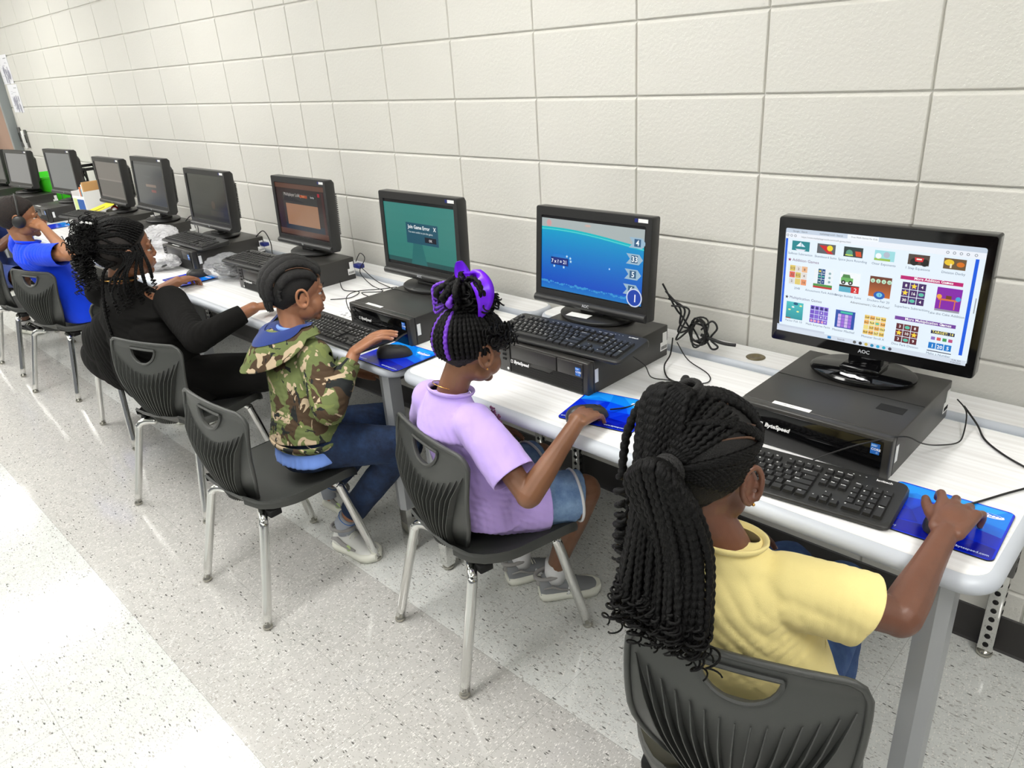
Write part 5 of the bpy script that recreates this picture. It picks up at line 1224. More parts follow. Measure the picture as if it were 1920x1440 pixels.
# --------------------------------------------------------------- P1
def girl_yellow():
    yaw = RAD(8); r, f = frame_of(yaw); s = 1.04
    J = dict(P=V((.115, -.935, .445)), N=V((.097, -1.020, .800)), r=r, f=f)
    J['Hd'] = headM((.050, -1.018, .930), RAD(-2), RAD(-10)); J['hs'] = 1.12
    J['RS'] = V((.212, -.985, .742)); J['LS'] = V((-.020, -1.040, .755))
    J['RE'] = V((.338, -.900, .690)); J['RW'] = V((.338, -.700, .742)); J['LE'] = V((-.135, -.900, .62)); J['LW'] = V((-.05, -.735, .60))
    J['RH'] = V((.180, -.90, .455)); J['LH'] = V((.065, -.92, .455)); J['RK'] = V((.150, -.60, .455)); J['LK'] = V((.030, -.605, .455)); J['RA'] = V((.14, -.56, .09)); J['LA'] = V((.02, -.57, .09)); J['RT'] = V((.14, -.42, .03)); J['LT'] = V((.01, -.43, .03))
    hands_ = [dict(wrist=J['RW'] + V((.0, .004, .004)), fdir=(-.02, 1, .12), back=(.10, -.05, 1), side=-1, s=1.18, curls=((12, 30, 24), (20, 44, 34), (24, 46, 34), (24, 44, 30)), spread=12, thumb=(38, -12), tcurl=10),
              dict(wrist=J['LW'], fdir=(.4, .8, -.3), back=(0, .2, 1), side=1, s=1.0)]
    root = person('person seated nearest the camera in a yellow shirt with long black braids, hand on mouse', (0, 0, 0), J, s, 'skin_a', hands_)
    # shirt
    mb = MB(); torso_cloth(mb, J, s, 1.18, 1.06, .04, .01, .016)
    se = J['RS'].lerp(J['RE'], .66); capc(mb, J['RS'] + V((-.03, 0, -.004)), se + (J['RE'] - J['RS']).normalized() * .02, .046, .054, n=20, flat=1.0)
    capc(mb, J['RS'] + V((-.015, -.01, -.034)), se + V((-.005, -.012, -.026)), .040, .042, n=18)
    sl = J['LS'].lerp(J['LE'], .85); capc(mb, J['LS'] + V((.03, 0, .004)), sl + (J['LE'] - J['LS']).normalized() * .02, .056, .060, n=20)
    me = voxel(mb, .005, 4, fn=folds([(J['RS'] + V((-.02, -.03, -.06)), (1, 0, .35), .07, .05, .003), (J['RS'].lerp(J['RE'], .6), (1, .5, -.2), .07, .040, .0035), ((.14, -1.10, .66), (.7, 0, .7), .10, .05, .005), (J['RS'] + V((-.05, -.03, -.11)), (.6, .2, -.8), .08, .035, .005)], .010, 9, .001))
    d1 = (J['RE'] - J['RS']).normalized(); d2 = (J['LE'] - J['LS']).normalized()
    cutter(me, [(se, d1 + V((.0, .0, -.1)), .12), (sl, d2, .11), (J['N'] + V((-.004, .006, .000)), (-.05, .14, 1), .078)], .0022)
    sh = finish(me, 'shirt', 'yellow_cotton', root)
    col = MB(); c0 = J['N'] + V((-.004, .004, -.003)); pts = []
    for k in range(36):
        a = 2 * pi * k / 36; pts.append(c0 + r * .064 * cos(a) + f * .058 * sin(a) + V((0, 0, .003 - .010 * sin(a))))
    col.tube(pts, .0075, 8, closed=True, flat=.5); col.build('collar', 'yellow_cotton', sh)
    pants(root, J, s, 'denim_mid')
    for q in 'RL': shoe(root, J[q + 'A'] + V((0, -.06, -.088)), J[q + 'A'] + V((0, .13, -.088)), 1.0, 'shoe_white', 'sole_white', 'shoe_grey')
    # earring
    s_ = s; s = J['hs']; S = J['Hd'] @ Matrix.Scale(s, 4); e = MB(); e.ball(S @ V((.0815, .003, -.040)), .0028); e.ball(S @ V((-.0815, .003, -.040)), .0028); e.build('earrings', 'gold', root)
    # hair: scalp, cornrows to two ties, hanging braids with curled tips
    H = J['Hd']; rnd = random.Random(7)
    hc = hair_cap(H, s, root, 'hair_fuzz', .0028); pl = MB(); MATS['parting'] = mat('parted scalp', (.36, .25, .18), .6)
    for q in ([(.62, .78, .62), (.50, .10, 1.0), (.10, -.30, 1.0)], [(.95, .45, .42), (.88, -.15, .62), (.50, -.75, .50)], [(.80, .30, .75), (.72, -.05, .78)]): pl.tube(spline([S @ skull(V(d), .0045) for d in q], 10), .0032, 6, flat=.5)
    pl.build('parting_lines', 'parting', hc)
    T1 = V((-.12, -.45, 1.0)); T2 = V((.10, -1.0, .02))     # top tie and back tie directions
    t1 = S @ skull(T1, .012); t2 = S @ skull(T2, .012)
    br = MB()
    fronts = [(x, .95 - .35 * abs(x), .60 + .015 * k) for k, x in enumerate([-.85, -.7, -.56, -.43, -.3, -.18, -.06, .06, .18, .30, .42, .54, .66])]
    for k, d in enumerate(fronts):
        p = arc_on_skull(H, s, (d[0], d[1], d[2]), T1, .006, 12); braid(br, p + [t1], .0062, .013)
    for k in range(13):    # upper right side rows running back to the top tie and the back tie
        a = k / 12.0; p = arc_on_skull(H, s, (.80 + .1 * a, .72 - .75 * a, .55 - .30 * a), T1 if k < 4 else (.10, -.80, .62) if k < 7 else T2, .006, 12); braid(br, p, .0056, .012)
    for k in range(9):    # rows from above and behind the ear to the back tie
        a = k / 8.0; p = arc_on_skull(H, s, (1.0, .10 - .55 * a, .18 - .55 * a), T2, .0055, 12); braid(br, p, .0050, .011)
    for k in range(9):
        a = k / 8.0; p = arc_on_skull(H, s, (-1.0, .5 - 1.0 * a, .35 - .75 * a), T2, .0055, 12); braid(br, p, .0052, .012)
    for k in range(5):
        a = k / 4.0; p = arc_on_skull(H, s, (-.4 + .8 * a, -.8, -.62), T2, .0055, 8); braid(br, p, .0050, .011)
    for k in range(7):    # rows from the crown down to the back tie
        a = k / 6.0; p = arc_on_skull(H, s, (-.1 + .75 * a, -.25 + .1 * a, 1.0 - .3 * a), T2, .0058, 10); braid(br, p, .0058, .012)
    br.build('scalp_braids', 'hair', hc)
    # ties
    tb = MB()
    for c, R_ in ((t1, .020), (t2, .022)):
        ax = (c - S @ V((0, -.005, .012))).normalized(); u = ax.orthogonal().normalized(); w = ax.cross(u); tb = MB()
        for kk in range(3): tb.tube([c + ax * (.002 + kk * .006) + (u * cos(a) + w * sin(a)) * (R_ - .002 * kk) for a in [2 * pi * q / 18 for q in range(18)]], .0055, 8, closed=True)
        tb.build('hair_tie', 'hair_fuzz', hc)
    kn = S @ skull(V((-.30, -.30, 1.0)), .014); tb = MB()
    tb.ball(kn + V((0, 0, .010)), (.009, .009, .014)); tb.build('hair_knot', 'hair_fuzz', hc)
    def hang(mb, start, out, end, r, n_mid=.5, curls=2, rad=.011, L=.05, clen=3.5):
        out = V(out); m1 = start + out; m2 = V((end[0] * .6 + m1.x * .4, end[1] * .6 + m1.y * .4, m1.z * .45 + end[2] * .55)); e = V(end)
        m2 += V((rnd.uniform(-.008, .008), rnd.uniform(-.006, .006), 0))
        braid(mb, [start, m1, m2, e], r, r * 2.1, r * .9)
        for _ in range(curls): curl(mb, e + V((0, 0, .012)), V((rnd.uniform(-.25, .25), rnd.uniform(-.2, .2), -1)), L * rnd.uniform(.8, 1.3), rad * rnd.uniform(.8, 1.2), clen, .0034, rnd, .3)
    hb = MB(); cb = MB()
    def tail(end, n=2):
        for _ in range(n): curl(cb, V(end) + V((rnd.uniform(-.008, .008), rnd.uniform(-.006, .006), .015)), V((rnd.uniform(-.4, .4), rnd.uniform(-.25, .15), -1)), rnd.uniform(.04, .075), rnd.uniform(.008, .013), rnd.uniform(2, 4), .0026, rnd, .15, n=6)
    for k in range(40):   # ponytail from the back tie, spread over the back
        u_ = -1 + 2 * (k % 20) / 19.0 + rnd.uniform(-.05, .05); lay = k // 20
        st = t2 + V((u_ * .018, -.006, .014 * (1 - u_ * u_) - .012 * lay)); ez = .765 - .045 * rnd.random()
        out = V((u_ * .036 + .004, -.030 - .014 * (1 - u_ * u_) + .016 * lay, .012 - .028 * u_ * u_))
        ex = .108 + u_ * .050; ey = -1.205 + .014 * u_ * u_ + .018 * lay
        m2 = V((st.x * .25 + ex * .75 + .004 * u_ + rnd.uniform(-.005, .005), ey + .026 + rnd.uniform(-.004, .004), .855)); e = V((ex, ey, ez))
        braid(hb, [st, st + out, m2, e], rnd.uniform(.0058, .0068), .0135, .0050); tail(e, 1)
    for k in range(34):   # ponytail from the top tie, falling left of the first
        u_ = -1 + 2 * (k % 17) / 16.0 + rnd.uniform(-.05, .05); lay = k // 17
        st = t1 + V((u_ * .014, -.006, .010 - .01 * lay)); ez = .770 - .06 * rnd.random()
        out = V((-.018 + u_ * .022, -.040 + .014 * lay, -.002 - .014 * abs(u_)))
        ex = .038 + u_ * .046 + rnd.uniform(-.006, .006); ey = -1.200 + .016 * u_ * u_ + .018 * lay
        m2 = V((st.x * .45 + ex * .55 + rnd.uniform(-.006, .006), ey + .030, .87)); e = V((ex, ey, ez))
        braid(hb, [st, st + out, m2, e], rnd.uniform(.0056, .0066), .0135, .0050); tail(e, 1)
    # one long braid arching out to the left of the head
    st = kn; L0 = [st, st + V((-.026, -.012, .000)), st + V((-.058, -.030, -.026)), st + V((-.080, -.040, -.080)), st + V((-.086, -.045, -.130)), st + V((-.086, -.048, -.160))]
    braid(hb, L0, .0078, .016); curl(hb, L0[-1], (0, 0, -1), .085, .013, 3, .0062, rnd, .2); curl(hb, L0[-1] + V((0, 0, -.08)), (-.1, 0, -1), .10, .013, 4, .0045, rnd, .2)
    for k in range(9):    # outer locks that end in tight spirals
        p = V((-.038 + .006 * (k % 3) + .004 * k, -1.120 - .010 * (k % 2), .87 - .020 * k)); curl(cb, p, (rnd.uniform(-.35, .05), rnd.uniform(-.1, .1), -1), .09, .011, 4.5, .0045, rnd, .3, n=7)
    hb.build('hanging_braids', 'hair', hc); cb.build('curled_tips', 'hair', hc)
    return J
J1 = girl_yellow()
# --------------------------------------------------------------- P2
def child_lilac():
    yaw = RAD(-10); r, f = frame_of(yaw); s = .97
    J = dict(P=V((-.730, -.822, .447)), N=V((-.760, -.872, .785)), r=r, f=f)
    J['Hd'] = headM((-.722, -.822, .898), RAD(-8), RAD(-16))
    J['RS'] = V((-.640, -.888, .728)); J['LS'] = V((-.865, -.872, .735))
    J['RE'] = V((-.470, -.905, .600)); J['RW'] = V((-.432, -.762, .752)); J['LE'] = V((-.95, -.80, .58)); J['LW'] = V((-.86, -.67, .56))
    J['RH'] = V((-.680, -.82, .447)); J['LH'] = V((-.795, -.81, .447)); J['RK'] = V((-.555, -.60, .435)); J['LK'] = V((-.755, -.56, .450)); J['RA'] = V((-.690, -.590, .095)); J['LA'] = V((-.825, -.600, .095)); J['RT'] = V((-.61, -.49, .03)); J['LT'] = V((-.76, -.48, .03))
    hands_ = [dict(wrist=J['RW'], fdir=(-.22, .92, -.10), back=(.10, .12, 1), side=-1, s=1.0, curls=((14, 26, 16), (16, 26, 18), (18, 28, 18), (20, 26, 16)), spread=6, thumb=(40, -22)),
              dict(wrist=J['LW'], fdir=(.4, .8, -.2), back=(0, .2, 1), side=1, s=.95)]
    root = person('person in a lilac shirt and denim shorts with a purple hair clip, hand on mouse', (0, 0, 0), J, s, 'skin_b', hands_)
    mb = MB(); torso_cloth(mb, J, s, 1.02, 1.04, .0, .0, .012)
    # long tail of the shirt lying over the seat and thighs
    capc(mb, J['RH'] + V((.0, .020, .010)), J['RH'].lerp(J['RK'], .46) + V((0, 0, .004)), .096, .092, n=20); capc(mb, J['LH'] + V((0, .020, .01)), J['LH'].lerp(J['LK'], .42), .094, .090, n=20)
    se = J['RS'].lerp(J['RE'], .72); d1 = (J['RE'] - J['RS']).normalized(); capc(mb, J['RS'] + V((-.02, 0, .0)), se + d1 * .02, .050, .060, n=20)
    sl = J['LS'].lerp(J['LE'], .7); d2 = (J['LE'] - J['LS']).normalized(); capc(mb, J['LS'] + V((.02, 0, 0)), sl + d2 * .02, .050, .056, n=20)
    hem = J['RH'].lerp(J['RK'], .52); dh = (J['RK'] - J['RH']).normalized(); hl = J['LH'].lerp(J['LK'], .5); dl = (J['LK'] - J['LH']).normalized()
    me = voxel(mb, .005, 3, fn=folds([(J['P'] + V((.06, 0, .04)), (.2, .5, 1), .11, .040, .007), (J['RS'] + V((0, -.02, -.09)), (1, .2, .4), .10, .04, .0045), (J['RH'], (.3, 1, .2), .10, .034, .0055), (J['P'] + V((.02, -.09, .16)), (.8, 0, .6), .10, .045, .005), (J['N'] + V((.0, -.06, -.09)), (.9, 0, .25), .07, .05, .0035), (J['RS'].lerp(J['RE'], .5), (.5, .6, .3), .06, .035, .003)], .010, 9, .0012))
    cutter(me, [(se, d1, .11), (sl, d2, .10), (J['N'] + V((0, .006, .000)), (-.02, .16, 1), .066), (hem, dh, .13), (hl, dl, .13)], .002)
    sh = finish(me, 'shirt', 'lilac_cotton', root)
    c0 = J['N'] + V((0, .004, -.004)); pts = [c0 + r * .060 * cos(a) + f * .055 * sin(a) + V((0, 0, .003 - .012 * sin(a))) for a in [2 * pi * k / 36 for k in range(36)]]
    col = MB(); col.tube(pts, .0068, 8, closed=True, flat=.55); col.build('collar', 'lilac_cotton', sh)
    nk = MB(); nk.tube([c0 + r * .0435 * cos(a) + f * .043 * sin(a) + V((0, 0, .012 - .018 * sin(a))) for a in [2 * pi * k / 48 for k in range(48)]], .0013, 6, closed=True); nk.build('necklace', 'gold', root)
    # beaded motif on the front of the shirt shoulder
    mo = MB(); base = J['RS'] + V((-.028, .060, .010)); rnd = random.Random(4)
    for k in range(90):
        a = rnd.uniform(0, 1); q = rnd.uniform(-1, 1); p = base + V((.012 * q, .012 - .010 * a, -.115 * a + .004)) + V((-.03 * a * 0, 0, 0)); p = p + f * (.020 * sin(a * pi)); mo.ball(p, .0030, seg=6)
    MATS['beads'] = mat('dark pink bead', (.45, .22, .36), .3); mo.build('beaded_motif', 'beads', sh)
    # denim shorts with wide legs and frayed hems
    mb = MB()
    loft(mb, [(J['P'] - V((0, 0, .046)), r, .10, f, .085), (J['P'] - V((0, 0, .02)), r, .122, f, .10), (J['P'] + V((0, 0, .05)), r, .112, f, .085)])
    ct = []
    for q in 'RL':
        d = (J[q + 'K'] - J[q + 'H']).normalized(); e = J[q + 'H'].lerp(J[q + 'K'], .90); capc(mb, J[q + 'H'], e - V((0, 0, .012)) + d * .02, .078, .070, n=20); ct.append((e, d + V((0, 0, -.25)), .13))
    me = voxel(mb, .005, 2, fn=folds([(J['RK'], (1, .1, .1), .10, .03, .004)], .004)); cutter(me, ct, .003); so = finish(me, 'shorts', 'denim_light', root)
    for q in 'RL':
        d = (J[q + 'K'] - J[q + 'H']).normalized(); e = J[q + 'H'].lerp(J[q + 'K'], .885) - V((0, 0, .010)); u = d.cross(V((0, 0, 1))).normalized(); w = u.cross(d)
        h = MB(); h.tube([e + (u * cos(a) + w * sin(a)) * .0725 + d * .02 * -sin(a) * .25 for a in [2 * pi * k / 30 for k in range(30)]], .0042, 6, closed=True); h.build('frayed_hem', 'sock_white', so)
    def embN(a): a.text('N', -.012, 0, .03, (.93, .93, .93), .002, shear=.2)
    for q, dx in (('R', (.10, .12)), ('L', (.07, .12))):
        A = J[q + 'A']; dd = V((dx[0], dx[1], 0)).normalized(); shoe(root, V((A.x, A.y, .004)) - dd * .050, V((A.x, A.y, .004)) + dd * .135, .98, 'shoe_grey', 'sole_white', 'shoe_taupe', emblem=embN)
        tube_cuff(root, 'sock', 'sock_white', [V((A.x, A.y, .055)), V((A.x, A.y, .085)), A + V((0, 0, .022)) + (J[q + 'K'] - A) * .03], [.032, .032, .031])
    S = J['Hd'] @ Matrix.Scale(s, 4); e = MB(); e.ball(S @ V((.0815, .003, -.042)), .0026); e.ball(S @ V((-.0815, .003, -.042)), .0026); e.build('earrings', 'gold', root)
    # hair drawn up into a braided bun
    H = J['Hd']; rnd = random.Random(3); hc = hair_cap(H, s, root, 'hair_fuzz', .004, fn=lambda c: .0022 * noise.noise(c * 120))
    TB = V((-.05, -.30, 1.0)); tb = S @ skull(TB, .010); br = MB(); pb = MB()
    for k in range(24):
        a = -100 + 200 * k / 23; d0 = (sin(RAD(a)), -cos(RAD(a)) * 1.0, -.62 + .22 * abs(sin(RAD(a)))); p = arc_on_skull(H, s, d0, TB, .0065, 12); braid(pb if k in (10, 14) else br, p + [tb], .0058, .0125)
    for k in range(14):
        a = -80 + 160 * k / 13; p = arc_on_skull(H, s, (sin(RAD(a)) * .8, .9 * cos(RAD(a)) + .1, .62 - .25 * abs(sin(RAD(a)))), TB, .0055, 10); braid(br, p + [tb], .0055, .013)
    # bun loops
    ax = (tb - S @ V((0, -.005, .012))).normalized()
    for k in range(44):
        a = rnd.uniform(0, 2 * pi); u = ax.orthogonal().normalized(); w = ax.cross(u); d = u * cos(a) + w * sin(a); R_ = rnd.uniform(.030, .074); hgt = rnd.uniform(.005, .060)
        pts = [tb + d * .008, tb + d * R_ * .8 + ax * hgt * .5, tb + d * R_ + ax * hgt, tb + d * R_ * .5 + ax * (hgt + .012), tb + ax * hgt * .6 - d * .006]
        braid(pb if k % 8 == 0 else br, pts, rnd.uniform(.0058, .0072), .014)
    for k in range(4):    # purple strands flopping out on the left of the bun
        d = V((-.8, -.45, .2 - .08 * k)); pts = [tb + ax * .03 + V((0, 0, .005 * k)), tb + ax * .045 + V((-.034, -.018, .006 - .004 * k)), tb + V((-.070, -.034, .038 - .014 * k)), tb + V((-.062, -.040, .014 - .013 * k)), tb + V((-.034, -.026, .010 - .004 * k))]; braid(pb, pts, .0036, .010)
    for k in range(34):   # springy curls at the front and sides
        a = RAD(rnd.uniform(10, 105)); d0 = V((sin(a), cos(a), rnd.uniform(.15, .75))); p = S @ skull(d0, .006); nrm = (p - S @ V((0, 0, 0))).normalized(); curl(br, p, nrm * .5 + V((0, 0, -.35)) + V((.3, .2, .2)) * rnd.uniform(-1, 1), rnd.uniform(.022, .042), rnd.uniform(.006, .010), rnd.uniform(1.8, 3.2), .0030, rnd, .1)
    for k in range(70):
        a = rnd.uniform(0, 6.28); d0 = V((cos(a) * .5, sin(a) * .5 - .15, 1)); p = S @ skull(d0, .008); curl(br, p, (p - S @ V((0, 0, 0))).normalized() + V((rnd.uniform(-.8, .8), rnd.uniform(-.8, .8), -.2)), .045, .011, 2.5, .0034, rnd, .1)
    br.build('braids', 'hair', hc); pb.build('purple_braids', 'hair_purple', hc)
    # purple claw clip: two swept wings
    MATS['purple_plastic'] = mat('purple plastic', (.45, .10, .93), .32)
    cl = MB(); ctr = tb + ax * .030
    def wing(pts, wd, th=.0035):
        P = spline(pts, 6); rows = []
        for i, p in enumerate(P):
            t = (P[min(i + 1, len(P) - 1)] - P[max(i - 1, 0)]).normalized(); k = i / (len(P) - 1); ww = wd[0] + (wd[1] - wd[0]) * k + wd[2] * sin(pi * k)
            q = t.cross(V((.85, -.45, .15)).normalized()).normalized(); nn = t.cross(q); rows.append([p + q * ww, p + q * ww * .5 + nn * .006, p - q * ww * .5 + nn * .006, p - q * ww, p - q * ww * .5 + nn * (.006 - th), p + q * ww * .5 + nn * (.006 - th)])
        cl.grid(rows, closed_u=True); cl.add(rows[0], [tuple(range(6))]); cl.add(rows[-1], [tuple(range(6))])
    wing([ctr + V((.030, .010, .035)), ctr + V((.052, .004, .040)), ctr + V((.076, .0, .016)), ctr + V((.078, -.004, -.020)), ctr + V((.060, -.006, -.055))], (.012, .004, .016))
    wing([ctr + V((.0, .012, .022)), ctr + V((-.012, .012, .045)), ctr + V((-.016, .010, .068))], (.020, .008, .004))
    wing([ctr + V((-.012, .012, .030)), ctr + V((.010, .014, .034)), ctr + V((.034, .012, .036))], (.010, .010, .002))
    o = cl.build('claw_clip', 'purple_plastic', root); o['label'] = 'bright purple plastic hair clip'
    return J
J2 = child_lilac()
# --------------------------------------------------------------- P3 camouflage jacket
def camo():
    m, t, b = nt('woodland camouflage cloth'); N = t.nodes; L = t.links
    tc = N.new('ShaderNodeTexCoord'); col = None
    def layer(scale, loc, thr, rgb, prev, dist=1.6):
        mp = N.new('ShaderNodeMapping'); mp.inputs['Location'].default_value = loc; L.new(tc.outputs['Object'], mp.inputs['Vector'])
        n = N.new('ShaderNodeTexNoise'); n.inputs['Scale'].default_value = scale; n.inputs['Detail'].default_value = 2.2; n.inputs['Roughness'].default_value = .55; n.inputs['Distortion'].default_value = dist; L.new(mp.outputs[0], n.inputs['Vector'])
        g = N.new('ShaderNodeMath'); g.operation = 'GREATER_THAN'; g.inputs[1].default_value = thr; L.new(n.outputs['Fac'], g.inputs[0])
        mx = N.new('ShaderNodeMix'); mx.data_type = 'RGBA'; L.new(g.outputs[0], mx.inputs[0]); mx.inputs[7].default_value = lin(rgb)
        if prev is None: mx.inputs[6].default_value = lin((.42, .46, .29))
        else: L.new(prev, mx.inputs[6])
        return mx.outputs[2]
    c = layer(8, (0, 0, 0), .52, (.31, .25, .19), None); c = layer(9, (3.1, 1.7, .4), .57, (.46, .50, .30), c); c = layer(10, (7, 2, 5), .585, (.76, .68, .57), c, 1.9); c = layer(12, (1, 8, 3), .60, (.17, .18, .18), c, 2.2)
    L.new(c, b.inputs['Base Color']); b.inputs['Roughness'].default_value = .95; b.inputs['Specular IOR Level'].default_value = .2
    n2 = N.new('ShaderNodeTexNoise'); n2.inputs['Scale'].default_value = 700; bp = N.new('ShaderNodeBump'); bp.inputs['Strength'].default_value = .35; bp.inputs['Distance'].default_value = .002
    L.new(tc.outputs['Object'], n2.inputs['Vector']); L.new(n2.outputs['Fac'], bp.inputs['Height']); L.new(bp.outputs['Normal'], b.inputs['Normal']); MATS['camo'] = m
camo()
def child_camo():
    yaw = RAD(-8); r, f = frame_of(yaw); s = .97
    J = dict(P=V((-1.395, -.955, .448)), N=V((-1.452, -.898, .802)), r=r, f=f)
    J['Hd'] = headM((-1.478, -.858, .925), RAD(-10), RAD(-10)); J['hs'] = 1.0
    J['RS'] = V((-1.335, -.900, .745)); J['LS'] = V((-1.555, -.905, .750)); J['RE'] = V((-1.238, -.948, .618)); J['RW'] = V((-1.268, -.812, .752)); J['LE'] = V((-1.62, -.83, .60)); J['LW'] = V((-1.52, -.68, .58))
    J['RH'] = V((-1.335, -.925, .458)); J['LH'] = V((-1.455, -.905, .458)); J['RK'] = V((-1.165, -.745, .440)); J['LK'] = V((-1.345, -.690, .455)); J['RA'] = V((-1.405, -.870, .115)); J['LA'] = V((-1.60, -.80, .150)); J['RT'] = V((-1.28, -.86, .05)); J['LT'] = V((-1.55, -.70, .06))
    hands_ = [dict(wrist=J['RW'] + V((0, .004, .004)), fdir=(.30, .82, .42), back=(-.25, -.35, .9), side=-1, s=1.12, curls=((16, 18, 10), (16, 18, 12), (18, 18, 12), (18, 20, 14)), spread=8, thumb=(34, -25), tcurl=8), dict(wrist=J['LW'], fdir=(.4, .8, -.2), back=(0, .2, 1), side=1, s=.95)]
    root = person('person in a camouflage hooded jacket and dark jeans, hair in thick braided rows', (0, 0, 0), J, s, 'skin_c', hands_)
    # jacket
    mb = MB(); torso_cloth(mb, J, s, .98, 1.05, -.055, .0, .016)
    d1 = (J['RE'] - J['RS']).normalized(); capc(mb, J['RS'] + V((-.02, 0, .002)), J['RE'], .054, .047, n=20); capc(mb, J['RE'], J['RE'].lerp(J['RW'], .86), .047, .031, n=18)
    capc(mb, J['LS'] + V((.02, 0, .002)), J['LE'], .054, .047, n=20); capc(mb, J['LE'], J['LE'].lerp(J['LW'], .86), .047, .031, n=18)
    dw = (J['RW'] - J['RE']).normalized(); dl = (J['LW'] - J['LE']).normalized(); up = (J['N'] - J['P']).normalized(); hem = J['P'] + up * .058
    me = voxel(mb, .0048, 3, fn=folds([(J['RE'], (1, .2, 1), .075, .030, .006), (J['RS'].lerp(J['RE'], .5), (.2, .3, 1), .07, .035, .004), (hem + V((0, 0, .02)), (.1, .1, 1), .12, .030, .005), (J['RS'] + V((-.08, -.05, -.12)), (1, 0, .5), .10, .045, .004)], .006, 14, .001))
    cutter(me, [(J['RE'].lerp(J['RW'], .80), dw, .07), (J['LE'].lerp(J['LW'], .80), dl, .07), (J['N'] + V((0, .01, .012)), (0, .15, 1), .066), (hem - up * .025, -up, .22)], .003)
    jk = finish(me, 'hooded_jacket', 'camo', root)
    for E, W_ in ((J['RE'], J['RW']), (J['LE'], J['LW'])):
        tube_cuff(jk, 'cuff', 'camo', [E.lerp(W_, .73), E.lerp(W_, .77), E.lerp(W_, .84), E.lerp(W_, .845)], [.034, .0335, .030, .026])
    wb = MB(); wb.tube([hem - up * .022 + r * .128 * cos(a) + f * .100 * sin(a) for a in [2 * pi * k / 40 for k in range(40)]], .016, 8, closed=True, flat=.5); wb.build('waistband', 'camo', jk)
    # hood folded down the back: outer shell and blue lining
    def hood(scale, off, n=30):
        rows = []; c = J['N'] + V((-.004, -.010, .006))
        for i in range(15):
            t = i / 14.0; row = []
            for j in range(n + 1):
                a = pi * (-.18 + 1.36 * j / n); side = cos(a); bk = sin(a)      # runs from the right front, round the back, to the left front
                rad = .058 + .050 * sin(t * pi * .55); drop = -.105 * max(0, bk) ** .8 * sin(t * pi / 2) ** 1.3 - .012 * t + .014 * sin(pi * min(1, t * 1.4)); flare = (.060 * max(0, bk) ** 1.5) * sin(t * pi / 2)
                p = c + r * side * (rad + .018 * t + off) * scale - f * bk * (rad * .92 + flare + off) * scale + V((0, 0, .022 + drop + .005 * noise.noise(V((side * 2, bk * 2, t * 3)))))
                p += V((-.030, -.006, 0)) * max(0, bk) ** 2 * t
                row.append(p)
            rows.append(row)
        return rows
    h = MB(); R1 = hood(1.0, .0); h.grid(R1); bmh = bmesh.new(); hv = [bmh.verts.new(p) for p in h.v]
    for q in h.f: bmh.faces.new([hv[i] for i in q])
    bmesh.ops.recalc_face_normals(bmh, faces=bmh.faces); bmesh.ops.solidify(bmh, geom=list(bmh.faces), thickness=.005); h2 = MB(); h2.bm(bmh, smooth=True); h2.build('hood', 'camo', jk)
    ln = MB(); R2 = [[p + V((0, 0, .010)) + (J['N'] - p) * .04 for p in row] for row in R1[2:7]]; ln.grid(R2)
    bl = MB(); c = J['N'] + V((-.02, -.02, .004)); ell(bl, c + V((-.028, -.004, .010)), (.060, .056, .020)); ell(bl, c + V((-.055, -.010, -.002)), (.040, .050, .026)); ln.add(bl.v, bl.f, 0, None, True); ln.build('hood_lining', 'navy_cloth', jk)
    cz = MB(); cz.tube([J['N'] + r * .048 * cos(a) + f * .046 * sin(a) + V((-.004, .002, .020 - .006 * sin(a))) for a in [2 * pi * k / 30 for k in range(30)]], .008, 8, closed=True, flat=.8); ts = cz.build('t_shirt_collar', 'light_blue_cotton', root)
    # T-shirt showing below the jacket
    mb = MB(); loft(mb, [(J['P'] - up * .02, r, .128, f, .102), (J['P'] + up * .015, r, .126, f, .098), (J['P'] + up * .04, r, .108, f, .082), (J['P'] + up * .08, r, .085, f, .065)])
    me = voxel(mb, .005, 3, fn=folds([(J['P'], (1, 0, .2), .14, .04, .005)], .005)); finish(me, 't_shirt', 'light_blue_cotton', root)
    pt = pants(root, J, s, 'denim_dark', (.078, .058, .056, .046), .86)
    e = J['RK'].lerp(J['RA'], .86)
    MATS['thread'] = mat('tan stitching', (.75, .72, .66), .8)
    sm = MB(); a0 = J['RH'] + V((.055, -.055, .045)); sm.tube(spline([a0 + V((-.05, -.02, .0)), a0 + V((-.02, -.025, -.006)), a0 + V((.015, -.012, -.018))], 6), .0012, 5); sm.build('seam', 'thread', pt)
    def emb(a): a.circ(0, .010, .011, (.72, .80, .55), 20)
    for q, dx in (('R', (.70, .12)), ('L', (.62, .70))):
        A = J[q + 'A']; dd = V((dx[0], dx[1], 0)).normalized(); z = .004
        hl = V((A.x, A.y, z)) - dd * .050; tt = V((A.x, A.y, z)) + dd * .135
        if q == 'L': hl = V((-1.640, -.800, .075)); tt = V((-1.560, -.720, .022)) + V((.03, -.03, 0))
        shoe(root, hl, tt, 1.05, 'shoe_white', 'sole_white', 'shoe_taupe', emblem=emb)
        k = (J[q + 'K'] - A).normalized(); so = tube_cuff(root, 'sock', 'sock_grey', [A + V((0, 0, -.045)), A + k * -.01, A + k * .030, A + k * .031], [.031, .032, .033, .027])
        q2 = MB(); u = k.orthogonal().normalized(); w = k.cross(u); q2.tube([A + k * .020 + (u * cos(x) + w * sin(x)) * .0332 for x in [2 * pi * i / 20 for i in range(20)]], .0016, 5, closed=True); MATS['stripe'] = mat('blue stripe', (.25, .45, .75), .8); q2.build('stripe', 'stripe', so)
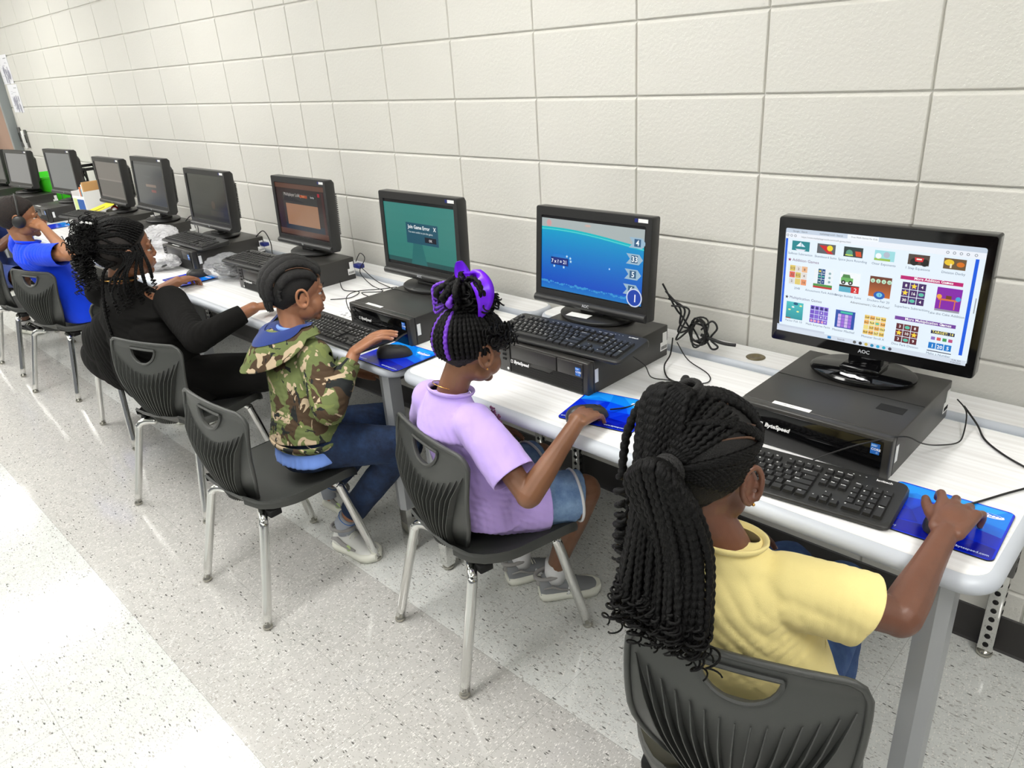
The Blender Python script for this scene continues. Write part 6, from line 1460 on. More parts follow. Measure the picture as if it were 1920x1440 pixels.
    # thick rows running front to back
    H = J['Hd']; s = J['hs']; hc = hair_cap(H, s, root, 'hair_fuzz', .0045, fn=lambda c: .0015 * noise.noise(c * 180)); br = MB(); rnd = random.Random(9); S = H @ Matrix.Scale(s, 4)
    for lat, rr in ((-.75, .012), (-.50, .0125), (-.25, .013), (0, .0135), (.25, .0135), (.50, .013), (.76, .0125)):
        pts = []
        for k in range(17):
            a = RAD(28 + 172 * k / 16); d = V((lat * (1.0 - .35 * max(0, (k - 10) / 6)), cos(a) * (1.0), sin(a) * (1.0 if a < pi else 1.6)))
            if abs(lat) > .6: d = V((lat * 1.25, cos(a) * 1.0, .15 + .62 * sin(a)))
            if d.z < -.55: d.z = -.55
            pts.append(S @ skull(d, .0045))
        P = resample(spline(pts, 4), .0035); n = 12; k_ = len(P); ctr = S @ V((0, -.01, .01)); rows = []
        for i, p in enumerate(P):
            t = (P[min(i + 1, k_ - 1)] - P[max(i - 1, 0)]).normalized(); nn = (p - ctr).normalized(); w = t.cross(nn).normalized(); e_ = min(1, i / 6, (k_ - 1 - i) / 4) * .8 + .2
            rows.append([p + (w * cos(a) * rr * 1.12 + nn * sin(a) * rr * .85) * e_ * (1 + .10 * abs(sin(i * .55 + (0 if cos(a) > 0 else 1.57))) + .10 * noise.noise(p * 260 + V((a, 0, 0)))) for a in [2 * pi * j / n for j in range(n)]])
        br.grid(rows, closed_u=True); br.add(rows[0], [tuple(range(n))]); br.add(rows[-1], [tuple(range(n))])
        braid(br, [P[-4], P[-1] + V((-.004, -.006, -.012)), P[-1] + V((0, -.004, -.030))], .008, .014, .004)
    pl = MB(); MATS['parting'] = mat('parted scalp', (.36, .25, .18), .6)
    for lat in (-.62, -.37, -.12, .12, .37, .62):
        pts = []
        for k in range(13):
            a = RAD(30 + 150 * k / 12); pts.append(S @ skull(V((lat, cos(a), sin(a) if abs(lat) < .6 else .15 + .62 * sin(a))), .0062))
        pl.tube(spline(pts, 4), .0030, 6, flat=.5)
    pl.build('parting_lines', 'parting', hc); br.build('braided_rows', 'hair_fuzz', hc)
    return J
J3 = child_camo()
# --------------------------------------------------------------- P4 girl in black
def girl_black():
    yaw = RAD(20); r, f = frame_of(yaw); s = 1.14
    J = dict(P=V((-2.300, -1.010, .455)), N=V((-2.510, -1.035, .836)), r=r, f=f)
    J['Hd'] = headM((-2.470, -1.000, .965), RAD(-3), RAD(-2), RAD(8)); J['hs'] = 1.16
    J['RS'] = V((-2.270, -.950, .775)); J['LS'] = V((-2.600, -1.080, .795)); J['RE'] = V((-2.010, -.985, .690)); J['RW'] = V((-1.985, -.765, .752)); J['LE'] = V((-2.700, -.960, .680)); J['LW'] = V((-2.648, -.765, .752))
    J['RH'] = V((-2.23, -.97, .47)); J['LH'] = V((-2.40, -1.01, .48)); J['RK'] = V((-2.035, -.640, .450)); J['LK'] = V((-2.760, -1.000, .455)); J['RA'] = V((-2.02, -.60, .10)); J['LA'] = V((-2.960, -.780, .10)); J['RT'] = V((-1.97, -.50, .03)); J['LT'] = V((-3.0, -.66, .03))
    hands_ = [dict(wrist=J['RW'], fdir=(.1, .95, -.06), back=(0, .1, 1), side=-1, s=1.08, thumb=(35, -18)), dict(wrist=J['LW'], fdir=(-.35, .85, -.04), back=(0, .1, 1), side=-1, s=1.12, curls=((20, 32, 22), (22, 34, 24), (22, 36, 24), (22, 34, 24)), thumb=(34, -20))]
    root = person('person all in black with long thin braids and curly ends, reaching to two computers', (0, 0, 0), J, s, 'skin_d', hands_)
    mb = MB(); torso_cloth(mb, J, s, 1.12, 1.02, .03, .015, .018)
    for q in 'RL':
        capc(mb, J[q + 'S'], J[q + 'E'], .062, .050, n=20); capc(mb, J[q + 'E'], J[q + 'E'].lerp(J[q + 'W'], .82 if q == 'R' else .45), .050, .036 if q == 'R' else .044, n=20)
    ell(mb, J['P'] + V((-.16, -.035, .10)), (.10, .075, .085)); ell(mb, J['P'] + V((-.06, -.01, .16)), (.15, .11, .12))
    dw = (J['RW'] - J['RE']).normalized(); dl = (J['LW'] - J['LE']).normalized()
    me = voxel(mb, .0055, 3, fn=folds([(J['RE'] + V((-.03, 0, 0)), (1, .3, .25), .10, .032, .006), (J['RE'].lerp(J['RS'], .5), (.5, 0, 1), .09, .045, .005), (J['P'] + V((-.05, -.06, .16)), (.35, 0, 1), .13, .045, .006)], .008, 10, .001))
    cutter(me, [(J['RE'].lerp(J['RW'], .80), dw, .08), (J['LE'].lerp(J['LW'], .44), dl, .08), (J['N'] + V((0, .01, .022)), (.05, .15, 1), .066)], .003)
    sh = finish(me, 'long_sleeved_shirt', 'black_cotton', root)
    col = MB(); col.tube([J['N'] + r * .054 * cos(a) + f * .052 * sin(a) + V((0, .004, .016 - .008 * sin(a))) for a in [2 * pi * k / 30 for k in range(30)]], .012, 8, closed=True, flat=.7); col.build('collar', 'black_cotton', sh)
    nk = MB(); nk.tube([J['N'] + r * .066 * cos(a) + f * .064 * sin(a) + V((0, .004, .012 - .010 * sin(a))) for a in [2 * pi * k / 40 for k in range(40)]], .0018, 6, closed=True); nk.build('necklace', 'gold', root)
    mb = MB()
    loft(mb, [(J['P'] - V((0, 0, .045)), r, .11, f, .10), (J['P'], r, .15, f, .125), (J['P'] + V((0, 0, .07)), r, .14, f, .11)]); capc(mb, J['RH'], J['RK'], .096, .076, n=20); capc(mb, J['RK'], J['RA'], .072, .058, n=18)
    capc(mb, J['LH'], J['LK'], .095, .080, n=20); capc(mb, J['LK'], J['LA'] + V((0, 0, .04)), .074, .056, n=18)
    me = voxel(mb, .006, 3, fn=folds([(J['LK'], (1, .2, .4), .14, .05, .006), (J['RK'], (1, .5, .3), .12, .05, .005)], .008, 9)); finish(me, 'trousers', 'black_cotton', root)
    for q in 'RL':
        A = J[q + 'A']; dd = V((J[q + 'T'].x - A.x, J[q + 'T'].y - A.y, 0)).normalized(); shoe(root, V((A.x, A.y, .004)) - dd * .05, V((A.x, A.y, .004)) + dd * .16, 1.1, 'shoe_grey', 'sole_white', 'shoe_white')
    mb = MB()
    ell(mb, (-2.740, -1.075, .500), (.125, .060, .170)); ell(mb, (-2.700, -1.070, .600), (.115, .062, .090)); ell(mb, (-2.820, -1.070, .420), (.075, .05, .090)); ell(mb, (-2.60, -1.06, .47), (.10, .055, .15)); ell(mb, (-2.56, -1.05, .60), (.12, .07, .10)); ell(mb, (-3.00, -1.06, .40), (.20, .055, .085)); ell(mb, (-2.90, -1.07, .50), (.13, .055, .10))
    me = voxel(mb, .006, 4, fn=folds([((-2.72, -1.12, .52), (.9, 0, .5), .15, .055, .007)], .010, 9)); finish(me, 'hanging_jacket', 'black_cotton', root)
    H = J['Hd']; s = J['hs']; S = H @ Matrix.Scale(s, 4); rnd = random.Random(21); hc = hair_cap(H, s, root, 'scalp', .0022); br = MB(); cb = MB()
    TP = V((0, -1.0, .18)); tp = S @ skull(TP, .014); TQ = V((-.1, -.90, .62)); tq = S @ skull(TQ, .016)
    for k in range(34):
        a = RAD(-115 + 230 * k / 33); zz = .78 - .95 * (abs(a) / RAD(115)) ** 1.6; d0 = (sin(a), cos(a) * .95, zz); p = arc_on_skull(H, s, d0, TP if k % 3 else TQ, .0055, 12, via=(sin(a) * .62, -.10, .95 - .55 * abs(sin(a)) ** 2) if abs(a) < RAD(80) else None); braid(br, p, .0052, .011)
    for k in range(12): a = k / 11.0; braid(br, arc_on_skull(H, s, (.9 - 1.8 * a, -.6, -.60), TP, .0055, 8), .0050, .011)
    for k in range(15):   # thin braids left loose over the temples, face and neck
        d0 = V((.95 - .05 * (k % 3), .50 - .060 * k, .30 - .022 * k)); p = S @ skull(d0, .008); L_ = .12 + .05 * rnd.random(); e = p + V((.030 + .012 * rnd.random(), .010 * rnd.uniform(-1, 1) - .006 * k, -L_)); braid(br, [p, p + V((.016, 0, -.03)), e + V((0, 0, .05)), e], .0043, .0095); curl(cb, e, (.3, 0, -1), .045, .008, 3.5, .0022, rnd, .2, n=6)
    L0 = [S @ skull(V((.75, -.55, -.35)), .01), J['N'] + V((.075, -.070, .06)), J['N'] + V((.095, -.105, -.06)), J['N'] + V((.105, -.110, -.16))]
    braid(br, L0, .0062, .013); curl(cb, L0[-1], (.1, 0, -1), .08, .010, 5, .0042, rnd, .3); curl(cb, L0[1] + V((-.01, -.02, -.10)), (.1, -.1, -1), .08, .010, 5, .0042, rnd, .3)
    br.build('braids', 'hair', hc)
    for c, R_ in ((tp, .044), (tq, .034)):
        m2 = MB(); ell(m2, c, (R_, R_ * .9, R_ * .85)); mm = voxel(m2, .004, 1, fn=lambda co, n: .010 * noise.noise(co * 60) + .004 * noise.noise(co * 160)); finish(mm, 'hair_puff', 'hair_fuzz', hc)
        for k in range(110):
            th = rnd.uniform(0, 6.28); ph = rnd.uniform(-1, 1); d = V((math.sqrt(1 - ph * ph) * cos(th), math.sqrt(1 - ph * ph) * sin(th), ph)); curl(cb, c + d * R_ * .8, d + V((0, 0, -.4)), rnd.uniform(.02, .045), rnd.uniform(.006, .010), rnd.uniform(1.5, 3), .0028, rnd, .1, n=6)
    for k in range(34):
        p = tp + V((rnd.uniform(-.03, .05), rnd.uniform(-.045, .0), rnd.uniform(-.05, -.02))); curl(cb, p, (rnd.uniform(-.2, .3), rnd.uniform(-.35, .1), -1), rnd.uniform(.07, .15), rnd.uniform(.007, .012), rnd.uniform(3, 6), .0026, rnd, .1, n=6)
    cb.build('loose_curls', 'hair', hc)
    bd = MB()
    for k in range(7): bd.ball(tq + V((rnd.uniform(-.02, .05), -.02 + rnd.uniform(-.03, .03), rnd.uniform(0, .04))), .006)
    bd.build('hair_beads', 'sock_white', hc)
    return J
J4 = girl_black()
# --------------------------------------------------------------- P5 boy in blue with headphones
def boy_blue():
    yaw = RAD(5); r, f = frame_of(yaw); s = 1.05
    J = dict(P=V((-3.86, -.860, .448)), N=V((-3.955, -.985, .815)), r=r, f=f)
    J['Hd'] = headM((-3.985, -.985, .945), RAD(-12), RAD(-6)); J['hs'] = 1.06
    J['RS'] = V((-3.800, -.980, .772)); J['LS'] = V((-4.090, -.990, .785)); J['RE'] = V((-3.610, -.900, .775)); J['RW'] = V((-3.862, -.915, .895)); J['LE'] = V((-4.300, -.930, .790)); J['LW'] = V((-4.12, -.900, .905))
    J['RH'] = V((-3.80, -.84, .46)); J['LH'] = V((-3.93, -.84, .46)); J['RK'] = V((-3.74, -.60, .46)); J['LK'] = V((-3.95, -.58, .46)); J['RA'] = V((-3.74, -.56, .09)); J['LA'] = V((-3.95, -.56, .09)); J['RT'] = V((-3.74, -.44, .03)); J['LT'] = V((-3.95, -.44, .03))
    hands_ = [dict(wrist=J['RW'], fdir=(-.75, -.32, .28), back=(.45, -.35, .8), side=1, s=1.0, curls=((45, 60, 40),) * 4, thumb=(30, -25)), dict(wrist=J['LW'], fdir=(.7, -.3, .2), back=(-.4, -.3, .8), side=-1, s=1.0, curls=((45, 60, 40),) * 4)]
    root = person('person in a bright blue T-shirt and headphones holding the right ear cup', (0, 0, 0), J, s, 'skin_e', hands_)
    mb = MB(); torso_cloth(mb, J, s, 1.08, 1.05, .03, .0, .018)
    ct = []
    for q in 'RL':
        d = (J[q + 'E'] - J[q + 'S']).normalized(); e = J[q + 'S'].lerp(J[q + 'E'], .74); capc(mb, J[q + 'S'] - d * .02, e + d * .02, .056, .060, n=20); ct.append((e, d, .10))
    me = voxel(mb, .0055, 3, fn=folds([((-3.92, -1.06, .72), (1, 0, .35), .13, .045, .008), (J['RS'], (1, 0, .1), .09, .04, .004)], .007, 10)); cutter(me, ct + [(J['N'] + V((0, .008, .010)), (0, .14, 1), .075)], .003)
    sh = finish(me, 'shirt', 'blue_cotton', root); col = MB(); col.tube([J['N'] + r * .058 * cos(a) + f * .054 * sin(a) + V((0, .004, .006 - .010 * sin(a))) for a in [2 * pi * k / 30 for k in range(30)]], .008, 8, closed=True, flat=.6); col.build('collar', 'blue_cotton', sh)
    pants(root, J, s, 'denim_pale', (.066, .060, .052, .050))
    for q in 'RL': A = J[q + 'A']; shoe(root, V((A.x, A.y - .05, .004)), V((A.x, A.y + .15, .004)), 1.05, 'shoe_white', 'sole_white', 'shoe_grey')
    # close-cropped hair, thinner towards nape and temple
    m, t, b = nt('short cropped hair'); N = t.nodes; L = t.links; tc = N.new('ShaderNodeTexCoord'); n = N.new('ShaderNodeTexNoise'); n.inputs['Scale'].default_value = 330; n.inputs['Detail'].default_value = 3; L.new(tc.outputs['Object'], n.inputs['Vector'])
    cr = N.new('ShaderNodeValToRGB'); cr.color_ramp.elements[0].position = .45; cr.color_ramp.elements[0].color = lin((.07, .055, .05)); cr.color_ramp.elements[1].position = .72; cr.color_ramp.elements[1].color = lin((.22, .15, .11)); L.new(n.outputs['Fac'], cr.inputs['Fac']); L.new(cr.outputs['Color'], b.inputs['Base Color']); b.inputs['Roughness'].default_value = .8
    bp = N.new('ShaderNodeBump'); bp.inputs['Strength'].default_value = .9; bp.inputs['Distance'].default_value = .003; L.new(n.outputs['Fac'], bp.inputs['Height']); L.new(bp.outputs['Normal'], b.inputs['Normal']); MATS['cropped'] = m
    hc = hair_cap(J['Hd'], J['hs'], root, 'cropped', .006, fn=lambda c: .002 * noise.noise(c * 150))
    # headphones
    S = J['Hd'] @ Matrix.Scale(J['hs'], 4); hp = thing('headphones', 'thin black headphones worn by the boy in the blue shirt', 'headphones', J['Hd'].translation)
    o0 = J['Hd'].translation; b1 = MB(); b1.tube([S @ V((.088 * cos(a), .004, .012 + .094 * max(0, sin(a)) + (-.02 if sin(a) < 0 else 0))) - o0 for a in [pi * k / 24 for k in range(25)]], .0042, 8, flat=2.0); b1.build('headband', 'dark_grey', hp)
    for q in (-1, 1):
        c = MB(); c.lathe([(.006, -.010), (.026, -.008), (.030, 0), (.026, .010), (.008, .013)], 20, mt=Matrix.Translation(-o0) @ S @ Matrix.Translation((q * .088, 0, -.012)) @ Matrix.Rotation(RAD(90) * q, 4, 'Y')); c.build('ear_cup', 'black_plastic', hp)
boy_blue()
# --------------------------------------------------------------- P6 at the left edge
def child_navy():
    yaw = RAD(-30); r, f = frame_of(yaw); s = 1.0
    J = dict(P=V((-5.22, -.96, .455)), N=V((-5.27, -.94, .81)), r=r, f=f); J['Hd'] = headM((-5.25, -.90, .935), RAD(-25), RAD(-8))
    J['RS'] = V((-5.17, -1.00, .77)); J['LS'] = V((-5.38, -.88, .77)); J['RE'] = V((-5.08, -.90, .64)); J['RW'] = V((-5.10, -.72, .745)); J['LE'] = V((-5.42, -.75, .62)); J['LW'] = V((-5.30, -.66, .745))
    J['RH'] = V((-5.16, -.98, .462)); J['LH'] = V((-5.25, -.88, .462)); J['RK'] = V((-4.90, -.87, .462)); J['LK'] = V((-5.06, -.66, .46)); J['RA'] = V((-5.33, -.85, .10)); J['LA'] = V((-5.20, -.60, .09)); J['RT'] = V((-5.2, -.8, .03)); J['LT'] = V((-5.1, -.5, .03))
    hands_ = [dict(wrist=J['RW'], fdir=(0, 1, -.05), back=(0, 0, 1), side=-1, s=.95), dict(wrist=J['LW'], fdir=(.1, 1, -.05), back=(0, 0, 1), side=1, s=.95)]
    root = person('person in navy clothes at the left edge, mostly out of view behind the blue-shirted boy', (0, 0, 0), J, s, 'skin_a', hands_)
    mb = MB(); torso_cloth(mb, J, s, 1.05, 1.05, .03); ct = []
    for q in 'RL':
        d = (J[q + 'E'] - J[q + 'S']).normalized(); e = J[q + 'S'].lerp(J[q + 'E'], .72); capc(mb, J[q + 'S'] - d * .02, e + d * .02, .050, .056, n=18); ct.append((e, d, .09))
    me = voxel(mb, .006, 3, fn=folds([], .006)); cutter(me, ct, .003); finish(me, 'shirt', 'navy_cloth', root)
    mb = MB(); loft(mb, [(J['P'] - V((0, 0, .045)), r, .10, f, .09), (J['P'], r, .13, f, .10), (J['P'] + V((0, 0, .06)), r, .12, f, .09)]); ct = []
    for q in 'RL': d = (J[q + 'K'] - J[q + 'H']).normalized(); e = J[q + 'H'].lerp(J[q + 'K'], .88); capc(mb, J[q + 'H'], e + d * .02, .080, .070, n=18); ct.append((e, d, .12))
    me = voxel(mb, .006, 2, fn=folds([], .005)); cutter(me, ct, .003); finish(me, 'shorts', 'navy_cloth', root)
    MATS['shoe_black'] = mat('black shoe leather', (.09, .09, .09), .5)
    for q, dd in (('R', V((.8, .25, 0)).normalized()), ('L', V((.5, .8, 0)).normalized())): A = J[q + 'A']; shoe(root, V((A.x, A.y, .004)) - dd * .05, V((A.x, A.y, .004)) + dd * .15, 1.05, 'shoe_black', 'sole_white', 'shoe_black'); tube_cuff(root, 'sock', 'sock_white', [A + V((0, 0, -.04)), A + V((0, 0, .03))], [.032, .031])
    hair_cap(J['Hd'], s, root, 'hair_fuzz', .008, fn=lambda c: .003 * noise.noise(c * 110))
child_navy()
# ================================================================ small things on the tables
def cable(name, pts, label, r=.0022, group='thin black cables behind the computers', mi='cable', n=8):
    m = MB(); m.tube(spline(pts, n), r, 7); o = m.build(name, mi); arr(o, label, 'cable', group); return o
zc = ZT + .0035
cable('mouse_cable', [(.330, -.555, zc + .012), (.345, -.50, zc), (.375, -.44, zc), (.405, -.385, zc), (.418, -.355, zc), (.395, -.325, zc), (.335, -.285, zc), (.285, -.235, zc), (.255, -.185, zc + .008), (.215, -.150, zc + .03)], 'black mouse cable running across the right end of the near table')
cable('keyboard_cable', [(.045, -.575, ZT + .02), (.080, -.560, ZT + .045), (.135, -.548, ZT + .08), (.192, -.50, ZT + .094), (.215, -.44, ZT + .060), (.225, -.36, ZT + .025), (.245, -.29, zc + .004), (.243, -.24, zc + .006), (.228, -.18, zc + .03), (.200, -.155, zc + .045)], 'thin keyboard cable draped over the corner of the near computer', .0016)
cable('mouse_cable', [(-.450, -.615, zc + .010), (-.435, -.56, zc), (-.420, -.50, zc), (-.385, -.44, zc), (-.405, -.37, zc), (-.46, -.345, zc), (-.500, -.30, zc + .01), (-.520, -.24, zc + .02), (-.545, -.19, zc + .05)], 'black mouse cable curling from the lilac-shirted child\'s mouse to the computer')
cable('keyboard_cable', [(-.50, -.47, ZC1 + .01), (-.47, -.44, ZT + .07), (-.475, -.40, ZT + .02), (-.45, -.36, zc), (-.39, -.345, zc), (-.355, -.31, zc), (-.385, -.26, zc), (-.47, -.225, zc + .01), (-.53, -.19, zc + .04)], 'thin cable looping on the table right of the honeycomb-vented computer', .0016)
# tangle of power leads behind the second monitor
rnd = random.Random(6); t = MB()
for k in range(4): t.tube(spline([(-.56 + .01 * k, -.225, .93 - .02 * k), (-.525 + .015 * k, -.21, .86), (-.515, -.19 - .01 * k, .83 - .02 * k), (-.50, -.17, .79)], 8), .0028, 7)
for k in range(6):
    c = V((-.480 + .010 * rnd.uniform(-1, 1), -.16, .785 + .012 * rnd.uniform(-1, 1))); R_ = .030 + .010 * rnd.random(); t.tube([c + V((R_ * cos(a) * .7, .012 * sin(2 * a + k), R_ * sin(a))) for a in [2 * pi * q / 24 for q in range(24)]], .0028, 6, closed=True)
t.tube(spline([(-.47, -.16, .79), (-.44, -.155, .82), (-.425, -.15, .80), (-.445, -.15, .765), (-.42, -.15, .745), (-.44, -.15, .735), (-.46, -.155, .77)], 8), .003, 7)
t.tube(spline([(-.47, -.16, .775), (-.41, -.15, .76), (-.37, -.14, .758)], 8), .005, 7); arr(t.build('power_cord_bundle', 'cable'), 'coiled bundle of black power cords behind the blue-screen monitor\'s computer', 'cable')
cable('video_cable', [(-1.575, -.31, .845), (-1.578, -.305, .820), (-1.585, -.28, .812), (-1.56, -.255, ZC1 + .004)], 'short black video cable hanging under the teal-screen monitor', .0045)
cable('keyboard_cable', [(-1.50, -.60, ZT + .025), (-1.56, -.615, ZT + .055), (-1.610, -.60, ZT + .10), (-1.640, -.54, ZT + .107), (-1.61, -.46, ZT + .10), (-1.58, -.40, ZC1 + .003)], 'thin cable looping over the left front corner of the glossy-front computer', .0016)
for j, pts in enumerate(([(-2.13, -.20, .78), (-2.09, -.20, .82), (-2.06, -.20, .80), (-2.08, -.22, .745), (-1.98, -.24, zc), (-1.86, -.27, zc), (-1.92, -.33, zc), (-1.83, -.35, zc)], [(-2.12, -.20, .77), (-1.99, -.21, .72), (-1.88, -.22, zc), (-1.76, -.25, zc), (-1.80, -.30, zc)], [(-2.12, -.30, zc + .01), (-2.02, -.35, zc), (-1.94, -.33, zc), (-1.90, -.40, zc), (-1.95, -.46, zc)])):
    cable('computer_cable', pts, 'thin black cable lying on the middle table between its two computers', .0018, 'cables between the two middle-table computers')
for j, (x, y) in enumerate(((-2.92, -.20), (-3.74, -.20), (-5.23, -.22), (-6.05, -.22))):
    cable('computer_cable', [(x - .04, y - .02, .80), (x + .01, y, .83), (x + .06, y, .78), (x + .10, y - .02, .725), (x + .20, y - .04, zc)], ('cable rising behind the computer left of the brown-screen monitor', 'cable behind the black computer with no keyboard on top', 'cable behind the desktop computer next to the green bin', 'cable trailing in front of the green bin')[j], .0025)
for j, (x, y) in enumerate(((-2.915, -.205), (-2.105, -.205))):
    q = MB(); q.box((x, y, .765), (.045, .03, .018), .004); arr(q.build('video_plug', 'blue_plug'), 'small blue video plug at the back corner of the %s computer' % ('keyboard-topped' if j == 0 else 'honeycomb-vented middle-table'), 'plug')
# grommet in the rear shelf
g = MB(); g.lathe([(.010, -.001), (.024, -.001), (.027, .0015), (.024, .003), (.012, .0032), (.010, .001)], 28, mt=Matrix.Translation((-.335, -.085, ZT + .0062))); MATS['brass'] = mat('dull brass', (.50, .46, .36), .35, metal=.7); arr(g.build('cable_grommet', 'brass'), 'round brass-coloured cable grommet set in the near table\'s rear shelf', 'grommet')
# printed sheet left of the third computer
a = Art(); a.rect(-.10, -.13, .10, .13, (.95, .95, .95)); rnd = random.Random(12)
for k in range(40): x, y = rnd.uniform(-.08, .07), rnd.uniform(-.11, .11); a.rect(x, y, x + rnd.uniform(.006, .022), y + .0018, (.62, .62, .64))
for k in range(14): x, y = rnd.uniform(-.06, .06), rnd.uniform(-.08, .08); a.circ(x, y, .006, (.70, .70, .72), 8)
q = MB(); q.box((0, 0, .0004), (.2, .26, .0008), 0, 0, (.95, .95, .95)); a.onto(q, Matrix.Translation((0, 0, .0009))); o = q.build('worksheet', 'print', fix=False); o.location = (-1.73, -.50, ZT + .0006); o.rotation_euler = (0, 0, RAD(12)); arr(o, 'printed white worksheet on the table left of the glossy-front computer', 'paper')
# plastic bags
def bag_mat(name, rgb, al):
    m, t, b = nt(name); b.inputs['Base Color'].default_value = lin(rgb); b.inputs['Roughness'].default_value = .08; b.inputs['Alpha'].default_value = al; b.inputs['Specular IOR Level'].default_value = 1.0
    n = t.nodes.new('ShaderNodeTexNoise'); n.inputs['Scale'].default_value = 45; n.inputs['Detail'].default_value = 4; tc = t.nodes.new('ShaderNodeTexCoord'); bp = t.nodes.new('ShaderNodeBump'); bp.inputs['Strength'].default_value = 1; bp.inputs['Distance'].default_value = .006
    t.links.new(tc.outputs['Object'], n.inputs['Vector']); t.links.new(n.outputs['Fac'], bp.inputs['Height']); t.links.new(bp.outputs['Normal'], b.inputs['Normal']); MATS[name] = m
bag_mat('clear_film', (.92, .93, .95), .24); bag_mat('milky_film', (.95, .95, .96), .5)
def plastic_bag(loc, size, label, film, inner, rz=0.0, seed=1):
    r = thing('plastic_bag', label, 'plastic bag', loc, rz); rnd = random.Random(seed); m = MB()
    b = bmesh.new(); bmesh.ops.create_icosphere(b, subdivisions=5, radius=1)
    for v in b.verts:
        d = v.co.copy(); k = 1 + .16 * noise.noise(d * 2.2 + V((seed, 0, 0))) + .10 * abs(noise.noise(d * 5 + V((seed, 3, 0)))) + .05 * abs(noise.noise(d * 11))
        v.co = V((d.x * size[0] * k, d.y * size[1] * k, max(.002, size[2] * (.5 + .5 * d.z * k))))
    m.bm(b, smooth=False); m.build('film', film, r)
    if inner:
        c = MB()
        for k in range(9):
            p0 = V((rnd.uniform(-.55, .55) * size[0], rnd.uniform(-.5, .5) * size[1], size[2] * rnd.uniform(.15, .5))); R_ = min(size[:2]) * .8
            c.tube([p0 + V((R_ * cos(a) * rnd.uniform(.9, 1.1), R_ * .6 * sin(a), .006 * sin(3 * a + k))) * .8 for a in [2 * pi * q / 20 for q in range(20)]], .0045, 7, closed=True)
        c.box((0, 0, size[2] * .3), (size[0] * .7, size[1] * .6, size[2] * .35), .01, rot=.4); c.build('packed_headphones', 'dark_grey', r)
plastic_bag((-2.665, -.52, ZT + .001), (.130, .095, .105), 'clear plastic bag of dark headphones at the table joint, right of the mouse hand', 'clear_film', True, .1, 2)
plastic_bag((-3.16, -.640, ZT + .001), (.115, .080, .075), 'pinkish clear zip bag with dark contents beside the braided girl\'s face', 'milky_film', True, .3, 5)
plastic_bag((-3.66, -.42, ZT + .001), (.12, .09, .12), 'crumpled milky white plastic bag left of the keyboard-topped computer', 'milky_film', False, 0, 8)
# milk crate on its side
def crate():
    r = thing('milk_crate', 'black lattice plastic crate standing on edge against the wall', 'crate', (-5.58, -.10, ZT + .0065), 0)
    MATS['crate_plastic'] = mat('black crate plastic', (.06, .06, .06), .4); m = MB(); w, h, d = .32, .30, .16
    for y in (-d / 2, d / 2):
        for sx in (-1, 1): m.box((sx * w / 2, y, h / 2), (.016, .012, h), .003)
        for z in (0.009, h - .009): m.box((0, y, z), (w, .012, .018), .003)
        for k in range(-4, 5):
            for s in (-1, 1):
                x0 = k * .075; pts = []
                for t_ in [i / 20 for i in range(21)]:
                    x = x0 + s * (t_ - .5) * h; z = t_ * h
                    if abs(x) <= w / 2: pts.append((x, y, z))
                if len(pts) > 1: m.tube([pts[0], pts[-1]], .0055, 6)
    for sx in (-1, 1): m.box((sx * w / 2, 0, .01), (.014, d, .02), .002); m.box((sx * w / 2, 0, h - .01), (.014, d, .02), .002); m.box((sx * w / 2, 0, h / 2), (.010, d, .02), .002)
    m.build('lattice_body', 'crate_plastic', r)
crate()
def green_bin():
    r = thing('storage_bin', 'bright green open plastic bin behind the far monitors', 'storage bin', (-6.52, -.150, ZT + .0065), 0)
    MATS['green_plastic'] = mat('bright green plastic', (.28, .88, .12), .4); m = MB(); z = [0, .235]; a = rrect(.42, .18, .03, 5); b_ = rrect(.50, .22, .04, 5)
    rows = [[(x * .97, y * .97, .004) for x, y in a], [(x, y, .012) for x, y in a], [(x, y, .180) for x, y in b_], [(x * 1.03, y * 1.04, .183) for x, y in b_], [(x * 1.03, y * 1.04, .197) for x, y in b_], [(x * .985, y * .975, .199) for x, y in b_], [(x * .97, y * .96, .014) for x, y in a]]
    m.grid(rows, closed_u=True); m.add(rows[0], [tuple(range(len(a)))]); m.add(rows[-1], [tuple(range(len(a)))]); m.build('bin_body', 'green_plastic', r, autosmooth=RAD(40))
    q = MB()
    for sx in (-1, 1): q.box((sx * .262, 0, .187), (.02, .08, .02), .005)
    q.build('handles', 'green_plastic', r)
green_bin()
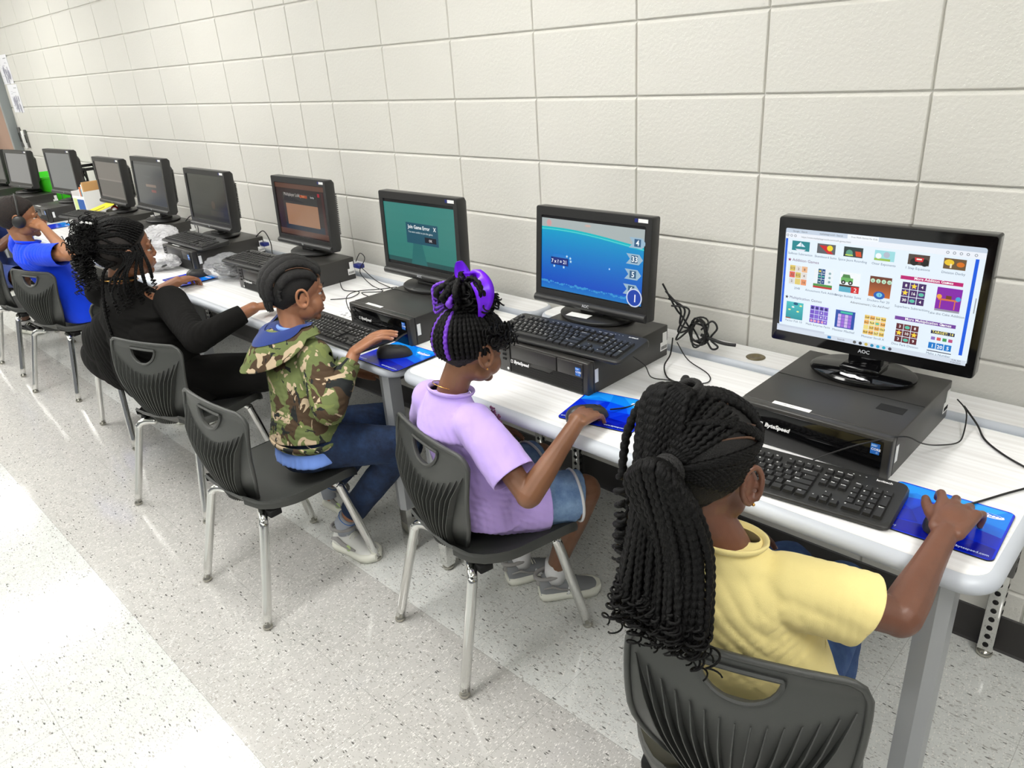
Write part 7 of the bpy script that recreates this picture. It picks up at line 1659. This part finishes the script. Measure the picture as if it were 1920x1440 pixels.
# book box, cards and toys on the computer by the two-tone monitor
def book_box():
    r = thing('book_box', 'white cardboard box holding upright booklets, between two monitors', 'book box', (-5.06, -.28, ZT + .0005), RAD(8)); m = MB()
    for (c, d_) in (((0, -.10, .085), (.16, .004, .17)), ((0, .10, .11), (.16, .004, .22)), ((-.08, 0, .10), (.004, .20, .20)), ((.08, 0, .10), (.004, .20, .20)), ((0, 0, .003), (.16, .20, .005))): m.box(c, d_, .001)
    m.build('box_body', 'white_label', r); a = Art(); a.rect(-.07, .01, -.02, .155, (.88, .93, .62)); a.rect(-.018, .03, .072, .15, (.20, .38, .66)); a.rect(-.06, .05, -.03, .07, (.6, .75, .85)); q = MB(); a.onto(q, Matrix.Translation((0, -.1026, 0)) @ Matrix.Rotation(RAD(90), 4, 'X')); q.build('printed_front', 'print', r, fix=False)
book_box()
for k, (c, h) in enumerate((((.85, .88, .90), .20), ((.88, .45, .18), .215), ((.35, .55, .62), .205), ((.93, .93, .90), .235), ((.80, .62, .40), .25))):
    q = MB(); q.box((0, 0, h / 2), (.020, .15, h), .002); MATS['book%d' % k] = mat('booklet cover', c, .5); o = q.build('booklet', 'book%d' % k); o.location = (-5.112 + .024 * k, -.275, ZT + .007); o.rotation_euler = (0, 0, RAD(8)); arr(o, ('pale grey booklet, leftmost in the white book box', 'orange booklet standing in the white book box', 'teal booklet standing in the white book box', 'tall white booklet standing in the white book box', 'tan booklet, tallest and rightmost in the white book box')[k], 'book', 'booklets in the white box')
MATS['yellow_card'] = mat('yellow card', (.95, .88, .12), .6); q = MB(); q.box((0, 0, .001), (.15, .20, .002)); 
for k in range(3): q.box((.01 + .012 * k, -.02, .0022), (.004, .10, .0006), 0, 1)
o = q.build('card', ['yellow_card', 'void']); o.location = (-4.66, -.375, ZC1 + .030); o.rotation_euler = (RAD(18), RAD(8), RAD(-30)); arr(o, 'bright yellow card with black marks leaning by the keyboard on the far computer', 'card')
MATS['toy_red'] = mat('red toy plastic', (.82, .12, .12), .35); q = MB(); q.ball((0, 0, .018), (.030, .022, .018)); q.ball((.022, -.01, .016), (.016, .016, .014), 1); q.ball((-.02, .008, .03), (.012, .012, .012), 1)
o = q.build('toy', ['toy_red', 'sock_white']); o.location = (-4.60, -.315, ZC1 + .002); arr(o, 'small red and white toy at the foot of the two-tone monitor', 'toy')
